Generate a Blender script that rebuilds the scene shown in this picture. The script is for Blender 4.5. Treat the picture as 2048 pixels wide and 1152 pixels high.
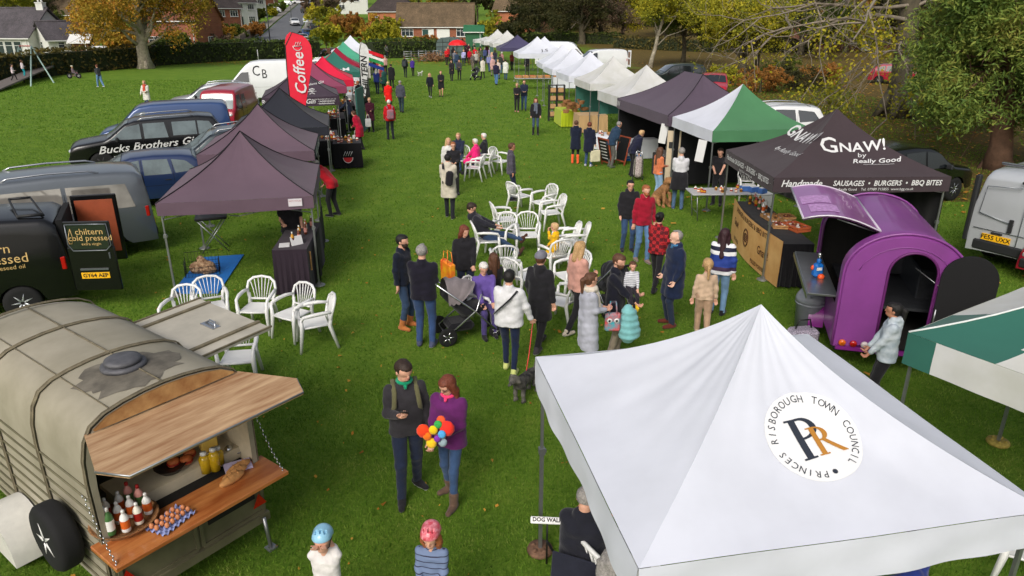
import bpy, math, random
import numpy as np
from mathutils import Matrix, Vector, Euler
random.seed(7); RNG = np.random.default_rng(7)
for _o in list(bpy.data.objects): bpy.data.objects.remove(_o)
SC = bpy.context.scene
R = math.radians

# ---------------------------------------------------------------- camera, sky, sun, exposure
CAM_H, CAM_TILT, FPX = 5.3, R(21), 1440.0
cam_d = bpy.data.cameras.new("camera"); cam = bpy.data.objects.new("camera", cam_d)
SC.collection.objects.link(cam); SC.camera = cam
cam.location = (0, 0, CAM_H); cam.rotation_euler = (R(90)-CAM_TILT, 0, 0)
cam_d.sensor_width = 36; cam_d.lens = 36*FPX/2048; cam_d.clip_start = .05; cam_d.clip_end = 3000
world = bpy.data.worlds.new("World"); SC.world = world; world.use_nodes = True
_nt = world.node_tree; _bg = _nt.nodes["Background"]
_sky = _nt.nodes.new("ShaderNodeTexSky"); _sky.sky_type = 'NISHITA'; _sky.sun_disc = False
SUN_EL, SUN_AZ = R(38), R(200)
_sky.sun_elevation = SUN_EL; _sky.sun_rotation = SUN_AZ; _sky.air_density = 1.0; _sky.dust_density = 5.0; _sky.ozone_density = .6
_hs = _nt.nodes.new("ShaderNodeHueSaturation"); _hs.inputs["Saturation"].default_value = .5
_nt.links.new(_sky.outputs[0], _hs.inputs["Color"]); _nt.links.new(_hs.outputs[0], _bg.inputs[0])
_bg.inputs[1].default_value = .12
sun_d = bpy.data.lights.new("sun", 'SUN'); sun = bpy.data.objects.new("sun", sun_d); SC.collection.objects.link(sun)
sun_d.energy = 1.2; sun_d.angle = R(28); sun_d.color = (1, .96, .9)
_dir = Vector((math.sin(SUN_AZ)*math.cos(SUN_EL), math.cos(SUN_AZ)*math.cos(SUN_EL), math.sin(SUN_EL)))
sun.rotation_euler = _dir.to_track_quat('Z', 'Y').to_euler(); sun.location = (0, 0, 60)
SC.view_settings.view_transform = 'Standard'; SC.view_settings.look = 'None'
SC.view_settings.exposure = 0.25; SC.view_settings.gamma = 1; SC.view_settings.use_curve_mapping = False

# ---------------------------------------------------------------- ground height and pixel -> place
def ground_z(x, y):
    rise = max(0.0, y + .25*max(0, -x-20) - 112)
    return .052*rise*rise/(rise+18) if rise > 0 else 0.0
def _ray(px, py):
    x = (px-1024)/FPX; v = -(py-576)/FPX
    return x, math.cos(CAM_TILT)+v*math.sin(CAM_TILT), -math.sin(CAM_TILT)+v*math.cos(CAM_TILT)
def at(px, py, z=0.0):
    """the place on level z that stands at this spot of the photograph"""
    r = _ray(px, py); t = (z-CAM_H)/r[2]
    return Vector((r[0]*t, r[1]*t, z))
def on_hill(px, py):
    r = _ray(px, py); d = 20.0
    while d < 900:
        t = d/r[1]
        if CAM_H+r[2]*t <= ground_z(r[0]*t, d): break
        d += .5
    return Vector((r[0]*t, d, ground_z(r[0]*t, d)))
def at_depth(px, py, y):
    r = _ray(px, py); t = y/r[1]
    return Vector((r[0]*t, y, CAM_H+r[2]*t))

# ---------------------------------------------------------------- materials
def lin(c):
    o = []
    for v in c[:3]:
        v = v/255.0
        o.append(v/12.92 if v <= .04045 else ((v+.055)/1.055)**2.4)
    return (*o, 1.0)
_mats = {}
def mat(name, col, rough=.65, metal=0.0, var=.12, scale=6.0, bump=0.0, bscale=40.0, col2=None, spec=.4, coat=0.0,
        trans=0.0, emit=0.0, coord='Object', detail=4.0, sheen=0.0):
    if name in _mats: return _mats[name]
    m = bpy.data.materials.new(name); m.use_nodes = True; nt = m.node_tree; N = nt.nodes; L = nt.links
    b = N["Principled BSDF"]; b.inputs["Roughness"].default_value = rough; b.inputs["Metallic"].default_value = metal
    b.inputs["Specular IOR Level"].default_value = spec
    if coat: b.inputs["Coat Weight"].default_value = coat; b.inputs["Coat Roughness"].default_value = .06
    if sheen: b.inputs["Sheen Weight"].default_value = sheen
    if trans: b.inputs["Transmission Weight"].default_value = trans
    c = lin(col)
    if emit: b.inputs["Emission Color"].default_value = c; b.inputs["Emission Strength"].default_value = emit
    tc = N.new("ShaderNodeTexCoord")
    if var or col2:
        nz = N.new("ShaderNodeTexNoise"); nz.inputs["Scale"].default_value = scale; nz.inputs["Detail"].default_value = detail
        nz.inputs["Roughness"].default_value = .62
        L.new(tc.outputs[coord], nz.inputs["Vector"])
        rp = N.new("ShaderNodeValToRGB"); rp.color_ramp.elements[0].position = .34; rp.color_ramp.elements[1].position = .66
        if col2 is None:
            rp.color_ramp.elements[0].color = tuple(v*(1-var) for v in c[:3])+(1,)
            rp.color_ramp.elements[1].color = tuple(min(1, v*(1+var)) for v in c[:3])+(1,)
        else:
            rp.color_ramp.elements[0].color = c; rp.color_ramp.elements[1].color = lin(col2)
        L.new(nz.outputs["Fac"], rp.inputs["Fac"]); L.new(rp.outputs["Color"], b.inputs["Base Color"])
    else: b.inputs["Base Color"].default_value = c
    if bump:
        n2 = N.new("ShaderNodeTexNoise"); n2.inputs["Scale"].default_value = bscale; n2.inputs["Detail"].default_value = 5
        L.new(tc.outputs[coord], n2.inputs["Vector"])
        bp = N.new("ShaderNodeBump"); bp.inputs["Strength"].default_value = bump; bp.inputs["Distance"].default_value = .02
        L.new(n2.outputs["Fac"], bp.inputs["Height"]); L.new(bp.outputs[0], b.inputs["Normal"])
    _mats[name] = m; return m
def nodes_of(m):
    return m.node_tree.nodes, m.node_tree.links, m.node_tree.nodes["Principled BSDF"]
def ramp(N, stops, interp='LINEAR'):
    rp = N.new("ShaderNodeValToRGB"); cr = rp.color_ramp; cr.interpolation = interp
    while len(cr.elements) < len(stops): cr.elements.new(.5)
    for e, (p, c) in zip(cr.elements, stops): e.position = p; e.color = lin(c)
    return rp
def stripes(name, cols, period, axis=2, rough=.8, wob=0.0):
    """bands of colour along one axis of the object"""
    if name in _mats: return _mats[name]
    m = mat(name, cols[0], rough, var=0); N, L, b = nodes_of(m)
    tc = N.new("ShaderNodeTexCoord"); sp = N.new("ShaderNodeSeparateXYZ"); L.new(tc.outputs["Object"], sp.inputs[0])
    a = N.new("ShaderNodeMath"); a.operation = 'DIVIDE'; a.inputs[1].default_value = period; L.new(sp.outputs[axis], a.inputs[0])
    f = N.new("ShaderNodeMath"); f.operation = 'FRACT'; L.new(a.outputs[0], f.inputs[0])
    rp = ramp(N, [(i/len(cols), c) for i, c in enumerate(cols)], 'CONSTANT')
    L.new(f.outputs[0], rp.inputs[0]); L.new(rp.outputs[0], b.inputs["Base Color"]); return m
def leafmat(name, cols, rough=.7, scale=.35, trans=.25):
    """foliage: each leaf its own shade, clumps drifting between the colours"""
    if name in _mats: return _mats[name]
    m = mat(name, cols[0], rough, var=0, spec=.25); N, L, b = nodes_of(m)
    geo = N.new("ShaderNodeNewGeometry"); tc = N.new("ShaderNodeTexCoord")
    nz = N.new("ShaderNodeTexNoise"); nz.inputs["Scale"].default_value = scale; nz.inputs["Detail"].default_value = 3
    L.new(tc.outputs["Object"], nz.inputs["Vector"])
    mx = N.new("ShaderNodeMath"); mx.operation = 'MULTIPLY_ADD'; mx.inputs[1].default_value = .45; L.new(geo.outputs["Random Per Island"], mx.inputs[0])
    sb = N.new("ShaderNodeMath"); sb.operation = 'MULTIPLY_ADD'; sb.inputs[1].default_value = 1.3; sb.inputs[2].default_value = -.38
    L.new(nz.outputs["Fac"], sb.inputs[0]); L.new(sb.outputs[0], mx.inputs[2])
    rp = ramp(N, [(i/(len(cols)-1), c) for i, c in enumerate(cols)]); L.new(mx.outputs[0], rp.inputs[0]); L.new(rp.outputs[0], b.inputs["Base Color"])
    tr = N.new("ShaderNodeBsdfTranslucent"); L.new(rp.outputs[0], tr.inputs[0])
    ms = N.new("ShaderNodeMixShader"); ms.inputs[0].default_value = trans
    out = N["Material Output"]; L.new(b.outputs[0], ms.inputs[1]); L.new(tr.outputs[0], ms.inputs[2]); L.new(ms.outputs[0], out.inputs[0])
    return m

# ---------------------------------------------------------------- object helpers
def put(name, data, parent=None, loc=(0, 0, 0), rz=0.0):
    o = bpy.data.objects.new(name, data); SC.collection.objects.link(o)
    o.location = loc; o.rotation_euler = (0, 0, rz)
    if parent is not None: o.parent = parent
    return o
def tag(o, label=None, cat=None, group=None, kind=None):
    if label: o["label"] = label
    if cat: o["category"] = cat
    if group: o["group"] = group
    if kind: o["kind"] = kind
    return o
def thing(name, label, cat, loc=(0, 0, 0), rz=0.0, group=None):
    return tag(put(name, None, None, loc, rz), label, cat, group)
def copy_tree(o, parent=None):
    c = o.copy(); SC.collection.objects.link(c)
    if parent is not None: c.parent = parent
    for ch in list(o.children): copy_tree(ch, c)
    return c
def dup(o, loc, rz=0.0, label=None, scale=None, group=None, drop=()):
    c = o.copy(); SC.collection.objects.link(c); c.location = loc; c.rotation_euler = (c.rotation_euler.x, c.rotation_euler.y, rz)
    if scale is not None: c.scale = (scale,)*3 if not hasattr(scale, '__len__') else scale
    if label: c["label"] = label
    if group: c["group"] = group
    for ch in list(o.children):
        if ch.name.split('.')[0] not in drop: copy_tree(ch, c)
    return c
class MB:
    """collects shapes into one mesh"""
    def __init__(s): s.v = []; s.f = []; s.m = []; s.sm = []; s.n = 0; s.X = Matrix()
    def add(s, V, F, mi=0, smooth=False):
        b = s.n; X = s.X
        for p in V: s.v.append(tuple(X @ Vector(p)))
        for f in F: s.f.append(tuple(b+i for i in f)); s.m.append(mi); s.sm.append(smooth)
        s.n += len(V); return s
    def box(s, c, d, rot=None, mi=0, bv=0.0):
        hx, hy, hz = d[0]/2, d[1]/2, d[2]/2
        M4 = Matrix.Translation(c) @ (Euler(rot).to_matrix().to_4x4() if rot else Matrix())
        if bv <= 0:
            V = [(x, y, z) for x in (-hx, hx) for y in (-hy, hy) for z in (-hz, hz)]
            F = [(0, 1, 3, 2), (4, 6, 7, 5), (0, 4, 5, 1), (2, 3, 7, 6), (0, 2, 6, 4), (1, 5, 7, 3)]
        else:
            bv = min(bv, hx*.9, hy*.9, hz*.9); V = []; idx = {}
            for sx in (-1, 1):
                for sy in (-1, 1):
                    for sz in (-1, 1):
                        for a in range(3):
                            p = [sx*(hx-bv), sy*(hy-bv), sz*(hz-bv)]; p[a] = (sx*hx, sy*hy, sz*hz)[a]
                            idx[(sx, sy, sz, a)] = len(V); V.append(tuple(p))
            F = []
            for a in range(3):
                b, c2 = [(1, 2), (2, 0), (0, 1)][a]
                for sg in (-1, 1):
                    q = []
                    for (u, w) in ((-1, -1), (1, -1), (1, 1), (-1, 1)):
                        k = [0, 0, 0]; k[a] = sg; k[b] = u; k[c2] = w; q.append(idx[(*k, a)])
                    F.append(tuple(q if sg > 0 else q[::-1]))
            for a in range(3):
                b, c2 = [(1, 2), (2, 0), (0, 1)][a]
                for u in (-1, 1):
                    for w in (-1, 1):
                        k0 = [0, 0, 0]; k1 = [0, 0, 0]; k0[a] = -1; k1[a] = 1
                        for k in (k0, k1): k[b] = u; k[c2] = w
                        q = [idx[(*k0, b)], idx[(*k1, b)], idx[(*k1, c2)], idx[(*k0, c2)]]
                        F.append(tuple(q if u*w > 0 else q[::-1]))
            for sx in (-1, 1):
                for sy in (-1, 1):
                    for sz in (-1, 1):
                        q = [idx[(sx, sy, sz, a)] for a in range(3)]; F.append(tuple(q if sx*sy*sz > 0 else q[::-1]))
        return s.add([M4 @ Vector(p) for p in V], F, mi)
    def tube(s, P, r, n=8, mi=0, smooth=True, caps=True, flat=None, up=None):
        P = [Vector(p) for p in P]; k = len(P); rs = r if hasattr(r, '__len__') else [r]*k
        V = []; prev = None
        for i in range(k):
            t = (P[min(i+1, k-1)]-P[max(i-1, 0)])
            t = t.normalized() if t.length > 1e-9 else Vector((0, 0, 1))
            if prev is None:
                a = Vector(up) if up else (Vector((0, 0, 1)) if abs(t.z) < .9 else Vector((1, 0, 0)))
            else: a = prev
            x = a-t*a.dot(t)
            x = x.normalized() if x.length > 1e-6 else t.orthogonal().normalized()
            y = t.cross(x); prev = x; fl = flat or 1.0
            for j in range(n):
                an = 2*math.pi*(j+.5)/n
                V.append(P[i]+x*math.cos(an)*rs[i]*fl+y*math.sin(an)*rs[i])
        F = [(i*n+j, i*n+(j+1) % n, (i+1)*n+(j+1) % n, (i+1)*n+j) for i in range(k-1) for j in range(n)]
        if caps: F += [tuple(range(n))[::-1], tuple((k-1)*n+j for j in range(n))]
        return s.add(V, F, mi, smooth)
    def lathe(s, prof, n=16, c=(0, 0, 0), mi=0, smooth=True, axis='z', caps=True):
        V = []
        for (r, z) in prof:
            for j in range(n):
                a = 2*math.pi*j/n; p = (r*math.cos(a), r*math.sin(a), z)
                if axis == 'y': p = (p[0], z, p[1])
                if axis == 'x': p = (z, p[0], p[1])
                V.append((p[0]+c[0], p[1]+c[1], p[2]+c[2]))
        k = len(prof)
        F = [(i*n+j, i*n+(j+1) % n, (i+1)*n+(j+1) % n, (i+1)*n+j) for i in range(k-1) for j in range(n)]
        if caps: F += [tuple(range(n))[::-1], tuple((k-1)*n+j for j in range(n))]
        return s.add(V, F, mi, smooth)
    def ell(s, c, r, n=12, mi=0):
        k = max(4, n//2); V = []; F = []
        for i in range(k+1):
            th = math.pi*i/k
            for j in range(n):
                a = 2*math.pi*j/n
                V.append((c[0]+r[0]*math.sin(th)*math.cos(a), c[1]+r[1]*math.sin(th)*math.sin(a), c[2]-r[2]*math.cos(th)))
        F = [(i*n+j, i*n+(j+1) % n, (i+1)*n+(j+1) % n, (i+1)*n+j) for i in range(k) for j in range(n)]
        return s.add(V, F, mi, True)
    def grid(s, fn, nu, nv, mi=0, smooth=True, closed=False):
        V = [fn(i/nu, j/nv) for i in range(nu+1) for j in range(nv+1)]
        F = [(i*(nv+1)+j, (i+1)*(nv+1)+j, (i+1)*(nv+1)+j+1, i*(nv+1)+j+1) for i in range(nu) for j in range(nv)]
        return s.add(V, F, mi if not callable(mi) else 0, smooth)
    def poly(s, P, mi=0): return s.add(P, [tuple(range(len(P)))], mi)
    def prism(s, P, th, M4=None, mi=0):
        """outline in xz, thickness along y"""
        n = len(P); M4 = M4 or Matrix()
        V = [M4 @ Vector((p[0], -th/2, p[1])) for p in P]+[M4 @ Vector((p[0], th/2, p[1])) for p in P]
        F = [tuple(range(n)), tuple(range(n, 2*n))[::-1]]+[(i, n+i, n+(i+1) % n, (i+1) % n) for i in range(n)]
        return s.add(V, F, mi)
    def mesh(s, name, mats):
        me = bpy.data.meshes.new(name); me.from_pydata(s.v, [], s.f)
        for m in (mats if isinstance(mats, (list, tuple)) else [mats]): me.materials.append(m)
        me.polygons.foreach_set("material_index", s.m); me.polygons.foreach_set("use_smooth", s.sm)
        me.update(); return me
    def build(s, name, mats, parent=None, loc=(0, 0, 0), rz=0.0):
        return put(name, s.mesh(name, mats), parent, loc, rz)
def np_mesh(name, V, F, mats, mi=None, smooth=False):
    """fast mesh from arrays; F is (n,3) or (n,4)"""
    me = bpy.data.meshes.new(name); n, k = F.shape
    me.vertices.add(len(V)); me.vertices.foreach_set("co", np.ascontiguousarray(V, dtype=np.float32).ravel())
    me.loops.add(n*k); me.loops.foreach_set("vertex_index", np.ascontiguousarray(F, dtype=np.int32).ravel())
    me.polygons.add(n); me.polygons.foreach_set("loop_start", np.arange(0, n*k, k, dtype=np.int32))
    me.polygons.foreach_set("loop_total", np.full(n, k, dtype=np.int32))
    for m in (mats if isinstance(mats, (list, tuple)) else [mats]): me.materials.append(m)
    if mi is not None: me.polygons.foreach_set("material_index", np.ascontiguousarray(mi, dtype=np.int32))
    me.polygons.foreach_set("use_smooth", np.full(n, smooth, dtype=bool)); me.update(calc_edges=True); me.validate(); return me
def text_mesh(body, size=1.0, shear=0.0, bold=0.0, extrude=.001, align='CENTER', spacing=1.0, wide=1.0):
    """flat lettering in the xy plane, centred, as vertices and faces"""
    cu = bpy.data.curves.new("lettering", 'FONT'); cu.body = body; cu.size = size; cu.shear = shear; cu.offset = bold
    cu.align_x = align; cu.align_y = 'CENTER'; cu.space_character = spacing; cu.resolution_u = 2; cu.extrude = 0
    o = bpy.data.objects.new("lettering", cu); SC.collection.objects.link(o)
    dg = bpy.context.evaluated_depsgraph_get(); me = bpy.data.meshes.new_from_object(o.evaluated_get(dg))
    V = [(v.co.x*wide, v.co.y if abs(v.co.y) < size*1.2 else 0, 0) for v in me.vertices]; F = [tuple(p.vertices) for p in me.polygons]
    bpy.data.objects.remove(o); bpy.data.curves.remove(cu); bpy.data.meshes.remove(me)
    return V, F
def lettering(body, fn, mater, parent, name="lettering", **k):
    """text whose xy is carried onto a surface by fn(x, y)"""
    V, F = text_mesh(body, **k); mb = MB(); mb.add([fn(x, y) for x, y, _ in V], F)
    return mb.build(name, mater, parent)
def frame_fn(o, u, v):
    o, u, v = Vector(o), Vector(u), Vector(v)
    return lambda x, y: o+u*x+v*y

STEEL = mat("galvanised_steel", (150, 152, 154), .38, .8, .1); BLACK = mat("black_plastic", (18, 18, 20), .5, 0, .1)
WHITEP = mat("white_plastic", (222, 222, 220), .38, 0, .04, 3, spec=.5); RUBBER = mat("tyre_rubber", (22, 22, 23), .85, 0, .15)
CHROME = mat("chrome_trim", (190, 192, 195), .2, .9, .05); WHITEINK = mat("white_print", (208, 208, 208), .6, 0, 0)
BLACKINK = mat("black_print", (16, 16, 18), .6, 0, 0); GLASS = mat("dark_window_glass", (24, 29, 32), .06, 0, 0, spec=1.0, coat=1.0)
WOODB = mat("brown_wood", (134, 88, 50), .6, 0, .3, 8, col2=(92, 56, 30)); CARD = mat("brown_card", (176, 138, 96), .85, 0, .1)

# ================================================================ ground, road, hedges
def ground_material():
    m = mat("mown_grass", (60, 90, 20), .9, var=0, spec=.15); N, L, b = nodes_of(m); tc = N.new("ShaderNodeTexCoord")
    def noise(sc, det=4, rough=.6):
        n = N.new("ShaderNodeTexNoise"); n.inputs["Scale"].default_value = sc; n.inputs["Detail"].default_value = det
        n.inputs["Roughness"].default_value = rough; L.new(tc.outputs["Object"], n.inputs["Vector"]); return n
    n1 = noise(.22, 5); n2 = noise(15, 9, .82); n3 = noise(.9, 7, .75)
    a = ramp(N, [(.28, (60, 90, 24)), (.42, (80, 116, 28)), (.55, (98, 130, 36)), (.66, (122, 142, 50)), (.8, (122, 116, 62))]); L.new(n3.outputs[0], a.inputs[0])
    f = ramp(N, [(.3, (52, 76, 24)), (.5, (98, 128, 38)), (.72, (156, 168, 82))]); L.new(n2.outputs[0], f.inputs[0])
    mx = N.new("ShaderNodeMix"); mx.data_type = 'RGBA'; mx.blend_type = 'MIX'; mx.inputs[0].default_value = .5
    L.new(a.outputs[0], mx.inputs[6]); L.new(f.outputs[0], mx.inputs[7])
    # leaf litter and worn earth under the trees on the right
    sp = N.new("ShaderNodeSeparateXYZ"); L.new(tc.outputs["Object"], sp.inputs[0])
    e = N.new("ShaderNodeMath"); e.operation = 'MULTIPLY_ADD'; e.inputs[1].default_value = .22; e.inputs[2].default_value = -3.5
    L.new(sp.outputs[0], e.inputs[0])
    e2 = N.new("ShaderNodeMath"); e2.operation = 'MULTIPLY_ADD'; e2.inputs[1].default_value = 3.2; L.new(n1.outputs[0], e2.inputs[0]); L.new(e.outputs[0], e2.inputs[2])
    cl = N.new("ShaderNodeClamp"); L.new(e2.outputs[0], cl.inputs[0])
    yy = N.new("ShaderNodeMath"); yy.operation = 'GREATER_THAN'; yy.inputs[1].default_value = 21; L.new(sp.outputs[1], yy.inputs[0])
    mm = N.new("ShaderNodeMath"); mm.operation = 'MULTIPLY'; L.new(cl.outputs[0], mm.inputs[0]); L.new(yy.outputs[0], mm.inputs[1])
    n4 = noise(7, 7, .75); lit = ramp(N, [(.3, (52, 54, 24)), (.44, (80, 82, 34)), (.53, (100, 74, 44)), (.66, (140, 120, 48)), (.85, (74, 80, 34))]); L.new(n4.outputs[0], lit.inputs[0])
    m2 = N.new("ShaderNodeMix"); m2.data_type = 'RGBA'; L.new(mm.outputs[0], m2.inputs[0]); L.new(mx.outputs[2], m2.inputs[6]); L.new(lit.outputs[0], m2.inputs[7])
    L.new(m2.outputs[2], b.inputs["Base Color"])
    bp = N.new("ShaderNodeBump"); bp.inputs["Strength"].default_value = .9; bp.inputs["Distance"].default_value = .05
    L.new(n2.outputs[0], bp.inputs["Height"]); L.new(bp.outputs[0], b.inputs["Normal"]); return m
GRASS = ground_material()
ys = [-30, 0, 20, 40, 60, 80, 95, 105, 110, 114, 118, 122, 128, 136, 146, 160, 180, 210, 250, 300, 360, 450, 600, 900]
xs = [-700, -400, -250, -180, -140, -110, -90, -70, -55, -45, -35, -25, -20, -10, 0, 15, 30, 45, 60, 80, 110, 150, 220, 350, 700]
V = [(x, y, ground_z(x, y)) for y in ys for x in xs]; nx = len(xs)
F = [(j*nx+i, j*nx+i+1, (j+1)*nx+i+1, (j+1)*nx+i) for j in range(len(ys)-1) for i in range(nx-1)]
tag(MB().add(V, F, 0, True).build("ground", GRASS), kind="structure")

def blades(n, region, h=(.02, .05), w=.006, mats=None, name="grass", z0=0.0):
    px = RNG.uniform(region[0], region[1], n); py = RNG.uniform(region[2], region[3], n)
    a = RNG.uniform(0, 2*np.pi, n); hh = RNG.uniform(h[0], h[1], n); lx = RNG.normal(0, .4, n)*hh; ly = RNG.normal(0, .4, n)*hh
    V = np.zeros((n, 3, 3)); ww = w*RNG.uniform(.6, 1.4, n)
    V[:, 0] = np.stack([px-np.cos(a)*ww, py-np.sin(a)*ww, np.full(n, z0)], 1)
    V[:, 1] = np.stack([px+np.cos(a)*ww, py+np.sin(a)*ww, np.full(n, z0)], 1)
    V[:, 2] = np.stack([px+lx, py+ly, z0+hh], 1)
    return V
GB = leafmat("grass_blades", [(56, 86, 20), (84, 122, 30), (112, 144, 44), (160, 166, 90)], .8, 1.5, .35)
Va = np.concatenate([blades(150000, (-7.5, 7.5, 3.2, 10)), blades(90000, (-13, 13, 10, 18), (.025, .05), .009), blades(90000, (-24, 20, 18, 34), (.03, .06), .014), blades(90000, (-48, 24, 34, 62), (.03, .07), .03)])
me = np_mesh("grass", Va.reshape(-1, 3), np.arange(len(Va)*3).reshape(-1, 3), GB)
tag(put("grass", me), "short mown green grass blades of the field", kind="stuff")
def litter(n, cx, cy, sx, sy, size, cols, name, label, zf=lambda x, y: 0):
    px = RNG.normal(cx, sx, n); py = RNG.normal(cy, sy, n); ok = py > 3.5; px, py = px[ok], py[ok]; n = len(px)
    a = RNG.uniform(0, 6.28, n); s = size*RNG.uniform(.5, 1.3, n); V = np.zeros((n, 4, 3))
    for k, (u, v) in enumerate(((-1, -.6), (1, -.6), (1, .6), (-1, .6))):
        V[:, k, 0] = px+(u*np.cos(a)-v*np.sin(a))*s; V[:, k, 1] = py+(u*np.sin(a)+v*np.cos(a))*s
        V[:, k, 2] = .02+RNG.uniform(0, .04, n)+np.array([zf(x, y) for x, y in zip(px, py)])
    return V
FL = leafmat("fallen_leaf", [(96, 62, 28), (168, 108, 36), (190, 150, 60), (120, 84, 40)], .8, .6, .1)
Va = np.concatenate([litter(5200, 26, 42, 9, 17, .07, None, '', ''), litter(2600, -30, 84, 22, 2.2, .09, None, '', ''), litter(260, 0, 20, 9, 14, .03, None, '', ''),
                     litter(150, -1, 8, 3, 3, .018, None, '', ''), litter(160, -4, 13, 5, 5, .025, None, '', ''), litter(700, 12, 25, 4, 6, .04, None, '', '')])
tag(put("fallen_leaves", np_mesh("fallen_leaves", Va.reshape(-1, 3), np.arange(len(Va)*4).reshape(-1, 4), FL)), "brown and yellow fallen leaves strewn over the grass", kind="stuff")

ASPH = mat("road_asphalt", (98, 100, 104), .9, 0, .15, 1.2, .3, 30); PAVE = mat("pavement_slabs", (128, 124, 116), .9, 0, .12, 2)
def ribbon(path, w0, name, m, dz, wl=None):
    """strip along ground points"""
    mb = MB(); V = []
    for i, p in enumerate(path):
        q = path[min(i+1, len(path)-1)]-path[max(i-1, 0)]; nrm = Vector((-q.y, q.x, 0)).normalized()
        for s in (-.5, .5):
            c = p+nrm*w0*s; V.append((c.x, c.y, ground_z(c.x, c.y)+dz))
    mb.add(V, [(2*i, 2*i+1, 2*i+3, 2*i+2) for i in range(len(path)-1)], 0, True)
    return tag(mb.build(name, m), kind="structure")
def dense(path, step=3.0):
    out = []
    for a, b in zip(path, path[1:]):
        k = max(1, int((b-a).length/step)); out += [a.lerp(b, i/k) for i in range(k)]
    return out+[path[-1]]
def sub_strip(name, m, path, off, w, dz):
    p2 = []
    for i, p in enumerate(path):
        q = path[min(i+1, len(path)-1)]-path[max(i-1, 0)]; nrm = Vector((-q.y, q.x, 0)).normalized(); p2.append(p+nrm*off)
    return ribbon(p2, w, name, m, dz)
road_path = dense([on_hill(500, 96), on_hill(560, 70), on_hill(584, 42), on_hill(606, 20), on_hill(620, 4), on_hill(630, -8)])
ribbon(road_path, 6.2, "road", ASPH, .09)
sub_strip("pavement", PAVE, road_path, 4.3, 1.8, .17); sub_strip("pavement", PAVE, road_path, -4.3, 1.8, .17)
ribbon(dense([on_hill(380, 92), on_hill(460, 92), on_hill(560, 92), on_hill(640, 92)]), 6, "road", ASPH, .12)

def leaf_cloud(P, s, jit=.5, asp=.62, flat=0.0):
    """leaf-sized quads, one at each point"""
    n = len(P); a = RNG.normal(size=(n, 3)); a[:, 2] *= (1-flat); a /= np.linalg.norm(a, axis=1)[:, None]+1e-9
    b = RNG.normal(size=(n, 3)); b -= (b*a).sum(1)[:, None]*a; b /= np.linalg.norm(b, axis=1)[:, None]+1e-9
    sc = (s*RNG.uniform(1-jit, 1+jit, n))[:, None]; a *= sc; b *= sc*asp
    V = np.stack([P-a*.5-b*.2, P-b*.5, P+a*.6, P+b*.5], 1)
    return V.reshape(-1, 3), np.arange(4*n).reshape(-1, 4)
HEDGE = leafmat("hedge_leaves", [(36, 48, 20), (56, 72, 28), (76, 92, 36), (104, 104, 48)], .7, .8, .1)
HEDGE2 = leafmat("bronze_hedge_leaves", [(44, 40, 20), (66, 62, 28), (92, 84, 36), (120, 92, 44)], .7, .8, .1)
HCORE = mat("hedge_inside", (38, 46, 22), .95, 0, .3, 3)
def hedge(path, w, h, label, m=HEDGE, size=.22, dens=26, hill=False):
    core = MB(); P = []
    root = thing("hedge", label, "hedge", (0, 0, 0))
    for a, b in zip(path, path[1:]):
        a, b = Vector(a), Vector(b); d = (b-a); L = d.xy.length; ang = math.atan2(d.y, d.x); mid = (a+b)/2
        core.box((mid.x, mid.y, mid.z+h*.46), (L, w*.86, h*.93), (0, 0, ang))
        n = int(L*dens*1.7); t = RNG.uniform(0, 1, n); face = RNG.uniform(0, 1, n)
        off = np.where(face < .36, -w/2, np.where(face < .5, w/2, RNG.uniform(-w/2, w/2, n))); zz = np.where(face < .5, RNG.uniform(0, h, n), h)
        wav = .12*np.sin(t*L*.8)+.08*np.sin(t*L*2.3+1)
        px = a.x+d.x*t-math.sin(ang)*off; py = a.y+d.y*t+math.cos(ang)*off
        P.append(np.stack([px, py, a.z+(b.z-a.z)*t+zz+wav*(zz/h)], 1)+RNG.normal(0, .07, (n, 3)))
    core.build("stems", HCORE, root)
    Vv, Ff = leaf_cloud(np.concatenate(P), size); put("foliage", np_mesh("foliage", Vv, Ff, m), root)
    return root
def flat(px, py): return at(px, py, 0)
hedge([flat(-60, 172), flat(120, 148), flat(300, 132)], 2.0, 2.0, "long dark clipped hedge behind the seesaw and swings", HEDGE2, .28, 60)
hedge([flat(302, 131), flat(470, 121), flat(634, 113)], 2.0, 2.1, "long clipped green hedge between the field and the road, behind the white van", HEDGE, .28, 60)
hedge([flat(742, 117), flat(800, 115), flat(880, 112)], 2.2, 2.0, "green hedge in front of the brown roofed bungalow", HEDGE, .28, 70)
hedge([flat(985, 96), flat(1100, 90), flat(1240, 92)], 2, 1.9, "low dark hedge behind the far white gazebos", HEDGE, .3, 60)

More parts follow.
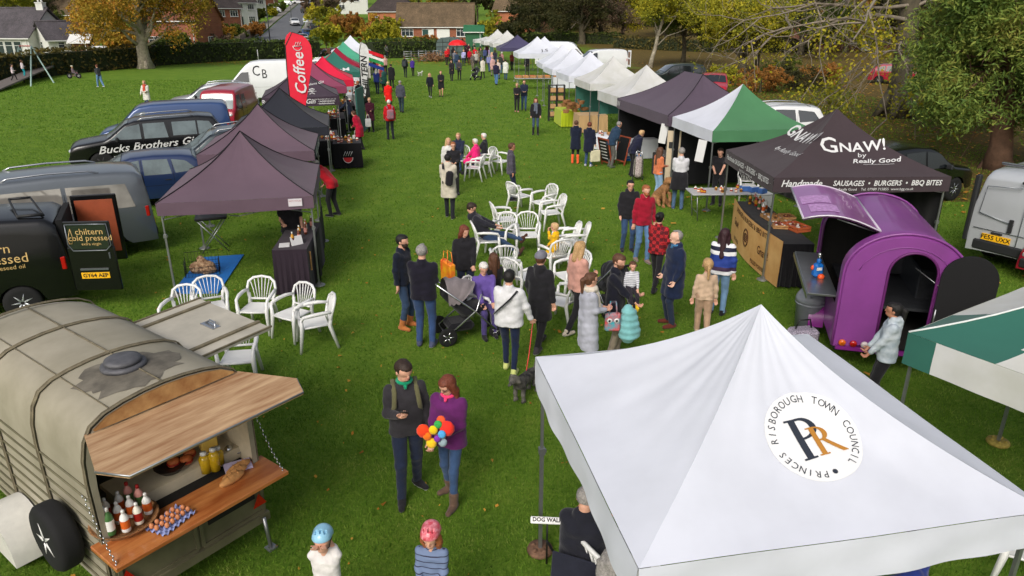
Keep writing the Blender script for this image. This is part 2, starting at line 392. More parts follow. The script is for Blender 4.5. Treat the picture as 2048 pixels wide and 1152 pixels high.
# ================================================================ trees
BARK = mat("tree_bark", (92, 84, 66), .9, 0, .35, 3, .8, 14, col2=(60, 56, 44)); BARK2 = mat("pale_bark", (150, 142, 124), .9, 0, .3, 4, .5, 12)
BARKR = mat("reddish_bark", (96, 72, 56), .9, 0, .3, 3, .9, 12); TWIG = mat("bare_twigs", (128, 118, 104), .9, 0, .2, 4)
def limb_path(a, b, wob, k=5):
    a, b = Vector(a), Vector(b); L = (b-a).length; out = [a]
    for i in range(1, k): out.append(a.lerp(b, i/k)+Vector([random.gauss(0, wob*L) for _ in range(3)]))
    return out+[b]
def make_tree(label, leaf, h, cr, trunk_r, trunk_h, n, size, seed, bark=BARK, blobs=14, squash=.8, cz=None, name="broadleaf_tree", drop=0.0, sparse=.0, twigs=0, lean=(0, 0), asp=.62, cat="tree", group=None):
    """tapered trunk, limbs, and a crown of leaf clumps round the limb ends"""
    random.seed(seed); root = thing(name, label, cat, group=group); tr = MB(); ctr = Vector((lean[0], lean[1], cz if cz else (h+trunk_h)/2+.1*h))
    top = Vector((lean[0]*.8, lean[1]*.8, trunk_h+(h-trunk_h)*.45))
    tp = limb_path((0, 0, -.1), top, .012, 6)
    tr.tube(tp, [trunk_r*1.5, trunk_r*1.05, trunk_r*.95, trunk_r*.85, trunk_r*.7, trunk_r*.55, trunk_r*.35], 10)
    for q in range(5):
        a = q*1.26+random.random(); tr.tube([(math.cos(a)*trunk_r*1.5, math.sin(a)*trunk_r*1.5, -.05), (math.cos(a)*trunk_r*.6, math.sin(a)*trunk_r*.6, trunk_r*1.3)], [trunk_r*.3, trunk_r*.5], 6)
    lb = MB(); cents = []
    for q in range(blobs):
        a = q*2.399+random.random()*.6; e = random.uniform(-.55, .95); rr = cr*random.uniform(.45, .8)*math.sqrt(max(.15, 1-e*e*.7))
        c = ctr+Vector((math.cos(a)*rr, math.sin(a)*rr, e*(h-ctr.z)*.75)); cents.append(c)
        base = tp[random.choice((2, 3, 4, 5))]
        lb.tube(limb_path(base, c, .05, 4), [trunk_r*.34, trunk_r*.26, trunk_r*.18, trunk_r*.12, trunk_r*.05], 6)
        for _ in range(2+twigs):
            e2 = c+Vector([random.gauss(0, cr*.3) for _ in range(3)]); e2.z -= drop*random.random()*2
            lb.tube(limb_path(limb_path(base, c, 0, 4)[3], e2, .06, 4), [trunk_r*.09, trunk_r*.07, trunk_r*.05, trunk_r*.035, .008], 4)
    cents.append(ctr); tr.build("trunk", bark, root); lb.build("branch", bark if not twigs else TWIG, root)
    P = []; per = n//len(cents)
    for c in cents:
        r0 = cr*random.uniform(.34, .52); u = RNG.normal(size=(per, 3)); u /= np.linalg.norm(u, axis=1)[:, None]
        rad = r0*RNG.uniform(.25, 1.0, per)**(.55)*(1+.28*np.sin(u[:, 0]*5+seed)*np.cos(u[:, 1]*6)+.16*np.sin(u[:, 2]*11))
        sub = u*rad[:, None]; sub[:, 2] *= squash
        # gather leaves into sprays so gaps open between them
        k = max(6, int(per/26)); hub = sub[RNG.integers(0, per, k)]; near = hub[RNG.integers(0, k, per)]
        sub = near+(sub-near)*.16+RNG.normal(0, r0*.055, (per, 3)); sub[:, 2] -= drop*RNG.uniform(0, 1, per)
        P.append(sub+np.array(c))
    P = np.concatenate(P)
    if sparse: P = P[RNG.uniform(0, 1, len(P)) > sparse]
    Vv, Ff = leaf_cloud(P, size, asp=asp); put("crown", np_mesh("crown", Vv, Ff, leaf), root)
    random.seed(seed+99); return root
AUT = leafmat("autumn_leaves", [(92, 84, 28), (140, 122, 40), (172, 142, 48), (186, 126, 46), (116, 90, 38)], .7, .22)
ORA = leafmat("orange_leaves", [(98, 76, 36), (142, 100, 46), (166, 112, 50), (126, 112, 46)], .7, .3)
GRN = leafmat("green_leaves", [(40, 52, 20), (66, 82, 28), (96, 104, 36), (128, 126, 46)], .7, .22)
YEL = leafmat("yellow_green_leaves", [(72, 84, 28), (124, 128, 36), (176, 166, 42), (198, 170, 50)], .7, .3)
DRK = leafmat("dark_leaves", [(32, 36, 20), (52, 56, 28), (72, 70, 36), (96, 80, 44)], .7, .25)
PUR = leafmat("bare_bronze_twigs", [(84, 74, 64), (108, 94, 78), (126, 104, 84), (104, 74, 62)], .8, .3)
YEW = leafmat("evergreen_sprays", [(46, 64, 28), (80, 106, 46), (114, 134, 58), (138, 144, 64), (150, 126, 66)], .7, .4, .15)
def place_tree(t, p, rz=0.0): t.location = p; t.rotation_euler = (0, 0, rz); return t

# big plane tree before the left hedge, its smaller neighbours
place_tree(make_tree("large autumn tree with a pale trunk and golden crown standing against the left hedge", AUT, 10.5, 6.6, .55, 3.0, 30000, .2, 11, BARK2, 22, .75, 6.0), flat(293, 137))
protos = {}
def bush(kind, leafm, px, py, y, h, r, n, label, size=.3, hill=True):
    """shrub or garden tree whose foot stands on the hill at depth y"""
    p = at_depth(px, py, y); z = ground_z(p.x, y)
    t = make_tree(label, leafm, h, r, max(.08, h*.022), h*.14, n, size, int(px*3+y)+kind, BARK, 9, .85, h*.55, name="garden_tree" if h > 4 else "garden_shrub", cat="tree" if h > 4 else "shrub")
    t.location = (p.x, y, z); t['group'] = ('trees' if h > 4 else 'shrubs')+' in the gardens: '+label; return t

# ================================================================ houses
def brickmat(name, c1, c2, mortar, sc=6.0):
    if name in _mats: return _mats[name]
    m = mat(name, c1, .9, var=0); N, L, b = nodes_of(m); tc = N.new("ShaderNodeTexCoord"); mp = N.new("ShaderNodeMapping")
    mp.inputs["Rotation"].default_value = (R(90), 0, 0); L.new(tc.outputs["Object"], mp.inputs[0])
    bk = N.new("ShaderNodeTexBrick"); bk.inputs["Scale"].default_value = sc; bk.inputs["Color1"].default_value = lin(c1); bk.inputs["Color2"].default_value = lin(c2)
    bk.inputs["Mortar"].default_value = lin(mortar); bk.inputs["Mortar Size"].default_value = .015; L.new(mp.outputs[0], bk.inputs["Vector"])
    nz = N.new("ShaderNodeTexNoise"); nz.inputs["Scale"].default_value = .7; nz.inputs["Detail"].default_value = 5; L.new(tc.outputs["Object"], nz.inputs["Vector"])
    mx = N.new("ShaderNodeMix"); mx.data_type = 'RGBA'; mx.blend_type = 'MULTIPLY'; mx.inputs[0].default_value = .55
    rp = ramp(N, [(.3, (170, 170, 170)), (.7, (255, 250, 245))]); L.new(nz.outputs[0], rp.inputs[0])
    L.new(bk.outputs[0], mx.inputs[6]); L.new(rp.outputs[0], mx.inputs[7]); L.new(mx.outputs[2], b.inputs["Base Color"]); return m
def roofmat(name, c1, c2, rows=3.2):
    if name in _mats: return _mats[name]
    m = mat(name, c1, .9, var=0); N, L, b = nodes_of(m); tc = N.new("ShaderNodeTexCoord")
    bk = N.new("ShaderNodeTexBrick"); bk.inputs["Scale"].default_value = rows; bk.inputs["Color1"].default_value = lin(c1); bk.inputs["Color2"].default_value = lin(c2)
    bk.inputs["Mortar"].default_value = lin([v*.55 for v in c1]); bk.inputs["Mortar Size"].default_value = .035; bk.inputs["Brick Width"].default_value = .45; bk.inputs["Row Height"].default_value = .5
    mp = N.new("ShaderNodeMapping"); mp.inputs["Scale"].default_value = (1, 1.15, 1); L.new(tc.outputs["Object"], mp.inputs[0]); L.new(mp.outputs[0], bk.inputs["Vector"])
    nz = N.new("ShaderNodeTexNoise"); nz.inputs["Scale"].default_value = .9; nz.inputs["Detail"].default_value = 6; L.new(tc.outputs["Object"], nz.inputs["Vector"])
    mx = N.new("ShaderNodeMix"); mx.data_type = 'RGBA'; mx.blend_type = 'MULTIPLY'; mx.inputs[0].default_value = .6
    rp = ramp(N, [(.3, (150, 150, 140)), (.7, (255, 250, 245))]); L.new(nz.outputs[0], rp.inputs[0])
    L.new(bk.outputs[0], mx.inputs[6]); L.new(rp.outputs[0], mx.inputs[7]); L.new(mx.outputs[2], b.inputs["Base Color"]); return m
BRICK = brickmat("red_brick", (142, 78, 56), (166, 96, 70), (150, 130, 112)); BRICKO = brickmat("orange_brick", (176, 98, 64), (192, 118, 80), (170, 140, 115))
BRICKD = brickmat("brown_brick", (104, 62, 48), (124, 76, 58), (110, 92, 80)); RENDER = mat("white_render", (205, 205, 200), .9, 0, .06, 1.5)
TILEB = roofmat("brown_roof_tiles", (108, 92, 70), (128, 108, 84)); TILED = roofmat("dark_roof_tiles", (66, 58, 58), (84, 74, 72)); TILES = roofmat("slate_roof", (88, 84, 90), (104, 98, 104))
TILER = roofmat("red_roof_tiles", (132, 78, 58), (150, 94, 70)); UPVC = mat("white_window_frame", (215, 215, 212), .5, 0, .03)
PANE = mat("house_window_glass", (50, 58, 64), .08, 0, .2, 1, spec=1.0); DOORG = mat("dark_green_door", (30, 66, 62), .5, 0, .05); CURT = mat("net_curtain", (150, 152, 150), .7, 0, .1)
def house(label, p, yaw, w, d, eh, rh, wall, roof, front=(), right=(), left=(), chimney=None, over=.35, skylight=None, hip=False, name="house", cat="house", door=None, trim=UPVC):
    root = thing(name, label, cat, (p[0], p[1], p[2] if len(p) > 2 else ground_z(p[0], p[1])), R(yaw))
    mb = MB(); hx, hy = w/2, d/2
    mb.add([(-hx, -hy, -.5), (hx, -hy, -.5), (hx, hy, -.5), (-hx, hy, -.5), (-hx, -hy, eh), (hx, -hy, eh), (hx, hy, eh), (-hx, hy, eh)],
           [(0, 1, 5, 4), (1, 2, 6, 5), (2, 3, 7, 6), (3, 0, 4, 7)])
    if not hip: mb.add([(-hx, -hy, eh), (-hx, hy, eh), (-hx, 0, rh-.08), (hx, -hy, eh), (hx, hy, eh), (hx, 0, rh-.08)], [(0, 2, 1), (3, 4, 5)])
    mb.build("wall", wall, root)
    rb = MB(); ox = hx+over; oy = hy+over; ez = eh-over*(rh-eh)/hy; rx = hx-hy*.9 if hip else ox; t = .14
    for s in (-1, 1):
        q = [(-ox, s*oy, ez), (ox, s*oy, ez), (rx, 0, rh), (-rx, 0, rh)]; q2 = [(a, b, c+t) for a, b, c in q]
        rb.add(q+q2, [(4, 5, 6, 7) if s < 0 else (7, 6, 5, 4), (0, 1, 5, 4), (1, 2, 6, 5), (3, 0, 4, 7), (0, 3, 2, 1)])
    if hip:
        for s in (-1, 1): rb.add([(s*ox, -oy, ez+t), (s*ox, oy, ez+t), (s*rx, 0, rh+t)], [(0, 1, 2)])
    rb.tube([(-rx, 0, rh+t), (rx, 0, rh+t)], .12, 6)
    ro = rb.build("roof", roof, root)
    gt = MB(); gt.box((0, -oy-.05, ez+.05), (2*ox, .12, .12)); gt.box((hx-.3, -hy-.06, eh/2), (.08, .08, eh)); gt.build("gutter", trim, root)
    if chimney:
        cx, cy, chh, cm = chimney; c = MB(); c.box((cx, cy, rh-.6+chh/2), (.9, .7, chh+1.2)); c.box((cx, cy, rh+chh+.02), (1.0, .8, .12))
        for k in (-.22, .22): c.lathe([(.12, 0), (.1, .35)], 8, (cx+k, cy, rh+chh+.08))
        c.build("chimney", cm, root)
    if skylight:
        for (sx, st) in skylight:
            z = eh+(rh-eh)*st; y = -hy*(1-st); sl = math.atan2(rh-eh, hy); f = MB()
            f.box((sx, y, z+.2), (1.0, 1.4, .1), (sl, 0, 0)); fo = f.build("skylight", UPVC, root)
            g = MB(); g.box((sx, y-.02, z+.24), (.8, 1.15, .08), (sl, 0, 0)); g.build("pane", GLASS, fo)
    def window(side, u, z, ww, hh, kind=0):
        if side == 'f': o, ux, nn = Vector((u, -hy, z)), Vector((1, 0, 0)), Vector((0, -1, 0))
        elif side == 'r': o, ux, nn = Vector((hx, u, z)), Vector((0, 1, 0)), Vector((1, 0, 0))
        else: o, ux, nn = Vector((-hx, u, z)), Vector((0, -1, 0)), Vector((-1, 0, 0))
        M4 = Matrix((( ux.x, -nn.x, 0, o.x), (ux.y, -nn.y, 0, o.y), (0, 0, 1, o.z), (0, 0, 0, 1)))
        f = MB(); f.X = M4; t = .07
        for s in (-1, 1): f.box((s*(ww/2-t/2), -.03, 0), (t, .1, hh)); f.box((0, -.03, s*(hh/2-t/2)), (ww, .104, t))
        k = max(1, int(round(ww/.75)))
        for i in range(1, k): f.box((-ww/2+ww*i/k, -.028, 0), (.05, .09, hh))
        if hh > .9: f.box((0, -.028, hh*.2), (ww, .085, .045))
        f.box((0, -.08, -hh/2-.04), (ww+.16, .2, .06))
        fo = f.build("window", UPVC, root); g = MB(); g.X = M4; g.box((0, -.012, 0), (ww-.02, .03, hh-.02)); g.build("pane", PANE if kind == 0 else CURT, fo)
    for q in front: window('f', *q)
    for q in right: window('r', *q)
    for q in left: window('l', *q)
    if door:
        for (u, ww, m, side) in door:
            f = MB(); 
            if side == 'f': f.box((u, -hy-.03, 1.02), (ww+.16, .08, 2.12)); fo = f.build("door_frame", UPVC, root); g = MB(); g.box((u, -hy-.08, 1.0), (ww, .05, 2.0)); g.build("door", m, fo)
            else: f.box((hx+.03, u, 1.02), (.08, ww+.16, 2.12)); fo = f.build("door_frame", UPVC, root); g = MB(); g.box((hx+.08, u, 1.0), (.05, ww, 2.0)); g.build("door", m, fo)
    return root
def hp(px, py, y):
    """foot of a building that shows at this column, standing on the hill at depth y"""
    p = at_depth(px, py, y); return (p.x, y, ground_z(p.x, y))
# central bungalow
b = hp(870, 70, 128)
house("brown tiled bungalow with white garage door behind the hedge at the end of the field", (b[0], b[1]+3.5), 0, 12.6, 7, 2.6, 6.0, BRICK, TILEB,
      front=[(-4.6, 1.5, 2.0, 1.2), (4.6, 1.5, 2.0, 1.3)], door=[(-1.6, .95, DOORG, 'f'), (-.6, .7, UPVC, 'f'), (1.4, 2.0, UPVC, 'f')], name="bungalow", cat="bungalow", trim=UPVC)
b = hp(1012, 60, 140)
house("brick gabled house with two skylights in its brown roof right of the bungalow", (b[0]+3.5, b[1]+5), -24, 9, 8, 4.6, 9.5, BRICKO, TILEB, skylight=[(-1.2, .5), (-1.2, .78)], left=[(0, 2, 1.4, 1.2)])
b = hp(775, 60, 165)
house("house with bright orange brick wall left of the bungalow roof", (b[0]+1, b[1]+4), 0, 10, 8, 3.2, 7.0, BRICKO, TILED, front=[(-3.4, 1.6, 1.4, 1.2)], hip=True)
b = hp(700, 20, 215)
house("far white walled house half hidden by bare shrubs beyond the road", (b[0], b[1]), 10, 10, 8, 4.8, 8, RENDER, TILED, front=[(-2, 1.6, 1.6, 1.2), (2, 3.6, 1.6, 1.2)])
# brick house behind the plane tree
b = hp(350, 96, 100)
house("red brick house with orange roof behind the large autumn tree", (b[0]-.6, b[1]+4.5), -4, 7.6, 8, 4.4, 8.2, BRICK, TILER, front=[(-1.6, 1.6, 2.2, 1.3), (2.2, 1.6, 1.6, 1.3)], right=[(0, 1.6, 1.4, 1.1)], chimney=(1.5, .5, 1.0, BRICK))
# white cottage at the far left
b = hp(10, 116, 91)
house("white cottage with slate roof and glazed veranda at the left edge", (b[0]-1, b[1]+4.4), -6, 9.6, 8, 2.5, 5.6, RENDER, TILES,
      front=[(-3.6+1.15*i, 1.15, 1.05, 1.7) for i in range(7)], right=[(1.8, 1.6, .9, .9)], chimney=(4.3, 0, .7, RENDER), name="cottage", cat="cottage")
b = hp(96, 112, 90)
house("small white gabled wing with dark windows beside the cottage", (b[0], b[1]+4), 52, 5.2, 3.8, 2.3, 4.1, RENDER, TILES, front=[(-1.2, 1.4, .8, 1.0), (1.1, 1.4, .8, 1.0)], left=[(0, 1.3, .7, 1.3)], name="cottage_wing", cat="cottage")
b = hp(158, 104, 92)
house("open fronted dark brown garden shed left of the autumn tree", (b[0], b[1]+1.2), 10, 1.9, 2.2, 1.9, 2.5, WOODB, UPVC, name="shed", cat="shed")
b = hp(130, 85, 112)
house("low brick outbuilding with flat grey roof behind the white cottage", (b[0], b[1]), 5, 7, 4, 2.4, 3.0, BRICK, TILES, front=[(0, 1.3, 1.6, .9)], name="outbuilding", cat="outbuilding")
b = hp(150, 45, 150)
house("brick house with pale roof far behind the garden trees on the left", (b[0], b[1]), -10, 10, 7, 2.7, 5.4, BRICK, TILEB, front=[(-2, 1.5, 1.6, 1.2), (2, 1.5, 1.6, 1.2)])
b = hp(30, 20, 190)
house("far brown roofed house in the top left corner", (b[0], b[1]), 12, 13, 8, 3, 7, BRICKO, TILEB, front=[(-3, 1.5, 1.6, 1.2), (2, 1.5, 1.6, 1.2)])
# semis up the road, fronts turned to the road
for i, (px, y, lab) in enumerate([(428, 136, "nearest brick semi with dark tiled roof on the left of the road"), (470, 160, "second semi up the road with a white rendered front"),
                                  (496, 186, "third semi up the road with a small porch"), (520, 218, "fourth semi up the road, brick with white gable")]):
    p = at_depth(px, 30, y); rw = (BRICK, RENDER, RENDER, BRICK)[i]
    house(lab, (p.x-4, y+3, ground_z(p.x-4, y)), 66, 13, 8, 4.9, 7.8, rw if i else BRICK, TILED,
          front=[(-4.6, 1.4, 1.9, 1.3), (-4.6, 3.9, 1.9, 1.1), (-1.6, 3.9, 1.2, 1.1), (1.7, 3.9, 1.2, 1.1), (4.6, 1.4, 1.9, 1.3), (4.6, 3.9, 1.9, 1.1)], left=[(0, 4, 1, 1)],
          chimney=(0, 0, 1.1, BRICK), door=[(-1.5, .9, WHITEP, 'f'), (1.5, .9, DOORG, 'f')])
b = hp(548, 12, 260)
house("far house with orange wall and garage at the top of the road", (b[0]-6, b[1]+2), 6, 12, 8, 2.6, 5.2, BRICKO, TILER, door=[(3, 2.4, WOODB, 'f')], front=[(-3, 1.5, 2, 1.2)])
b = hp(585, 0, 320)
house("red roofed house across the top end of the road", (b[0]-3, b[1]+22), 0, 16, 8, 3.4, 7, RENDER, TILER, front=[(-4, 1.6, 2, 1.2), (4, 1.6, 2, 1.2)])
# red brick flats behind the wood at the right
for px, y, w, lab in [(1760, 112, 34, "long dark brick house behind the red hatchback among the trees")]:
    p = at_depth(px, 100, y)
    house(lab, (p.x+4, y, 0), -20, w, 9, 5.2, 8.5, BRICKD, TILED, front=[(-11+3.6*i, z, 1.6, 1.3) for i in range(7) for z in (1.6, 4.2)], door=[(-6, 1, WHITEP, 'f')])
p = at_depth(947, 62, 118)
house("green metal shed between the bungalow and the skylight house", (p.x, 120, ground_z(p.x, 120)), 0, 2.6, 3, 2.3, 3.0, mat("green_shed_paint", (38, 92, 60), .6), mat("green_shed_roof", (44, 104, 70), .6), name="shed", cat="shed")

# ---------------------------------------------------------------- fences, lamp posts and street signs
FENCE = mat("weathered_fence", (132, 118, 104), .9, 0, .25, 4, .4, 20); BRICKP = BRICKD
def fence(label, pts, h, m=FENCE, step=1.8, hill=True):
    root = thing("wooden_fence", label, "fence"); 
    for a, b in zip(pts, pts[1:]):
        L = (b-a).xy.length; k = max(1, round(L/step)); an = math.atan2(b.y-a.y, b.x-a.x)
        for i in range(k+1):
            p = a.lerp(b, i/k); q = MB(); q.box((p.x, p.y, p.z+h*.52), (.12, .12, h*1.08), (0, 0, an)); q.build("post", m, root)
            if i < k:
                c = a.lerp(b, (i+.5)/k); q = MB()
                for j in range(9): q.box((c.x+math.cos(an)*(j-4)*L/k/9.3, c.y+math.sin(an)*(j-4)*L/k/9.3, c.z+h*.5), (L/k/9.6, .03+.02*(j % 2), h*.96), (0, 0, an))
                q.build("panel", m, root)
    return root
fence("grey boarded fence between brick house and side road", [on_hill(412, 97), on_hill(480, 96)], 1.7)
fence("grey boarded fence running up beside the road", [on_hill(482, 95), on_hill(510, 74), on_hill(532, 60)], 1.7)
def brick_wall(label, pts, h, m=BRICKD):
    mb = MB()
    for a, b in zip(pts, pts[1:]):
        c = (a+b)/2; mb.box((c.x, c.y, c.z+h/2), ((b-a).xy.length, .25, h+.3), (0, 0, math.atan2(b.y-a.y, b.x-a.x)))
    tag(mb.build("brick_wall", m), label, "wall")
brick_wall("low brick wall by the field entrance behind the parked motorbikes", [flat(636, 112), flat(740, 112)], .8)
def pole(name, label, cat, p, h, m, r=.06, head=None):
    root = thing(name, label, cat, p); mb = MB(); mb.tube([(0, 0, 0), (0, 0, h)], [r*1.3, r], 8); mb.build("post", m, root)
    if head: head(root, h)
    return root
def lamp_head(root, h):
    q = MB(); q.tube([(0, 0, h), (.1, -.3, h+.25), (.2, -.9, h+.3)], .04, 6); q.box((.22, -1.1, h+.28), (.2, .5, .1)); q.build("lamp_head", STEEL, root)
DKP = mat("dark_painted_steel", (44, 48, 46), .5, .3, .1)
pole("street_lamp", "dark street lamp on the verge beside the road bend", "street lamp", on_hill(541, 88), 5.2, DKP, .07, lamp_head)
pole("street_lamp", "tall pale street lamp standing by the road uphill", "street lamp", on_hill(584, 46), 7, STEEL, .07, lamp_head)
def sign_plate(root, h): q = MB(); q.box((0, -.05, h-.4), (.8, .03, .7)); q.build("sign_plate", mat("pale_sign", (190, 200, 205), .5), root)
pole("road_sign", "pale rectangular road sign behind the coffee flag", "sign", on_hill(614, 76), 3.4, STEEL, .05, sign_plate)
pole("wooden_post", "white footpath post with small sign before the left hedge", "post", flat(517, 121), 1.2, WHITEP, .04)
pole("utility_pole", "slim dark pole in front of the brick house", "pole", on_hill(378, 97), 5, BARK, .1)

# ================================================================ garden trees and shrubs behind the field
rnd = random.Random(3)
for i, (px, y, h, r, k) in enumerate([(30, 140, 9, 5, 0), (85, 118, 5, 3.4, 1), (60, 165, 10, 6, 2), (110, 150, 9, 5, 3), (190, 108, 5.4, 3.4, 4), (225, 96, 4.2, 2.8, 5), (200, 130, 8, 4.4, 1),
    (250, 150, 10, 5, 0), (310, 150, 11, 6, 4), (380, 140, 10, 4.6, 6), (405, 112, 4.6, 3.4, 6), (425, 106, 2.8, 2.2, 8), (345, 97, 3.0, 2.2, 1), (232, 92, 3.4, 2.6, 4), (440, 112, 3.2, 2.4, 4), (465, 124, 3, 2.2, 1), (505, 132, 3.2, 2.2, 5), (135, 112, 3.4, 2.2, 0), (160, 190, 12, 7, 3),
    (30, 240, 12, 8, 1), (120, 240, 12, 8, 4), (250, 220, 13, 8, 3), (340, 230, 13, 8, 0), (420, 240, 12, 7, 4), (520, 175, 2.6, 2.2, 1), (542, 195, 2.4, 2.2, 0), (560, 215, 2.6, 2.4, 1), (480, 330, 14, 10, 3), (540, 380, 14, 10, 1),
    (655, 128, 6.2, 3.6, 7), (700, 122, 5, 3.4, 5), (640, 160, 8, 4.4, 8), (680, 185, 10, 6, 8), (650, 112, 3.4, 2.6, 2), (730, 122, 4.6, 3.2, 4), (765, 118, 4.2, 3.0, 0), (785, 130, 5, 3, 2),
    (655, 230, 11, 7, 8), (720, 260, 12, 8, 3), (760, 230, 12, 8, 0), (840, 190, 11, 7, 0), (900, 200, 12, 8, 4), (955, 170, 11, 5, 3), (985, 128, 5, 2.8, 2), (1030, 115, 6, 3.4, 3), (700, 330, 15, 11, 1), (630, 420, 16, 14, 3), (600, 470, 16, 14, 0),
    (820, 320, 16, 12, 1), (930, 310, 16, 12, 3), (1010, 220, 14, 9, 3), (820, 108, 1.9, 1.7, 0), (856, 109, 1.8, 1.8, 5), (905, 112, 1.6, 1.6, 3)]):
    ks = [(YEL, "yellow green"), (GRN, "mid green"), (YEL, "bright yellow"), (DRK, "dark green"), (AUT, "golden brown"), (ORA, "bronze"), (ORA, "orange"), (YEL, "yellowing"), (PUR, "bare bronze twigged")]
    m, word = ks[k]; big = "tree" if h > 6 else "shrub"
    where = ("left behind the white cottage" if px < 130 else "behind the plane tree" if px < 330 else "near the brick house" if px < 450 else "beside the uphill road" if px < 620 else
             "between the road and the bungalow" if px < 800 else "around the bungalow" if px < 960 else "right of the bungalow")
    dist = "at the hedge" if y < 116 else "in a garden" if y < 150 else "up the hill" if y < 250 else "on the skyline"
    nn = int(2600+900*min(h, 8)/4) if y < 160 else 2600
    bush(i, m, px, 60, y, h, r, int(nn*1.7), f"{word} {'round' if i % 3 else 'spreading'} {big} {where}, {dist}, {'small' if h < 3.5 else 'tall' if h > 10 else 'mid sized'}", .3 if y < 160 else .55)
# the wooded side on the right
def wood(px, py, h, cr, tr_, th, leafm, n, label, size=.26, seed=0, bark=BARK, blobs=13, y=None, lean=(0, 0), drop=.0, sparse=0, twigs=0, squash=.8, cz=None):
    if h > 7 and cz is None: h = h*.8; cz = th*.5+h*.42; n = int(n*2.2); size *= .8
    p = at(px, py) if y is None else Vector((at_depth(px, py, y).x, y, 0))
    return place_tree(make_tree(label, leafm, h, cr, tr_, th, n, size, seed or int(px), bark, blobs, squash, cz, lean=lean, drop=drop, sparse=sparse, twigs=twigs), p)
wood(1163, 92, 13, 7, .55, 3.2, DRK, 9000, "dark bronze leaved tree with thick trunk above the white vans", .3, drop=1)
wood(1200, 90, 13, 6, .4, 3.0, PUR, 7000, "twiggy dark tree beside the thick trunk over the hedge", .3, twigs=4)
wood(1075, 88, 11, 5.6, .4, 2.0, DRK, 9000, "dark leafy tree behind the far white gazebos", .3)
wood(1130, 80, 12, 6, .4, 2, PUR, 6000, "bare bronze tree behind the dark hedge", .3, twigs=3)
wood(1245, 88, 12, 5.2, .35, 3, YEL, 9000, "yellow green tree above the open doored white van", .28)
wood(1300, 135, 9.5, 4.2, .2, 4.6, YEL, 9000, "yellow green tree on a slim leaning pale trunk", .2, bark=BARK2, lean=(1.6, 0))
wood(1365, 128, 10, 4.4, .22, 3.4, GRN, 9000, "slim greenish tree behind the dark green parked car", .22)
wood(1482, 150, 7.6, 5.0, .34, 1.6, YEL, 36000, "spreading yellow green tree with forked trunk over the red parked car", .15, blobs=22, cz=4.2)
wood(1512, 145, 8.4, 3.6, .22, 2.5, GRN, 6000, "thin tree just right of the forked trunk tree", .2)
wood(1600, 110, 11, 5.5, .35, 2.2, DRK, 11000, "dark dense tree before the brick house on the right", .26)
wood(1690, 105, 10, 4.6, .3, 2.2, ORA, 8000, "orange brown tree in front of the brick house windows", .24)
wood(1760, 104, 11, 5, .3, 2, DRK, 9000, "dark tree hiding the middle of the brick house", .28)
wood(1650, 120, 8, 3.6, .2, 1.6, GRN, 8000, "green tree left of the thick trunk before the brick house", .2)
wood(1120, 76, 13, 8, .4, 1.6, GRN, 9000, "broad green tree behind the bare bronze one", .34)
wood(1400, 96, 13, 6.5, .4, 2.5, DRK, 11000, "dark tall tree behind the parked cars at the wood edge", .3)
wood(1330, 84, 13, 6.5, .4, 2.0, GRN, 9000, "green tall tree deep in the wood", .32)
wood(1500, 84, 14, 7, .4, 2.0, AUT, 9000, "golden brown tall tree deep in the wood", .32)
wood(1900, 110, 12, 6, .35, 3, DRK, 9000, "dark tree behind the evergreen at the right", .28)
wood(1990, 120, 11, 5, .35, 3, GRN, 8000, "green tree behind the evergreen at the right edge", .28)
wood(1275, 74, 14, 8, .4, 2, DRK, 9000, "dark broad tree at the back of the wood", .36)
wood(1180, 66, 14, 9, .4, 2, DRK, 9000, "dark broad tree at the back beyond the hedge", .38)
for i, (px, py, h, r, m, lab) in enumerate([(1520, 185, 1.6, 2.2, ORA, "low bronze shrub with bramble behind the white estate"), (1585, 180, 1.9, 2.4, DRK, "dark round shrub behind the white estate"), (1640, 176, 1.7, 2.0, ORA, "orange brown shrub under the yellow branches"),
        (1445, 172, 1.3, 1.6, YEL, "small yellow shrub beside the red parked car"), (1555, 158, 1.8, 2.2, GRN, "green shrub at the wood edge by the slim trunks")]):
    wood(px, py, h, r, .07, .25, m, 3600, lab, .14, 40+i, blobs=9, cz=h*.45)
hedge([flat(1235, 96), flat(1420, 104), flat(1620, 104)], 2.4, 1.6, "dark ragged undergrowth hedge at the back of the wood", HEDGE2, .3, 60)
# big evergreen at the right
ev = make_tree("large dark evergreen with reddish trunk above the silver van", YEW, 11, 3.6, .36, .9, 150000, .16, 5, BARKR, 60, .75, 4.6, name="evergreen_tree", drop=.35, asp=.28)
place_tree(ev, flat(1992, 338))
ev2 = make_tree("second dark evergreen lower and left of the large one", YEW, 5.0, 2.4, .2, .3, 45000, .11, 15, BARKR, 15, .9, 2.3, name="evergreen_tree", drop=.2, asp=.4)
place_tree(ev2, flat(1925, 262))
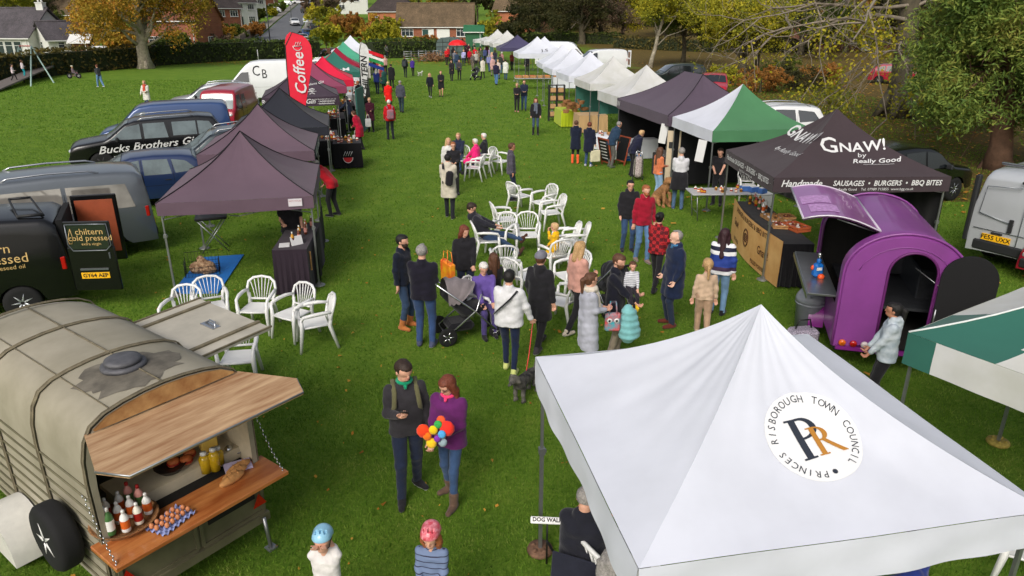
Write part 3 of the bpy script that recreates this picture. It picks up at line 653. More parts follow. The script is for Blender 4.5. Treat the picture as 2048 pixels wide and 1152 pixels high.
# tall tree whose bare boughs hang over the tents, leaf sprays only at some ends
def tall_tree():
    root = thing("broadleaf_tree", "tall tree with thick grey green trunk and bare boughs reaching left over the parked cars", "tree"); base = flat(1795, 234); base.z = 0
    root.location = base; t = MB(); top = at_depth(1832, -260, base.y+1)-base
    pts = [Vector((0, 0, -.1)), at_depth(1803, 150, base.y)-base, at_depth(1815, 60, base.y+.2)-base, at_depth(1826, -40, base.y+.4)-base, top]
    t.tube(pts, [.8, .52, .5, .46, .3], 14)
    for a in range(6): t.tube([(math.cos(a)*1.25, math.sin(a)*1.25, -.1), (math.cos(a)*.4, math.sin(a)*.4, 1.3)], [.12, .4], 7)
    t.build("trunk", BARK, root); P = []; br = MB(); rr = random.Random(11)
    def grow(a, d, L, r, depth):
        n = 6; p = [a]; dd = d.copy()
        for i in range(n):
            dd = (dd+Vector([rr.gauss(0, .13) for _ in range(3)])+Vector((0, 0, -.05 if depth else -.03))).normalized(); p.append(p[-1]+dd*L/n)
        br.tube(p, [r*(1-.11*i) for i in range(n+1)], 5 if r > .02 else 3, caps=False)
        if depth < 3:
            for q in range(4):
                i = rr.randint(2, n); nd = (dd+Vector([rr.gauss(0, .62) for _ in range(3)])+Vector((0, 0, .1))).normalized()
                grow(p[i], nd, L*rr.uniform(.42, .66), r*.5, depth+1)
        elif rr.random() < leafy[0]:
            for _ in range(int(18*leafy[0])): P.append(p[-1]+Vector([rr.gauss(0, .28) for _ in range(3)]))
    leafy = [0]
    for (s, e, r, lf, dy) in [((1815, 40), (1560, 20), .13, .3, -3), ((1812, 90), (1640, 110), .1, .95, -5), ((1822, 10), (1420, -10), .11, .35, 1), ((1824, -20), (1480, 30), .12, .4, 4), 
                          ((1826, -40), (1650, -40), .1, .5, -2), ((1820, 20), (1930, -20), .12, .6, 0), ((1815, 60), (1700, 40), .09, .7, 2), ((1830, -60), (1500, -60), .11, .2, -4), ((1818, 100), (1670, 150), .07, .8, -4)]:
        leafy[0] = lf; a = at_depth(*s, base.y)-base; b2 = at_depth(*e, base.y+dy)-base; d = b2-a
        grow(a, d.normalized(), d.length*.8, r, 0)
    br.build("branch", TWIG, root); P = np.array([tuple(p) for p in P]); P = np.repeat(P, 2, 0)+RNG.normal(0, .12, (len(P)*2, 3))
    Vv, Ff = leaf_cloud(P, .15); put("crown", np_mesh("crown", Vv, Ff, YEL), root)
tall_tree()

# ================================================================ gazebos
def fabric(name, col, rough=.85, bump=.25, tr=.0, var=.05, bscale=5, col2=None):
    m = mat(name, col, rough, 0, var, 1.5, bump, bscale, spec=.2, sheen=.1, col2=col2)
    if tr and not m.get("tr"):
        m["tr"] = 1; N, L, b = nodes_of(m); t = N.new("ShaderNodeBsdfTranslucent"); t.inputs[0].default_value = lin(col); ms = N.new("ShaderNodeMixShader"); ms.inputs[0].default_value = tr
        L.new(b.outputs[0], ms.inputs[1]); L.new(t.outputs[0], ms.inputs[2]); L.new(ms.outputs[0], N["Material Output"].inputs[0])
    return m
CW = fabric("white_canopy", (217, 220, 231), tr=.16, bump=.12); CWD = fabric("grubby_white_canopy", (202, 202, 196), tr=.2, bump=.2, col2=(218, 218, 218), var=.1)
CMAR = fabric("faded_plum_canopy", (96, 78, 90), tr=.04); CCHA = fabric("charcoal_plum_canopy", (84, 72, 86), tr=.04); CBLK = fabric("black_canopy", (40, 42, 50), tr=.02)
CGIN = fabric("dark_plum_canopy", (66, 54, 66), tr=.03); CGNW = fabric("gnaw_canopy", (62, 52, 56), tr=.02); CMAU = fabric("mauve_canopy", (132, 62, 88), tr=.05)
CPNK = fabric("pink_red_canopy", (212, 34, 66), tr=.12); CGRN = fabric("dark_green_canopy", (46, 104, 92), tr=.06); CMRN = fabric("maroon_canopy", (138, 24, 50), tr=.06)
CLGR = fabric("pale_green_canopy", (76, 158, 128), tr=.1); CGR2 = fabric("grass_green_canopy", (74, 124, 86), tr=.08); CGR3 = fabric("deep_green_canopy", (48, 100, 88), tr=.06)
CNAV = fabric("navy_canopy", (72, 68, 98), tr=.05); SEAM = mat("dark_seam", (26, 22, 28), .8, 0, 0); BLKW = fabric("black_side_wall", (20, 20, 23)); DGW = fabric("green_side_wall", (60, 110, 100), tr=.1)
PLATE = mat("foot_plate", (140, 142, 140), .5, .6, .15)
def canopy_fn(w, d, ez, rise, ridge=0.0, sag=.07, wr=0.0, k=0.0):
    hw, hd, hr = w/2, d/2, ridge/2
    E = [((-hw, -hd), (hw, -hd)), ((hw, -hd), (hw, hd)), ((hw, hd), (-hw, hd)), ((-hw, hd), (-hw, -hd))]
    A = [((0, -hr), (0, -hr)), ((0, -hr), (0, hr)), ((0, hr), (0, hr)), ((0, hr), (0, -hr))]
    def S(p, s, t, off=0.0):
        (a, b), (c, e) = E[p], A[p]
        x0 = a[0]+(b[0]-a[0])*s; y0 = a[1]+(b[1]-a[1])*s; x1 = c[0]+(e[0]-c[0])*s; y1 = c[1]+(e[1]-c[1])*s
        pr = .62*t+.38*t**2.6; z = ez+rise*pr-sag*(1-(2*s-1)**2)*4*t*(1-t)
        if wr:
            u = 2*s-1; f = t*(1-t)*4
            z += wr*f*(math.sin(s*46+3*t+p)*.5*t+math.sin(s*21+p*2+t*5)*.5+.6*math.sin((s+t*.6)*11+p))*(1-.5*u*u)
            z += wr*.5*math.sin(s*9+p)*(1-t)**3*(1-u*u)
        return Vector((x0+(x1-x0)*t, y0+(y1-y0)*t, z+off))
    return S
def tent(label, c, yaw, w, d, ez, rise, mats, pat=None, val=.27, vmats=None, ridge=0.0, wr=.006, sag=.07, walls=(), group=None, seam=None, plate=True, legs=(0, 1, 2, 3), cat="gazebo", res=14, wavy=.012, vseed=0):
    """mats: list of canopy materials; pat(panel, s, t) chooses one; panels: 0 near, 1 right, 2 far, 3 left"""
    root = thing("gazebo", label, cat, (c[0], c[1], 0), R(yaw), group)
    S = canopy_fn(w, d, ez, rise, ridge, sag, wr); pat = pat or (lambda p, s, t: 0); V = []; F = []; mi = []; n = res; off = 0
    for p in range(4):
        for i in range(n+1):
            for j in range(n+1): V.append(tuple(S(p, i/n, j/n)))
        for i in range(n):
            for j in range(n):
                a = off+i*(n+1)+j; F.append((a, a+n+1, a+n+2, a+1)); mi.append(pat(p, (i+.5)/n, (j+.5)/n))
        off += (n+1)**2
    co = np_mesh("canopy", np.array(V), np.array(F), mats, mi, True); cano = put("canopy", co, root)
    V = []; F = []; mi = []; off = 0; rr = random.Random(vseed+int(c[1]*10)); ph = rr.random()*6; m2 = 4*n
    dirs = [(0, -1), (1, 0), (0, 1), (-1, 0)]
    for p in range(4):
        for i in range(m2+1):
            s = i/m2; top = S(p, s, 0); dn = dirs[p]
            for j in range(5):
                q = j/4; wv = wavy*.5*(q*math.sin(s*9+ph+p)+.5*q*math.sin(s*31+p*2)+.6*math.sin(q*3.1)*math.sin(s*17+q*4+p)); drp = -sag*.25*math.sin(math.pi*s)*q
                V.append((top.x+dn[0]*(wv+.006), top.y+dn[1]*(wv+.006), top.z-val*q+drp))
        for i in range(m2):
            for j in range(4):
                a = off+i*5+j; F.append((a, a+1, a+6, a+5)); mi.append((vmats or pat)(p, (i+.5)/m2, 0.0) if vmats is None or callable(vmats) else vmats[p])
        off += (m2+1)*5
    put("valance", np_mesh("valance", np.array(V), np.array(F), mats, mi, True), root)
    if seam:
        q = MB()
        for p in range(4): q.tube([S(p, 0, t/8, .008) for t in range(9)], .011, 5)
        q.build("seam", seam, cano)
    corners = [(-w/2+.06, -d/2+.06), (w/2-.06, -d/2+.06), (w/2-.06, d/2-.06), (-w/2+.06, d/2-.06)]
    for i in legs:
        x, y = corners[i]; q = MB(); q.box((x, y, .62), (.036, .036, 1.24)); q.box((x, y, ez/2+.6), (.028, .028, ez-1.26)); q.box((x, y, 1.24), (.06, .06, .07)); q.box((x+.03, y, 1.24), (.03, .03, .03))
        lg = q.build("leg", STEEL, root)
        if plate: z = MB(); z.lathe([(.0, .03), (.10, .03), (.125, .015), (.125, .004)], 16, (x, y, 0)); z.box((x, y, .05), (.07, .07, .05)); z.build("foot_plate", PLATE, lg)
    q = MB()
    for i in range(4):
        a, b = corners[i], corners[(i+1) % 4]; a = Vector((*a, 0)); b = Vector((*b, 0))
        for k in range(2):
            u, v = a.lerp(b, k/2), a.lerp(b, (k+1)/2)
            q.tube([u+Vector((0, 0, ez-.08)), v+Vector((0, 0, ez-.34))], .012, 4); q.tube([u+Vector((0, 0, ez-.34)), v+Vector((0, 0, ez-.08))], .012, 4)
    q.tube([(0, 0, ez-.3), (0, 0, ez+rise-.03)], .02, 6)
    for x, y in corners: q.tube([(x, y, ez-.1), (0, 0, ez-.28)], .011, 4)
    q.build("frame", STEEL, root)
    for (p, m, z0, z1) in walls:
        a, b = [(0, 1), (1, 2), (2, 3), (3, 0)][p]; a, b = Vector((*corners[a], 0)), Vector((*corners[b], 0)); q = MB(); nn = Vector((*dirs[p], 0))
        q.grid(lambda u, v: a.lerp(b, u)+nn*(.03+.018*math.sin(u*40+p)*(1-v*.5))+Vector((0, 0, z0+(z1-z0)*v)), 40, 4); q.build("side_wall", m, root)
    root["S"] = 0; TS[root.name] = (S, w, d, ez, rise); return root
TS = {}
def on_panel(t, p, s0, t0, off=.012):
    """carries lettering onto panel p of a canopy, x along the eave, y up the slope"""
    S, w, d, ez, rise = TS[t.name]; L = w if p in (0, 2) else d; D = (d if p in (0, 2) else w)/2; sl = math.hypot(D, rise)
    X0 = (s0-.5)*L*(1-t0)
    def fn(x, y):
        T = min(.97, max(0, t0+y/sl)); return S(p, .5+(X0+x)/(L*(1-T)), T, off)
    return fn
def on_valance(t, p, s0, drop, off=.03):
    S, w, d, ez, rise = TS[t.name]; L = w if p in (0, 2) else d; dn = [(0, -1), (1, 0), (0, 1), (-1, 0)][p]
    def fn(x, y):
        q = S(p, min(1, max(0, s0+x/L)), 0); return Vector((q.x+dn[0]*off, q.y+dn[1]*off, q.z-drop+y))
    return fn
def child(o, nm): return [c for c in o.children if c.name.split('.')[0] == nm][0]

# --- the council's white gazebo, nearest
W1 = tent("large clean white gazebo in front with round town council emblem on its roof", (1.87, 5.0), 10.6, 2.82, 2.82, 2.25, 1.0, [CW], val=.3, wr=.009, sag=.055, wavy=.03, res=48, plate=False)
def weight(parent, x, y, m, r=.13):
    q = MB(); q.lathe([(.03, .0), (r, 0), (r+.01, .02), (r, .05), (.05, .055)], 22, (x, y, 0))
    for k in range(5): a = k*1.257; q.tube([(x+math.cos(a)*r*.62-.02, y+math.sin(a)*r*.62, .056), (x+math.cos(a)*r*.62+.02, y+math.sin(a)*r*.62, .056)], .022, 8)
    return q.build("weight_plate", m, parent)
WB = mat("rusty_brown_weight", (112, 84, 66), .8, .2, .35, 20, .4); WY = mat("yellow_weight", (150, 132, 58), .7, 0, .3, 20, .3)
for lg, cx in [(c, k) for k, c in enumerate([c for c in W1.children if c.name.startswith("leg")])]:
    x, y = [(-1.35, -1.35), (1.35, -1.35), (1.35, 1.35), (-1.35, 1.35)][cx]; weight(lg, x, y, WB if cx == 3 else WY)
cano = child(W1, "canopy"); base = on_panel(W1, 0, .5, 0, .012)
S1 = TS[W1.name][0]
def find_spot(t, p, px, py):
    best = None; Mx = Matrix.Translation(t.location) @ Matrix.Rotation(t.rotation_euler.z, 4, 'Z')
    for i in range(61):
        for j in range(61):
            q = Mx @ TS[t.name][0](p, i/60, j/60); d = q.y*math.cos(CAM_TILT)-(q.z-CAM_H)*math.sin(CAM_TILT); v = q.y*math.sin(CAM_TILT)+(q.z-CAM_H)*math.cos(CAM_TILT)
            e = (1024+FPX*q.x/d-px)**2+(576-FPX*v/d-py)**2
            if best is None or e < best[0]: best = (e, i/60, j/60)
    return best[1:]
sp = find_spot(W1, 0, 1627, 880)
EM = mat("emblem_white", (222, 223, 224), .7, 0, 0); EG = mat("emblem_gold", (176, 120, 44), .6, 0, 0); EN = mat("emblem_dark", (40, 46, 58), .6, 0, 0)
fn = on_panel(W1, 0, sp[0], sp[1], .008); ER = .345; TILT = R(8)
def fr(f, a=TILT):
    return lambda x, y: f(x*math.cos(a)-y*math.sin(a), x*math.sin(a)+y*math.cos(a))
fe = fr(fn); q = MB(); V = [fe(0, 0)]; F = []
for k in range(1, 9):
    for j in range(48): a = 2*math.pi*j/48; V.append(fe(ER*k/8*math.cos(a), ER*k/8*math.sin(a)))
F = [(0, 1+j, 1+(j+1) % 48) for j in range(48)]+[(1+(k-1)*48+j, 1+k*48+j, 1+k*48+(j+1) % 48, 1+(k-1)*48+(j+1) % 48) for k in range(1, 8) for j in range(48)]
q.add(V, F, 0, True); emb = q.build("emblem", EM, cano)
fn2 = fr(on_panel(W1, 0, sp[0], sp[1], .014))
def arc_text(body, f, rad, a0, a1, size, mater, parent):
    q = MB(); n = len(body)
    for i, ch in enumerate(body):
        if ch == ' ': continue
        a = a0+(a1-a0)*i/(n-1); V, F = text_mesh(ch, size=size, wide=.9); V2 = []
        for x, y, _ in V:
            r2 = rad+y; u = x; V2.append(f(r2*math.sin(a)+u*math.cos(a), r2*math.cos(a)-u*math.sin(a)))
        q.add(V2, F)
    return q.build("lettering", mater, parent)
arc_text("PRINCES RISBOROUGH TOWN COUNCIL", fn2, ER*.84, R(-166), R(146), .075, EN, emb)
q = MB(); V, F = text_mesh("\u2022", size=.16); q.add([fn2(x+.03*0, y-ER*.84+.0) for x, y, _ in V], F); q.build("dot", EN, emb)
def serif_P(f, x0, y0, h, w, st, bowl=.52, leg=False):
    q = MB(); s = h*.045
    def qd(pts): q.add([f(x, y) for x, y in pts], [tuple(range(len(pts)))])
    for k in range(6): a, b = k/6*h, (k+1)/6*h; qd([(x0, y0+a), (x0+st, y0+a), (x0+st, y0+b), (x0, y0+b)])
    qd([(x0-st*.5, y0), (x0+st*1.5, y0), (x0+st*1.5, y0+s), (x0-st*.5, y0+s)]); qd([(x0-st*.6, y0+h-s), (x0+st, y0+h-s), (x0+st, y0+h), (x0-st*.6, y0+h)])
    cx = x0+st*1.2; ry = h*bowl/2; cy = y0+h-ry; n = 14; ro = w-st*1.2
    for k in range(n):
        a, b = math.pi/2-math.pi*k/n, math.pi/2-math.pi*(k+1)/n
        def pt(t, r): return (cx+ro*r*math.cos(t) if r > .9 else cx+(ro-st)*math.cos(t), cy+(ry if r > .9 else ry-s*1.2)*math.sin(t))
        qd([pt(a, 1), pt(b, 1), pt(b, .5), pt(a, .5)])
    for yy in (y0+h-s*1.2, y0+h-2*ry): qd([(x0+st*.6, yy), (cx+.01, yy), (cx+.01, yy+s*1.2), (x0+st*.6, yy+s*1.2)])
    if leg:
        yb = y0+h-2*ry+s
        for k in range(4):
            t0, t1 = k/4, (k+1)/4
            xa, xb = cx+(w*.95)*t0, cx+(w*.95)*t1; ya, yb2 = yb+(y0-yb)*t0, yb+(y0-yb)*t1; qd([(xa, ya), (xa+st*1.1, ya), (xb+st*1.1, yb2), (xb, yb2)])
    return q
serif_P(fn2, -.125, -.15, .31, .19, .052).build("letter", EN, emb)
fn3 = fr(on_panel(W1, 0, sp[0], sp[1], .018)); serif_P(fn3, -.01, -.15, .22, .125, .04, .5, True).build("letter", EG, emb)

# --- green and white gazebo at the right edge
def corners_pat(k=.42):
    return lambda p, s, t: 1 if (min(s, 1-s)*(1-t)+t*.5) < k else 0
G2 = tent("green and white gazebo with dirty valance cut off by the right edge", (5.97, 6.25), 32.5, 2.8, 2.8, 2.25, 1.0, [CWD, CGR3],
          pat=lambda p, s, t: 1 if (((s if p == 3 else 1-s) if p in (2, 3) else .9)*(1-t)+t*.5) < .3+.14*t else 0,
          vmats=lambda p, s, t: 1 if (p == 3 and s < .1) or (p == 2 and s > .9) else 0, val=.34, seam=mat("white_piping", (210, 214, 212), .7, 0, 0), wavy=.018, wr=.006, res=44, plate=False)
for k, lg in enumerate([c for c in G2.children if c.name.startswith("leg")]):
    x, y = [(-1.34, -1.34), (1.34, -1.34), (1.34, 1.34), (-1.34, 1.34)][k]; weight(lg, x, y, WY)
# --- the burger tent
GN = tent("charcoal burger stall gazebo with large white shop lettering on roof and valance", (7.0, 15.85), 1.5, 3.6, 3.15, 2.2, 1.15, [CGNW], val=.3, wr=.007, res=24,
          walls=[(1, BLKW, .05, 1.95)], wavy=.01)
cano = child(GN, "canopy"); vl = child(GN, "valance")
s0, t0 = find_spot(GN, 0, 1676, 298)
lettering("NAW!", on_panel(GN, 0, s0, t0), WHITEINK, cano, size=.36, shear=.18, bold=.006, align='LEFT')
lettering("G", on_panel(GN, 0, s0, t0+.02), WHITEINK, cano, size=.56, shear=.1, bold=.006, align='RIGHT')
s1, t1 = find_spot(GN, 0, 1724, 314); lettering("by", on_panel(GN, 0, s1, t1+.02), WHITEINK, cano, size=.2, shear=.3)
s1, t1 = find_spot(GN, 0, 1750, 323); lettering("Really Good", on_panel(GN, 0, s1, t1), WHITEINK, cano, size=.2, shear=.4, bold=.003); lettering("________", on_panel(GN, 0, s1, t1-.03), WHITEINK, cano, size=.16)
s1, t1 = find_spot(GN, 3, 1604, 276); lettering("GNAW!", on_panel(GN, 3, s1, t1), WHITEINK, cano, size=.4, shear=.18, bold=.008)
s1, t1 = find_spot(GN, 3, 1575, 305); lettering("by Really Good", on_panel(GN, 3, s1, t1), WHITEINK, cano, size=.2, shear=.3)
lettering("Handmade", on_valance(GN, 0, .155, .12), WHITEINK, vl, size=.19, shear=.25, bold=.004); lettering("SAUSAGES  \u2022  BURGERS  \u2022  BBQ BITES", on_valance(GN, 0, .64, .12), WHITEINK, vl, size=.15, shear=.12, bold=.003, wide=.9)
lettering("Really Good    Tel. 07989 715855  www.bgg.co.uk", on_valance(GN, 0, .58, .24), WHITEINK, vl, size=.075)
lettering("Handmade SAUSAGES  \u2022  BURGERS  \u2022  BBQ BITES", on_valance(GN, 3, .5, .13), WHITEINK, vl, size=.16, shear=.12, bold=.003, wide=.82)
lettering("Really Good   www.bgg.co.uk", on_valance(GN, 3, .5, .25), WHITEINK, vl, size=.07)
# --- right hand row going back
tent("white gazebo with one grass green roof panel between burger tent and plum tent", (6.7, 21.6), 9.5, 2.95, 2.95, 2.25, 1.1, [CW, CGR2], pat=lambda p, s, t: 1 if p in (0, 1) else 0, wr=.006,
     walls=[(2, BLKW, .1, 2.1), (1, BLKW, .1, 2.1)], val=.3)
CT = tent("wide charcoal plum gazebo with double peak and black side walls in the right row", (6.25, 25.8), 11.3, 3.7, 4.85, 2.25, 1.08, [CCHA], ridge=1.5, seam=SEAM, val=.34, wr=.012, res=20, walls=[(2, BLKW, .1, 2.1), (1, BLKW, .1, 2.1), (0, BLKW, .1, 2.1)])
lettering("W", on_valance(CT, 3, .05, .17), WHITEINK, child(CT, "valance"), size=.3)
GW = "white gazebos in the right hand row"
tent("first white gazebo beyond the plum tent, over the white cake table", (5.3, 29.6), 12, 2.95, 2.95, 2.25, 1.1, [CWD], val=.36, wr=.01, group=GW, walls=[(2, DGW, 1.3, 2.1)])
tent("white gazebo with green inner wall left of the cake table", (4.75, 35.4), 9, 2.95, 2.95, 2.25, 1.1, [CWD], val=.3, wr=.012, group=GW, walls=[(2, DGW, .6, 2.1)])
def sail_letter(t, s="J.S"): lettering(s, on_panel(t, 1, .5, .34), BLACKINK, child(t, "canopy"), size=.4)
w6 = tent("white gazebo over the basket stall with frilled valance", (4.1, 39.6), 9, 2.95, 2.95, 2.25, 1.1, [CW], val=.3, wr=.01, group=GW, wavy=.03)
w7 = tent("white gazebo with small black letters behind the basket stall gazebo", (3.5, 43.2), 7, 2.95, 2.95, 2.3, 1.1, [CW], val=.3, wr=.01, group=GW)
lettering("J.S", on_panel(w7, 0, .62, .3), BLACKINK, child(w7, "canopy"), size=.5)
tent("white gazebo between the two lettered gazebos", (3.25, 48.5), 5, 3, 3, 2.25, 1.15, [CW], val=.3, group=GW)
w8 = tent("tall white gazebo over the fruit and vegetable stall", (1.98, 59.5), 6, 3.4, 3.4, 2.3, 1.2, [CW], val=.34, group=GW)
lettering("J.S", on_panel(w8, 0, .68, .3), BLACKINK, child(w8, "canopy"), size=.6)
tent("white gazebo peaking behind the fruit and vegetable gazebo", (2.75, 64.5), 6, 3, 3, 2.25, 1.1, [CW], val=.3, group=GW)
tent("small navy blue gazebo among the far white ones", (.5, 71.0), 8, 3.6, 3.2, 2.2, 1.1, [CNAV], val=.3, seam=SEAM)
tent("second farthest white gazebo just behind the navy one", (-.5, 79.5), 8, 3.4, 3.2, 2.25, 1.25, [CWD], val=.36, group=GW, walls=[(3, DGW, 1.2, 2.2)])
tent("farthest white peaked gazebo of the right hand row", (-1.6, 84.5), 8, 3.4, 3.2, 2.25, 1.25, [CWD], val=.36, group=GW)
tent("flat white awning past the farthest white gazebo", (-3.0, 90), 8, 3.0, 3.0, 2.2, .35, [CWD], val=.3)
# --- left hand row going back
L1 = tent("nearest faded plum gazebo with black seams and a white notice on its valance", (-5.68, 15.2), 12, 2.9, 3.25, 1.9, 1.07, [CMAR], seam=SEAM, val=.24, wr=.006, res=24, walls=[(1, mat("dark_banner_wall", (30, 26, 28), .8, 0, .1), .05, .95)])
q = MB(); q.box((1.1, -3.25/2-.035, 1.80), (.26, .01, .15)); nt_ = q.build("notice", mat("paper_white", (205, 200, 205), .8, 0, 0), child(L1, "valance"))
lettering("HOT FOOD", frame_fn((1.1, -3.25/2-.042, 1.83), (1, 0, 0), (0, 0, 1)), mat("red_print", (150, 30, 36), .6, 0, 0), nt_, size=.045)
L2 = tent("second faded plum gazebo on the left with dark lettered side valance", (-6.9, 20.0), 12, 2.9, 2.9, 1.9, 1.07, [CMAR, mat("navy_banner", (36, 44, 62), .7, 0, .05)], seam=SEAM, val=.26, wr=.006, vmats=[0, 1, 0, 0])
lettering("WOOD CHEEKS", on_valance(L2, 1, .45, .13), WHITEINK, child(L2, "valance"), size=.3, bold=.004)
tent("blue black gazebo behind the plum ones on the left", (-7.45, 23.8), 13, 2.9, 2.9, 1.95, 1.07, [CBLK], seam=SEAM, val=.26, wr=.006)
GI = tent("dark plum gin stall gazebo with white glass figures and script on its roof", (-8.7, 30.6), 15, 2.95, 2.95, 2.15, 1.1, [CGIN], seam=SEAM, val=.34, wr=.005, res=20)
cano = child(GI, "canopy"); vl = child(GI, "valance")
s1, t1 = find_spot(GI, 0, 607, 184); fg = on_panel(GI, 0, s1, t1, .015); q = MB()
for k in (-.34, 0, .34):
    seg = [((k-.1, .16), (k+.1, .16)), ((k-.1, .16), (k-.07, .06)), ((k+.1, .16), (k+.07, .06)), ((k-.07, .06), (k+.07, .06)), ((k, .06), (k, -.13)), ((k-.17, -.02), (k+.17, -.02)), ((k, -.13), (k-.1, -.25)), ((k, -.13), (k+.1, -.25)), ((k-.08, .15), (k, .22)), ((k, .22), (k+.08, .15))]
    for a, b in seg: q.tube([fg(*a), fg(*b)], .016, 4)
q.build("figure_print", WHITEINK, cano)
s1, t1 = find_spot(GI, 0, 622, 169); lettering("Bucks Brothers Gin", on_panel(GI, 0, s1-.1, t1), WHITEINK, cano, size=.16, shear=.3)
lettering("Bucks Brothers Gin", on_valance(GI, 0, .33, .17), WHITEINK, vl, size=.26, shear=.3, bold=.004)
lettering("www.bucksbrothers.co.uk", on_valance(GI, 0, .8, .09), WHITEINK, vl, size=.085); lettering("\u2022 bucksbrothersgin", on_valance(GI, 0, .83, .17), WHITEINK, vl, size=.085, bold=.003); lettering("\u2022 bucksbrothersgin", on_valance(GI, 0, .82, .26), WHITEINK, vl, size=.085, bold=.003)
mv = tent("mauve gazebo between gin tent and pink red tent", (-9.4, 35.2), 15, 2.95, 2.95, 2.1, 1.07, [CMAU, mat("grey_plum_print", (112, 88, 100), .8, 0, .1)], pat=lambda p, s, t: 1 if t < .22 and p == 1 else 0, seam=SEAM, val=.3)
lettering("Beans", on_panel(mv, 0, .45, .14), WHITEINK, child(mv, "canopy"), size=.34, shear=.3)
tent("bright pink red gazebo in the left row", (-9.9, 39.4), 13, 2.95, 2.95, 2.05, 1.07, [CPNK], val=.34, seam=mat("pink_seam", (170, 20, 50), .8, 0, 0))
dg = tent("dark green gazebo in the left row with white print", (-10.5, 44.5), 13, 2.95, 2.95, 2.05, 1.1, [CGRN], val=.3)
lettering("J\u00b7L\u00b7M", on_panel(dg, 0, .62, .2), WHITEINK, child(dg, "canopy"), size=.55, bold=.01)
tent("deep maroon gazebo between the two green ones", (-11.4, 49.2), 13, 3, 3, 2.05, 1.1, [CMRN], val=.3)
tent("pale green gazebo in the left row", (-12.7, 57.2), 13, 3.2, 3.2, 2.0, 1.2, [CLGR], val=.3)
tent("white gazebo at the far end of the left row", (-14.0, 66.0), 13, 3.4, 3.4, 2.1, 1.3, [CW], val=.3)

# ================================================================ chairs
def make_chair(label):
    t = thing("garden_chair", label, "chair")
    q = MB()
    q.grid(lambda u, v: Vector(((u-.5)*(.46-.05*(1-v)), -.2+.43*v, .435-.018*math.sin(math.pi*u)*math.sin(math.pi*v)-.02*(v > .94)*(v-.94)*16)), 8, 8)
    q.grid(lambda u, v: Vector(((.5-u)*(.46-.05*(1-v)), -.2+.43*v, .412-.015*math.sin(math.pi*u)*math.sin(math.pi*v))), 8, 8)
    for s in (-1, 1): q.tube([(s*.205, -.2, .425), (s*.23, .23, .423)], .016, 6)
    q.tube([(-.23, .23, .42), (0, .245, .418), (.23, .23, .42)], .02, 6); q.build("seat", WHITEP, t)
    q = MB(); B = lambda x, z: Vector((x, -.2-.13*(z-.42)/.42-.03*math.cos(x*6), z))
    arch = [B(-.2, .43), B(-.235, .56), B(-.255, .68), B(-.235, .79), B(-.15, .855), B(0, .875), B(.15, .855), B(.235, .79), B(.255, .68), B(.235, .56), B(.2, .43)]
    q.tube(arch, .024, 6); q.tube([B(-.21, .5), B(0, .49), B(.21, .5)], .02, 6)
    for k in range(-3, 4): q.tube([B(k*.036, .48), B(k*.052, .66), B(k*.068, .86-.006*k*k)], .0155, 4, flat=.5)
    q.build("backrest", WHITEP, t)
    for s in (-1, 1):
        q = MB(); q.tube([(s*.245, -.27, .66), (s*.275, -.12, .67), (s*.285, .06, .66), (s*.272, .2, .635), (s*.262, .235, .56)], [.024, .032, .034, .03, .022], 6); q.build("armrest", WHITEP, t)
        q = MB(); q.tube([(s*.262, .23, .6), (s*.25, .235, .42), (s*.272, .29, .0)], [.026, .038, .024], 5); q.build("leg", WHITEP, t)
        q = MB(); q.tube([(s*.225, -.26, .6), (s*.21, -.22, .42), (s*.255, -.33, .0)], [.024, .038, .024], 5); q.build("leg", WHITEP, t)
    return t
_c0 = None
def chair(px, py, yaw, label, p=None, z=0.0, group="white plastic garden chairs"):
    global _c0
    if _c0 is None: _c0 = make_chair(label); o = _c0; o["group"] = group
    else: o = dup(_c0, (0, 0, 0), 0, label)
    o.location = p if p is not None else at(px, py); o.location.z = z; o.rotation_euler = (0, 0, R(yaw)); return o
WC = "white plastic armchair "
for px, py, yaw, lb in [(1040, 421, -50, "farthest left of the central cluster, beside the man in the grey jacket"), (1086, 434, 125, "at the back right of the central cluster, turned to the left"),
    (1102, 456, 105, "side on with its back to the burger tent, right of the cluster"), (1010, 471, -75, "turned right, at the left side of the cluster"), (1055, 503, 180, "empty and facing the camera behind the seated man's boots"),
    (1003, 503, 150, "with a bag on it just behind the reclining man"), (1128, 519, 95, "behind the boy in yellow, seen side on"), (1146, 520, 90, "right behind the boy in yellow, seen from its side"),
    (1108, 548, 25, "under the boy in the yellow coat"), (1008, 560, 5, "with its back to the camera behind the long haired girl"), (1044, 592, -45, "with fan back left of the man in the grey beanie"),
    (1140, 590, 115, "half hidden behind the woman in the pink jumper"), (1122, 645, 55, "nearest of the cluster, right of the man in the black coat"), (968, 650, -110, "under the white haired woman behind the pushchair"),
    (975, 515, -80, "under the reclining man in the dark jacket"), (1000, 346, -125, "empty between the pink coated woman and grey jacketed man"), (950, 360, 75, "under the woman in bright pink"),
    (968, 350, 80, "under the white haired person behind the woman in pink"), (925, 343, 180, "under the fair haired woman in the back group"),
    (430, 656, 205, "left of three by the trailer's raised flap"), (521, 658, 178, "facing the camera behind the trailer flap"), (592, 671, 150, "third from the left beyond the flap, turned a little left"),
    (634, 690, 112, "nearest on the left, side on beyond the flap"), (372, 678, 180, "of which only the top of the back shows over the flap"), (485, 762, 190, "under the trailer's raised flap"),
    (1492, 398, 175, "inside the green and white gazebo beside the white boxes"), (1183, 236, 160, "behind the round white cake table"), (1172, 246, 80, "at the left of the round white cake table")]:
    chair(px, py, yaw, WC+lb)
c1 = chair(0, 0, 60, WC+"with a maroon cloth over it at the bottom right corner", p=at(2040, 1165)); chair(0, 0, -60, WC+"under the council gazebo, mostly hidden by it", p=Vector((1.0, 5.3, 0)))

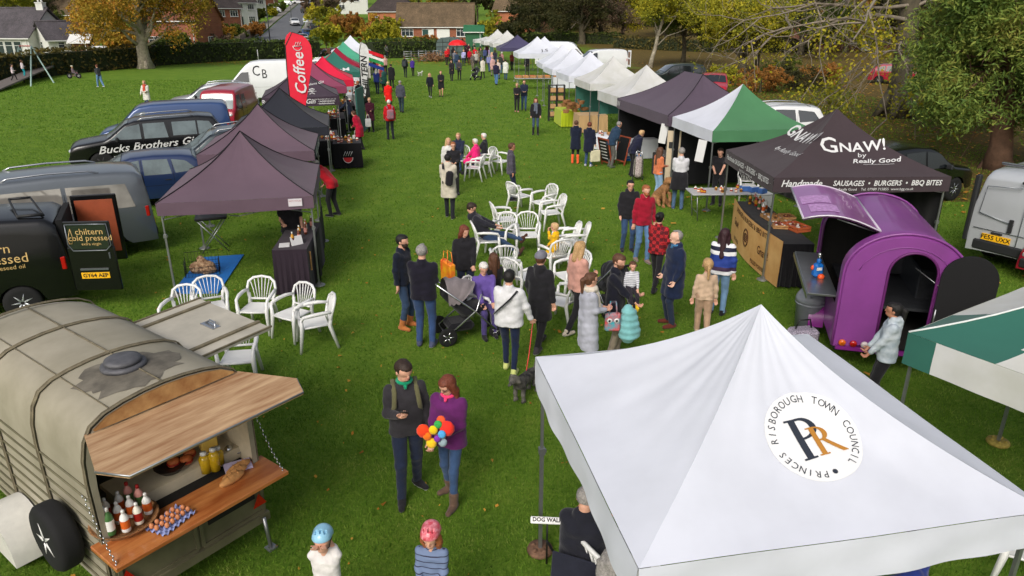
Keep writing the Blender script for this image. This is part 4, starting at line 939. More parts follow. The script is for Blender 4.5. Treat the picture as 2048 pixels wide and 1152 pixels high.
# ================================================================ tables and cloths
TTOP = mat("grey_table_top", (176, 176, 178), .5, 0, .06); CLB = fabric("black_cloth", (22, 20, 24), bump=.4); CLW = fabric("white_cloth", (205, 208, 214), bump=.3); CLN = fabric("dark_purple_cloth", (44, 34, 44), bump=.4)
def table(label, p, yaw, w=1.8, d=.75, h=.74, cloth=None, cat="table", top=TTOP, drop=None):
    t = thing("folding_table", label, cat, (p[0], p[1], 0), R(yaw)); q = MB(); q.box((0, 0, h-.02), (w, d, .04), bv=.008); q.build("table_top", top, t)
    for s in (-1, 1):
        for v in (-1, 1): q = MB(); q.tube([(s*(w/2-.15), v*(d/2-.08), h-.04), (s*(w/2-.22), v*(d/2-.1), 0)], .016, 6); q.build("leg", STEEL, t)
        q = MB(); q.tube([(s*(w/2-.2), -(d/2-.09), .22), (s*(w/2-.2), d/2-.09, .22)], .012, 5); q.tube([(s*(w/2-.17), 0, .5), (s*.15, 0, h-.05)], .01, 5); q.build("brace", STEEL, t)
    if cloth:
        dr = drop if drop is not None else h-.03; q = MB(); hw, hd = w/2+.02, d/2+.02; P = []
        n = 80
        for i in range(n):
            a = i/n*4; k = int(a); f = a-k; c = [(-hw, -hd), (hw, -hd), (hw, hd), (-hw, hd)]; x = c[k][0]+(c[(k+1) % 4][0]-c[k][0])*f; y = c[k][1]+(c[(k+1) % 4][1]-c[k][1])*f; P.append((x, y))
        V = []
        for j in range(5):
            for i, (x, y) in enumerate(P):
                o = 1+(.03+.02*math.sin(i*1.9)+.015*math.sin(i*.77))*j/4*(1 if j else 0); V.append((x*o, y*o, h+.012-dr*j/4))
        F = [(j*n+i, j*n+(i+1) % n, (j+1)*n+(i+1) % n, (j+1)*n+i) for j in range(4) for i in range(n)]; F.append(tuple(range(n))[::-1])
        q.add(V, F, 0, False); q.build("tablecloth", cloth, t)
    return t

# ================================================================ small goods
def goods(label, cat, name, p, rz, parts, group=None):
    t = thing(name, label, cat, tuple(p), R(rz), group)
    for nm, mb, m in parts: mb.build(nm, m, t)
    return t
PLB = [mat("sauce_"+n, c, .35, 0, .05) for n, c in (("cream", (226, 220, 205)), ("red", (150, 30, 24)), ("mustard", (196, 140, 40)), ("brown", (92, 46, 28)), ("pink", (214, 150, 140)), ("green", (70, 110, 60)), ("white", (228, 228, 224)), ("orange", (206, 96, 36)))]
CAPW = mat("white_cap", (220, 220, 216), .4, 0, 0); CAPR = mat("red_cap", (160, 28, 28), .4, 0, 0)
_bot = {}
def bottle(p, k, label, h=.2, r=.034, cap=None, group=None, lab=None):
    key = (k, round(h, 2), round(r, 3), cap)
    if key in _bot: return dup(_bot[key], p, 0, label)
    a = MB(); a.lathe([(r*.9, 0), (r, .01), (r, h*.62), (r*.8, h*.72), (r*.36, h*.84), (r*.36, h*.88)], 12)
    c = MB(); c.lathe([(r*.42, h*.86), (r*.42, h*.97), (r*.3, h)], 10); l = MB(); l.lathe([(r*1.02, h*.18), (r*1.02, h*.55)], 12, caps=False)
    _bot[key] = goods(label, "bottle", "sauce_bottle", p, 0, [("bottle_body", a, PLB[k]), ("cap", c, CAPW if cap is None else CAPR), ("paper_label", l, PLB[lab if lab is not None else (k+1) % 8])], group); return _bot[key]
BASK = mat("wicker", (150, 106, 66), .85, 0, .35, 40, .6, 60); BREAD = mat("bread_crust", (198, 142, 84), .8, 0, .25, 12, .2, 30); BREAD2 = mat("dark_bun", (176, 92, 44), .6, 0, .2, 14)
def basket(label, p, rz, w, d, h, name="basket", m=BASK, cat="basket", handle=False, rnd=False, group=None):
    t = thing(name, label, cat, tuple(p), R(rz), group); q = MB()
    if rnd: q.lathe([(w*.4, .0), (w*.5, h), (w*.5+.01, h+.01), (w*.48, h), (w*.38, .015), (0, .012)], 20, caps=False)
    else:
        for s in (-1, 1): q.box((s*w/2, 0, h/2), (.012, d, h), (0, s*.12, 0)); q.box((0, s*d/2, h/2), (w, .012, h), (-s*.12, 0, 0))
        q.box((0, 0, .01), (w, d, .015))
        for k in range(3): z = h*(k+.6)/3; q.tube([(-w/2-.01, -d/2-.01, z), (w/2+.01, -d/2-.01, z), (w/2+.01, d/2+.01, z), (-w/2-.01, d/2+.01, z), (-w/2-.01, -d/2-.01, z)], .009, 4)
    q.build("basket_body", m, t)
    if handle: q = MB(); q.tube([(-w/2*math.cos(a), 0, h+.2*math.sin(a)) for a in [math.pi*i/10 for i in range(11)]], .01, 5); q.build("handle", m, t)
    return t
def blob(p, r, name, label, cat, m, group=None, rz=0, parent=None):
    q = MB(); q.ell((0, 0, r[2]), r, 12); o = q.build(name, m, parent, tuple(p), R(rz)); return tag(o, label, cat, group)

# ================================================================ horse box burger trailer
OLIVE = mat("faded_khaki_paint", (136, 130, 112), .62, .0, .14, 1.1, .08, 8, spec=.4, detail=8, col2=(162, 155, 138)); OLIVE2 = mat("khaki_steel", (100, 96, 74), .55, .1, .2, 2.5, .1, 20, detail=8)
GRIM = mat("grimy_strap", (112, 104, 84), .8, .1, .3, 8, .3, 30); PLY = mat("plywood_hatch", (148, 108, 74), .8, 0, .2, 2.2, .15, 18, col2=(196, 164, 126), detail=9)
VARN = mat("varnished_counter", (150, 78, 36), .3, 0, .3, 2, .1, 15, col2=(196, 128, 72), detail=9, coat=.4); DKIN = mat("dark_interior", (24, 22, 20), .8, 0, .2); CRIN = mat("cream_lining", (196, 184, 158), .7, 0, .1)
for m_, ax in ((PLY, 0), (VARN, 0)):      # stretch the grain along the board
    for nd in m_.node_tree.nodes:
        if nd.type == 'TEX_NOISE':
            mp_ = m_.node_tree.nodes.new("ShaderNodeMapping"); mp_.inputs["Scale"].default_value = (.7, 5, 5); tc_ = [n for n in m_.node_tree.nodes if n.type == 'TEX_COORD'][0]
            m_.node_tree.links.new(tc_.outputs["Object"], mp_.inputs[0]); m_.node_tree.links.new(mp_.outputs[0], nd.inputs["Vector"])
HB = thing("horse_trailer", "old khaki horse trailer turned burger van with open wooden hatch and counter", "trailer", (-3.55, 5.05, 0), R(53.1))
HW, HL = 1.54, 3.5
SEC = [(0, .36), (0, .8), (0, 1.2), (0, 1.6), (.012, 1.8), (.05, 1.96), (.12, 2.08), (.24, 2.15), (.4, 2.19), (.58, 2.215), (.77, 2.225)]
SEC = SEC+[(HW-x, z) for x, z in SEC[::-1][1:]]
def hb_shell():
    q = MB(); ysx = [0, .02, .6, 1.2, 1.8, 2.4, 2.8, 3.1, 3.3, 3.45, 3.5]; V = []; n = len(SEC)
    for y in ysx:
        k = max(0, (y-2.6)/.9); sc = 1-.1*k*k; zz = 1-.22*k**3
        for x, z in SEC: V.append((HW/2+(x-HW/2)*sc, y, .36+(z-.36)*zz))
    F = [(i*n+j, i*n+j+1, (i+1)*n+j+1, (i+1)*n+j) for i in range(len(ysx)-1) for j in range(n-1)]
    q.add(V, F, 0, True); m = len(ysx)-1; q.add(V[m*n:], [tuple(range(n))])
    # inner skin, floor
    V2 = [(HW/2+(x-HW/2)*.965, y, .36+(z-.36)*.985) for y in (.01, 2.9) for x, z in SEC]; q.add(V2, [(j, n+j, n+j+1, j+1) for j in range(n-1)], 1, True); q.add(V2[n:], [tuple(range(n))], 1)
    q.add([(.02, 0, .4), (HW-.02, 0, .4), (HW-.02, 3.3, .4), (.02, 3.3, .4)], [(0, 1, 2, 3)], 2)
    # rim round the rear opening
    inn = [(HW/2+(x-HW/2)*.93, z if z < 1.2 else 1.2+(z-1.2)*.83) for x, z in SEC]; V = [(x, -.012, z) for x, z in SEC]+[(x, -.012, z) for x, z in inn]
    q.add(V, [(j, j+1, n+j+1, n+j) for j in range(n-1)], 0)
    return q
hb_shell().build("body", [OLIVE, CRIN, DKIN], HB)
q = MB()
for y, w in ((.015, .035), (1.0, .045), (2.0, .045), (2.9, .035)):
    k = max(0, (y-2.6)/.9); sc = 1-.1*k*k; n = len(SEC); V = []
    for yy in (y-w/2, y+w/2):
        for x, z in SEC: V.append((HW/2+(x-HW/2)*(sc+.018), yy, z+.012))
    q.add(V, [(j, j+1, n+j+1, n+j) for j in range(n-1)], 0, True)
    for yy in (y-w/2, y+w/2): q.tube([(HW/2+(x-HW/2)*(sc+.02), yy, z+.012) for x, z in SEC], .007, 5)
q.build("roof_strap", GRIM, HB)
q = MB(); q.tube([(HW/2, .02, 2.232), (HW/2, 2.9, 2.232)], .008, 4); q.tube([(.3, .02, 2.17), (.3, 2.9, 2.17)], .006, 4); q.build("roof_joint", GRIM, HB)
q = MB()
for k in range(9): q.tube([(-.006, .06, .45+k*.135), (-.006, 3.0, .45+k*.135)], .01, 5)
for k in range(9): q.tube([(HW+.006, .06, .45+k*.135), (HW+.006, 3.0, .45+k*.135)], .01, 5)
q.build("side_ribs", OLIVE2, HB)
tg = MB(); tg.box((HW/2, -.03, .64), (HW-.02, .04, .6)); tgo = tg.build("tailgate", OLIVE2, HB)
q = MB()
for (x0, x1) in ((.05, .76), (.82, 1.5)):
    for z in (.42, .88): q.box(((x0+x1)/2, -.06, z), (x1-x0, .02, .04))
    for x in (x0, x1): q.box((x, -.059, .65), (.035, .02, .46))
q.box((1.16, -.055, .68), (.52, .012, .13), mi=1); q.box((HW/2, -.07, .36), (HW, .06, .09))
q.build("frame_rail", [OLIVE2, DKIN], tgo)
REDL = mat("red_lens", (170, 18, 16), .2, 0, 0, coat=.5)
for s in (0, 1):
    x = .1+s*1.36; q = MB(); q.box((x, -.09, .82), (.1, .05, .15), bv=.01); tl = q.build("tail_light", REDL, HB)
    q = MB(); q.add([(x-.09, -.085, .52), (x+.07, -.085, .52), (x-.01, -.085, .67)], [(0, 1, 2)]); q.build("reflector", REDL, tl)
q = MB(); q.box((HW/2, -.17, .96), (1.72, .46, .045), bv=.006); q.build("counter", VARN, HB); q = MB(); q.box((HW/2, .24, .93), (1.46, .36, .03)); q.build("inner_shelf", DKIN, HB)
# hatch: ply board with raked corners, propped level
hz = 2.05; q = MB(); P = [(.06, .02), (HW-.06, .02), (HW+.16, -.62), (HW+.02, -.9), (-.02, -.9), (-.14, -.62)]
q.add([(x, y, hz-.04+y*-.05) for x, y in P]+[(x, y, hz-.01+y*-.05) for x, y in P], [tuple(range(6)), tuple(range(6, 12))[::-1]]+[(i, 6+i, 6+(i+1) % 6, (i+1) % 6) for i in range(6)])
ht = q.build("hatch", PLY, HB); q = MB(); ed = [(x, y, hz-.02-.05*y) for x, y in P]; q.tube([ed[2], ed[3], ed[4], ed[5]], .012, 5); q.build("edge_strip", STEEL, ht)
q = MB()
for x in (.35, .8, 1.2): q.box((x, .0, hz+.005), (.12, .05, .012)); q.tube([(x-.06, .01, hz+.012), (x+.06, .01, hz+.012)], .01, 6)
q.build("hinge", STEEL, ht)
q = MB(); V = [(x, -.02, z-.005) for x, z in SEC if z > 2.07]; lo = [(max(.1, min(HW-.1, x)), -.02, hz+.012) for x, y, z in V]; n = len(V)
q.add(V+lo, [(j, j+1, n+j+1, n+j) for j in range(n-1)]); q.add([(x, y-.02, z) for x, y, z in V+lo], [(n+j, n+j+1, j+1, j) for j in range(n-1)]); q.build("header_board", mat("stained_ply", (150, 104, 60), .75, 0, .4, 5, .2, 20, col2=(190, 150, 96)), HB)
for x in (-.06, HW+.06):
    q = MB(); a, b = Vector((x, .02, 1.52)), Vector((x, -.38, .96)); k = 22
    for i in range(k): c0 = a.lerp(b, i/k); c1 = a.lerp(b, (i+1)/k); off = Vector((.006 if i % 2 else -.006, 0, -.06*math.sin(math.pi*i/k))); q.tube([c0+off, c1+off], .0055, 5)
    q.build("chain", CHROME, HB)
q = MB(); q.lathe([(.0, .0), (.2, .0), (.195, .03), (.17, .04), (.14, .04)], 26, (.72, .62, 2.222)); q.lathe([(.13, .035), (.16, .05), (.155, .08), (.11, .09), (0, .095)], 26, (.72, .62, 2.222)); q.build("roof_vent", mat("grey_vent", (92, 92, 96), .6, .3, .2, 10, .2, 30), HB)
# roof staining round the vent: a thin worn dark patch with its own ragged outline
def stain(o, c, r, m):
    q = MB(); V = []; F = []
    for k in range(7):
        for j in range(40):
            a = 2*math.pi*j/40; rr = r*(k/6)*(1+.1*math.sin(3*a+1)+.06*math.sin(7*a)+.07*math.sin(17*a+k)+.05*math.sin(29*a)); x = c[0]+rr*math.cos(a)*1.25; y = c[1]+rr*math.sin(a)
            y = max(.04, y); z = float(np.interp(x, [p[0] for p in SEC[4:-4]], [p[1] for p in SEC[4:-4]])); V.append((x, y, z+.004))
    for k in range(6):
        for j in range(40): F.append((k*40+j, (k+1)*40+j, (k+1)*40+(j+1) % 40, k*40+(j+1) % 40))
    q.add(V, F, 0, True); return q.build("stain", m, o)
SOOT = mat("soot_stain", (88, 83, 74), .8, 0, .35, 6, .1, 20, col2=(116, 110, 98)); stain(child(HB, "body"), (.72, .5), .36, SOOT)
WHF = mat("white_mudguard", (208, 206, 198), .4, 0, .08)
def full_wheel(parent, c, r, w, side=1, axis='y', rimm=None, spokes=5, rimr=.64):
    """wheel > tyre, rim"""
    t = put("wheel", None, parent, c); q = MB()
    q.lathe([(r*rimr, -w/2), (r*.9, -w/2), (r*.985, -w*.36), (r, -w*.2), (r, w*.2), (r*.985, w*.36), (r*.9, w/2), (r*rimr, w/2)], 26, axis=axis); q.build("tyre", RUBBER, t)
    q = MB(); o = side*w/2; f = r*rimr
    q.lathe([(0, o*.55), (f*.98, o*.45), (f*1.02, o*.96), (f*.92, o*.94), (f*.88, o*.6), (0, o*.62)], 26, axis=axis, mi=1)
    for k in range(spokes):
        a = 2*math.pi*k/spokes; d0 = (math.cos(a), math.sin(a)); p0 = [f*.16*d0[0], f*.16*d0[1]]; p1 = [f*.9*d0[0], f*.9*d0[1]]
        pa = (p0[0], o*.85, p0[1]) if axis == 'y' else (o*.85, p0[0], p0[1]); pb = (p1[0], o*.82, p1[1]) if axis == 'y' else (o*.82, p1[0], p1[1]); q.tube([pa, pb], [f*.13, f*.1], 5)
    q.lathe([(0, o*.96), (f*.2, o*.94), (f*.2, o*.6)] if side > 0 else [(0, o*.96), (f*.2, o*.94), (f*.2, o*.6)], 12, axis=axis); q.build("rim", [rimm or CHROME, WHF if rimm == WHITEP else mat("dark_rim_well", (40, 41, 44), .5, .4, 0)], t); return t
full_wheel(HB, (-.2, 1.75, .32), .31, .18, -1, 'x', WHITEP); full_wheel(HB, (HW+.2, 1.75, .32), .31, .18, 1, 'x', WHITEP)
q = MB(); q.tube([(-.2, 1.75+.42*math.cos(a), .3+.4*math.sin(a)) for a in [math.pi*i/12 for i in range(13)]], .13, 6, flat=.25, up=(0, 0, 1)); 
V = []; 
for i in range(17):
    a = math.pi*i/16
    for x in (-.36, -.02): V.append((x, 1.75+.46*math.cos(a), .26+.44*math.sin(a)))
for dx in (0, HW+.38): q = MB(); q.add([(x+dx, y, z) for x, y, z in V], [(2*i, 2*i+1, 2*i+3, 2*i+2) for i in range(16)], 0, True); q.add([(dx-(.36 if not dx else .02)*1, 1.75+.46*math.cos(math.pi*i/16), .26+.44*math.sin(math.pi*i/16)) for i in range(17)], [tuple(range(17))]); q.build("mudguard", WHF, HB)
t = full_wheel(HB, (-.15, .62, .86), .33, .2, -1, 'x', WHITEP, 5, .6); t.name = "spare_wheel"
# raised side flap
FL_ = mat("pale_flap", (178, 172, 158), .6, .1, .15, 2, .1, 12, detail=8); q = MB(); q.box((HW+.42, 1.5, 1.93), (.9, 1.45, .035), (0, -.05, 0), bv=.006); fo = q.build("side_flap", FL_, HB)
q = MB()
for y in (1.0, 2.0): q.box((HW+.42, y, 1.96), (.9, .05, .02), (0, -.05, 0))
for s in (-1, 1): q.box((HW+.42, 1.5+s*.72, 1.955), (.92, .02, .02), (0, -.05, 0))
q.build("flap_rail", GRIM, fo); q = MB(); q.tube([(HW+.5, 1.5, 1.96), (HW+.53, 1.45, 2.0), (HW+.53, 1.35, 2.0), (HW+.5, 1.3, 1.96)], .012, 6); q.box((HW+.5, 1.4, 1.958), (.1, .26, .012)); q.build("handle", CHROME, fo)
q = MB(); q.tube([(.1, -.1, .4), (.1, -.1, .02)], .02, 6); q.tube([(HW-.1, -.14, .4), (HW-.08, -.16, .02)], .02, 6); q.box((HW-.08, -.16, .015), (.1, .1, .02)); q.build("corner_steady", STEEL, HB)
q = MB(); q.box((HW/2, .9, 1.0), (1.3, .5, .04)); q.box((HW/2+.3, .95, 1.12), (.5, .4, .22), bv=.02); q.build("griddle", mat("steel_worktop", (120, 122, 124), .3, .8, .1), HB)
HM = Matrix.Translation(HB.location) @ Matrix.Rotation(R(53.1), 4, 'Z')
def hb(x, y, z): return tuple(HM @ Vector((x, y, z)))
rr = random.Random(4)
basket("round wicker tray full of sauce bottles on the burger trailer counter", hb(.24, .1, .985), 53, .56, .5, .06, rnd=True)
BLAB = ["tall cream", "red", "mustard yellow", "dark brown", "pink", "green labelled", "white", "orange"]
spots = [(.08, .0, 5), (.18, -.06, 6), (.3, -.05, 0), (.42, .02, 6), (.1, .13, 0), (.2, .1, 6), (.31, .1, 6), (.42, .15, 4), (.16, .24, 0), (.28, .24, 6), (.38, .27, 4), (.06, .22, 6)]
POSN = ["front left", "front, second from left", "front, third from left", "front right", "second row, left", "second row, second", "middle", "second row, right", "back, second", "back, third", "back right", "back left"]
for (x, y, k), pn in zip(spots, POSN): bottle(hb(x, y, 1.03), k, f"{BLAB[k]} sauce bottle in the round tray, {pn}", .22+.03*(k % 3), .038, cap=1 if k in (1, 4) else None)
EGT = mat("blue_egg_tray", (132, 142, 188), .8, 0, .1); EGG = mat("brown_egg", (204, 132, 88), .5, 0, .15, 30)
t = thing("egg_tray", "lilac card egg tray on the burger counter holding brown eggs", "egg tray", hb(.5, -.2, .985), R(68)); q = MB(); q.grid(lambda u, v: Vector(((u-.5)*.36, (v-.5)*.24, .02+.016*math.cos(u*6*2*math.pi)*math.cos(v*4*2*math.pi))), 48, 32); q.build("tray", EGT, t)
EM_ = Matrix.Translation(t.location) @ Matrix.Rotation(R(68), 4, 'Z'); e0 = None
for i in range(6):
    for j in range(3):
        if (i, j) in ((5, 2), (0, 0)): continue
        p = EM_ @ Vector(((i-2.5)*.06, (j-1)*.06, .02))
        if e0 is None: q = MB(); q.ell((0, 0, .03), (.022, .022, .029), 12); e0 = tag(q.build("egg", EGG, None, p), "brown hen's egg standing in the lilac egg tray", "egg", "eggs in the lilac tray")
        else: dup(e0, p)
for k, (x, y, l) in enumerate([(1.18, -.12, "nearest long bread roll in clear wrap on the burger counter"), (1.25, -.06, "middle long bread roll on the burger counter"), (1.33, 0, "farthest long bread roll on the burger counter")]):
    q = MB(); q.ell((0, 0, .04), (.15, .05, .045), 14)
    for i in range(3): q.tube([(-.06+.06*i, -.03, .078), (-.04+.06*i, .03, .08)], .006, 4)
    tag(q.build("bread_roll", BREAD, None, hb(x, y, .985), R(60)), l, "bread roll")
CHS = mat("yellow_cheese", (214, 178, 84), .5, 0, .1); q = MB(); q.box((0, 0, .07), (.16, .13, .14), bv=.012); tag(q.build("cheese_block", CHS, None, hb(1.28, .42, 1.1), R(40)), "big yellow cheese block inside the trailer hatch", "cheese")
q = MB(); q.box((0, 0, .1), (1.3, .5, .2)); tag(q.build("prep_box", CRIN, None, hb(.98, .5, .87), R(53)), "cream prep unit inside the trailer under the cheese and buns", "worktop")
for k, (x, y) in enumerate([(1.02, .4), (1.1, .48), (.92, .46)]):
    q = MB(); q.ell((0, 0, .02), (.06, .06, .02), 12); q.ell((0, 0, .055), (.062, .062, .035), 12); q.lathe([(.064, .03), (.066, .036), (.064, .042)], 12, mi=1)
    tag(q.build("burger_bun", [BREAD2, PLB[1]], None, hb(x, y, 1.075), 0), ["shiny burger bun nearest the cheese block", "burger bun behind the others in the trailer hatch", "burger bun farthest left in the trailer hatch"][k], "burger bun")
OIL = mat("golden_oil", (196, 160, 30), .15, 0, .1, coat=.5)
for k, (x, y, h) in enumerate([(1.12, .24, .2), (1.2, .2, .22), (1.28, .26, .17)]):
    q = MB(); q.lathe([(.05, 0), (.055, h*.8), (.03, h)], 12); c = MB(); c.lathe([(.032, h), (.032, h+.03)], 10)
    goods(["squat golden oil jar nearest the bread", "taller golden oil jar beside the bread", "golden pickle jar under the cheese block"][k], "jar", "oil_jar", hb(x, y, .985), 0, [("jar_body", q, OIL), ("lid", c, CAPW)])
q = MB(); q.lathe([(.1, 0), (.14, .05), (.15, .06), (.13, .05), (.0, .012)], 16); tag(q.build("bowl", mat("dark_bowl", (40, 30, 26), .4), None, hb(.86, .42, 1.075), 0), "dark bowl inside the trailer beside the buns", "bowl")
q = MB(); q.box((0, 0, .01), (.26, .18, .02)); tag(q.build("napkin_pack", mat("lilac_paper", (186, 176, 206), .8), None, hb(1.36, .06, .985), R(30)), "lilac paper pack by the bread rolls", "packet")
q = MB(); q.tube([(0, 0, .02), (.1, .03, .02), (.16, .1, .02), (.1, .16, .04)], .008, 6); q.lathe([(.035, 0), (.04, .1), (.02, .12)], 12); tag(q.build("kettle_jug", CHROME, None, hb(1.42, .3, .985), 0), "small metal jug at the right end of the trailer counter", "jug")

# ================================================================ purple trailer
PURP = mat("purple_gel_coat", (124, 58, 130), .45, 0, .1, 1.5, coat=.3); PURD = mat("purple_panel", (112, 32, 112), .35, 0, .08, 1, coat=.3); PURF = mat("pale_purple_hatch", (142, 78, 144), .36, 0, .14, 1.2, coat=.5)
PT = thing("catering_trailer", "rounded purple catering trailer with raised side hatch and open black arched door", "trailer", (5.0, 10.2, 0), R(-15.2)); PWd, PL, PH = 1.66, 2.7, 2.28
def arch(hw, z0, zt, n=20, k=.78):
    """half barrel outline from left foot over the top to the right foot"""
    zs = zt-hw*k; P = [(-hw, z0), (-hw, (z0+zs)/2)]
    for i in range(n+1): a = math.pi-math.pi*i/n; P.append((hw*math.cos(a), zs+hw*k*math.sin(a)))
    return P+[(hw, (z0+zs)/2), (hw, z0)]
AO = arch(PWd/2, .42, PH)
def shell(ysl, P, th, holes=None, mi=0):
    q = MB(); n = len(P); V = [(PWd/2+x*s, y, .42+(z-.42)*s2) for y, s, s2 in ysl for x, z in P]
    F = []
    for i in range(len(ysl)-1):
        for j in range(n-1):
            if holes and holes(i, j): continue
            F.append((i*n+j, i*n+j+1, (i+1)*n+j+1, (i+1)*n+j))
    q.add(V, F, mi, True); return q
ysl = [(.0, .97, .98), (.05, 1, 1), (.3, 1, 1), (2.45, 1, 1), (2.68, .99, .99), (2.75, .95, .96)]
q = shell(ysl, AO, .0, lambda i, j: i == 2 and 1 <= j <= 8)
n = len(AO); q.add([(PWd/2+x*.95, PL, .42+(z-.42)*.96) for x, z in AO], [tuple(range(n))])
# rear wall with an arched doorway
DO = arch(.33, .5, 2.02, 20, 1.0); off = .1; V = [(PWd/2+x*.97, 0, .42+(z-.42)*.98) for x, z in AO]+[(PWd/2+x+off, -.0, z) for x, z in DO]
q.add(V, [(j, j+1, n+j+1, n+j) for j in range(n-1)]); 
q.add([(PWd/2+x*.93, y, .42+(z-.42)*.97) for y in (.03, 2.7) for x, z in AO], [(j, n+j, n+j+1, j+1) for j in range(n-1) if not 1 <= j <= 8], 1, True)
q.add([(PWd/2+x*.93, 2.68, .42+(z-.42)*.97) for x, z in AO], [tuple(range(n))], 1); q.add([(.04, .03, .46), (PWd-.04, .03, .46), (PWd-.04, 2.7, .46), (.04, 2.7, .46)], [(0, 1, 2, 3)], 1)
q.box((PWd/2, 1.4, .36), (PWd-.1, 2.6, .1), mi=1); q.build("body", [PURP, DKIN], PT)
q = MB(); q.tube([(PWd/2+x*1.0, .03, z+.01) for x, z in AO], .022, 6); q.tube([(PWd/2+x, 2.7, z) for x, z in AO], .02, 6); q.tube([(PWd/2+x*.8, -.004, .42+(z-.42)*.9) for x, z in AO[4:-4]], .008, 4); q.build("body_rim", PURP, PT)
q = MB(); q.tube([(PWd/2+x+off, -.01, z) for x, z in DO], .02, 6); q.build("door_frame", mat("door_seal", (92, 30, 92), .5), PT)
# door swung right back, black inside
q = MB(); DP = [(x, z) for x, z in arch(.36, .5, 2.06, 16, 1.0)]; q.prism(DP, .04, Matrix.Translation((PWd/2+off+.36, -.02, 0)) @ Matrix.Rotation(R(-8), 4, 'Z') @ Matrix.Translation((.36, -.03, 0))); dr = q.build("door", mat("black_door_lining", (16, 15, 18), .8, 0, .05), PT)
q = MB(); q.tube([(PWd/2+off+.37, -.05, 1.55), (PWd/2+off+.1, .3, 1.7)], .008, 5); q.tube([(PWd/2+off+.38, -.06, 1.2), (PWd/2+off+.38, -.06, .9)], .018, 6); q.build("door_stay", STEEL, PT)
hx = PWd/2+AO[9][0]; hz_ = AO[9][1]; q = MB(); W = 1.12
def hfn(u, v):
    a = v; x = hx-a*W*.98; z = hz_+.02+.2*math.sin(a*math.pi*.75)-.12*a*a*.2; return Vector((x, .3+2.15*u, z))
q.grid(hfn, 2, 12, 0); q.grid(lambda u, v: hfn(1-u, v)-Vector((0, 0, .03)), 2, 12, 0); ho = q.build("hatch", PURF, PT)
q = MB(); q.tube([hfn(0, k/10) for k in range(11)], .014, 5); q.tube([hfn(1, k/10) for k in range(11)], .014, 5); q.tube([hfn(0, 1), hfn(1, 1)], .016, 5); q.tube([hfn(0, 0), hfn(1, 0)], .02, 5); q.build("edge_strip", mat("pale_edge_strip", (196, 188, 200), .4, .2, 0), ho)
q = MB()
for (u0, u1, v0, v1) in ((.38, .62, .55, .95), (.12, .34, .5, .88)): q.grid(lambda u, v: hfn(u0+(u1-u0)*u, v0+(v1-v0)*v)+Vector((0, 0, .006)), 2, 5)
q.build("faded_sticker", mat("faded_lilac_sticker", (176, 132, 182), .5, 0, .3, 20), ho)
q = MB()
for y in (.4, 2.35): q.tube([(hx-.05, y, hz_-.02), (hx-.6, y, hz_+.14)], .011, 5)
q.build("gas_strut", STEEL, PT)
q = MB(); q.box((-.2, 1.38, 1.14), (.44, 2.2, .035), bv=.005); q.box((-.43, 1.38, 1.1), (.02, 2.2, .07)); q.build("counter", mat("steel_counter", (150, 152, 154), .28, .85, .08), PT)
q = MB(); q.box((.9, 1.5, .95), (1.3, 2.0, .05)); q.box((1.5, 1.6, 1.2), (.4, 1.2, .5), bv=.02); q.box((1.2, 2.3, 1.3), (.8, .5, .6), bv=.02); q.build("kitchen_units", mat("dull_steel_unit", (70, 72, 76), .35, .6, .2), PT)
for k, (m_, x) in enumerate(((mat("amber_lens", (206, 96, 20), .3, 0, 0, coat=.4), .14), (REDL, .3), (mat("clear_lens", (200, 186, 186), .3, 0, 0, coat=.4), .46))):
    q = MB(); q.lathe([(0, -.04), (.045, -.035), (.055, -.01), (.055, 0)], 14, (x, -.02, .5), axis='y'); q.build("tail_light", m_, PT)
q = MB(); q.box((PWd/2, -.02, .42), (PWd-.1, .06, .06)); q.build("bumper", PURD, PT)
full_wheel(PT, (-.12, 1.4, .3), .29, .17, -1, 'x', STEEL); full_wheel(PT, (PWd+.12, 1.4, .3), .29, .17, 1, 'x', STEEL)
V = []
for i in range(17):
    a = math.pi*i/16
    for x in (-.24, .0): V.append((x, 1.4+.42*math.cos(a), .3+.42*math.sin(a)))
for dx in (0, PWd+.24): q = MB(); q.add([(x+dx, y, z) for x, y, z in V], [(2*i, 2*i+1, 2*i+3, 2*i+2) for i in range(16)], 0, True); q.build("mudguard", PURD, PT)
PM = Matrix.Translation(PT.location) @ Matrix.Rotation(R(-15.2), 4, 'Z')
def pt(x, y, z): return tuple(PM @ Vector((x, y, z)))
BLU = mat("bright_blue_plastic", (22, 98, 176), .35, 0, .05, coat=.3); ORP = mat("orange_plastic", (222, 84, 36), .4, 0, .05)
a = MB(); a.box((0, 0, .12), (.17, .14, .24), bv=.04); a.lathe([(.035, .22), (.04, .3), (.02, .33)], 10); b_ = MB(); b_.ell((.02, -.09, .03), (.06, .05, .05), 10); b_.ell((-.08, .02, .16), (.04, .03, .05), 8); c = MB(); c.box((-.02, -.072, .16), (.09, .008, .05)); d_ = MB(); d_.lathe([(.03, .32), (.032, .4), (.02, .42)], 10)
goods("bright blue jug with orange cap and steel top on the purple trailer's counter", "jug", "blue_jug", pt(-.2, 1.1, 1.16), 10, [("jug_body", a, BLU), ("cap", b_, ORP), ("label_patch", c, WHITEINK), ("lid", d_, CHROME)])
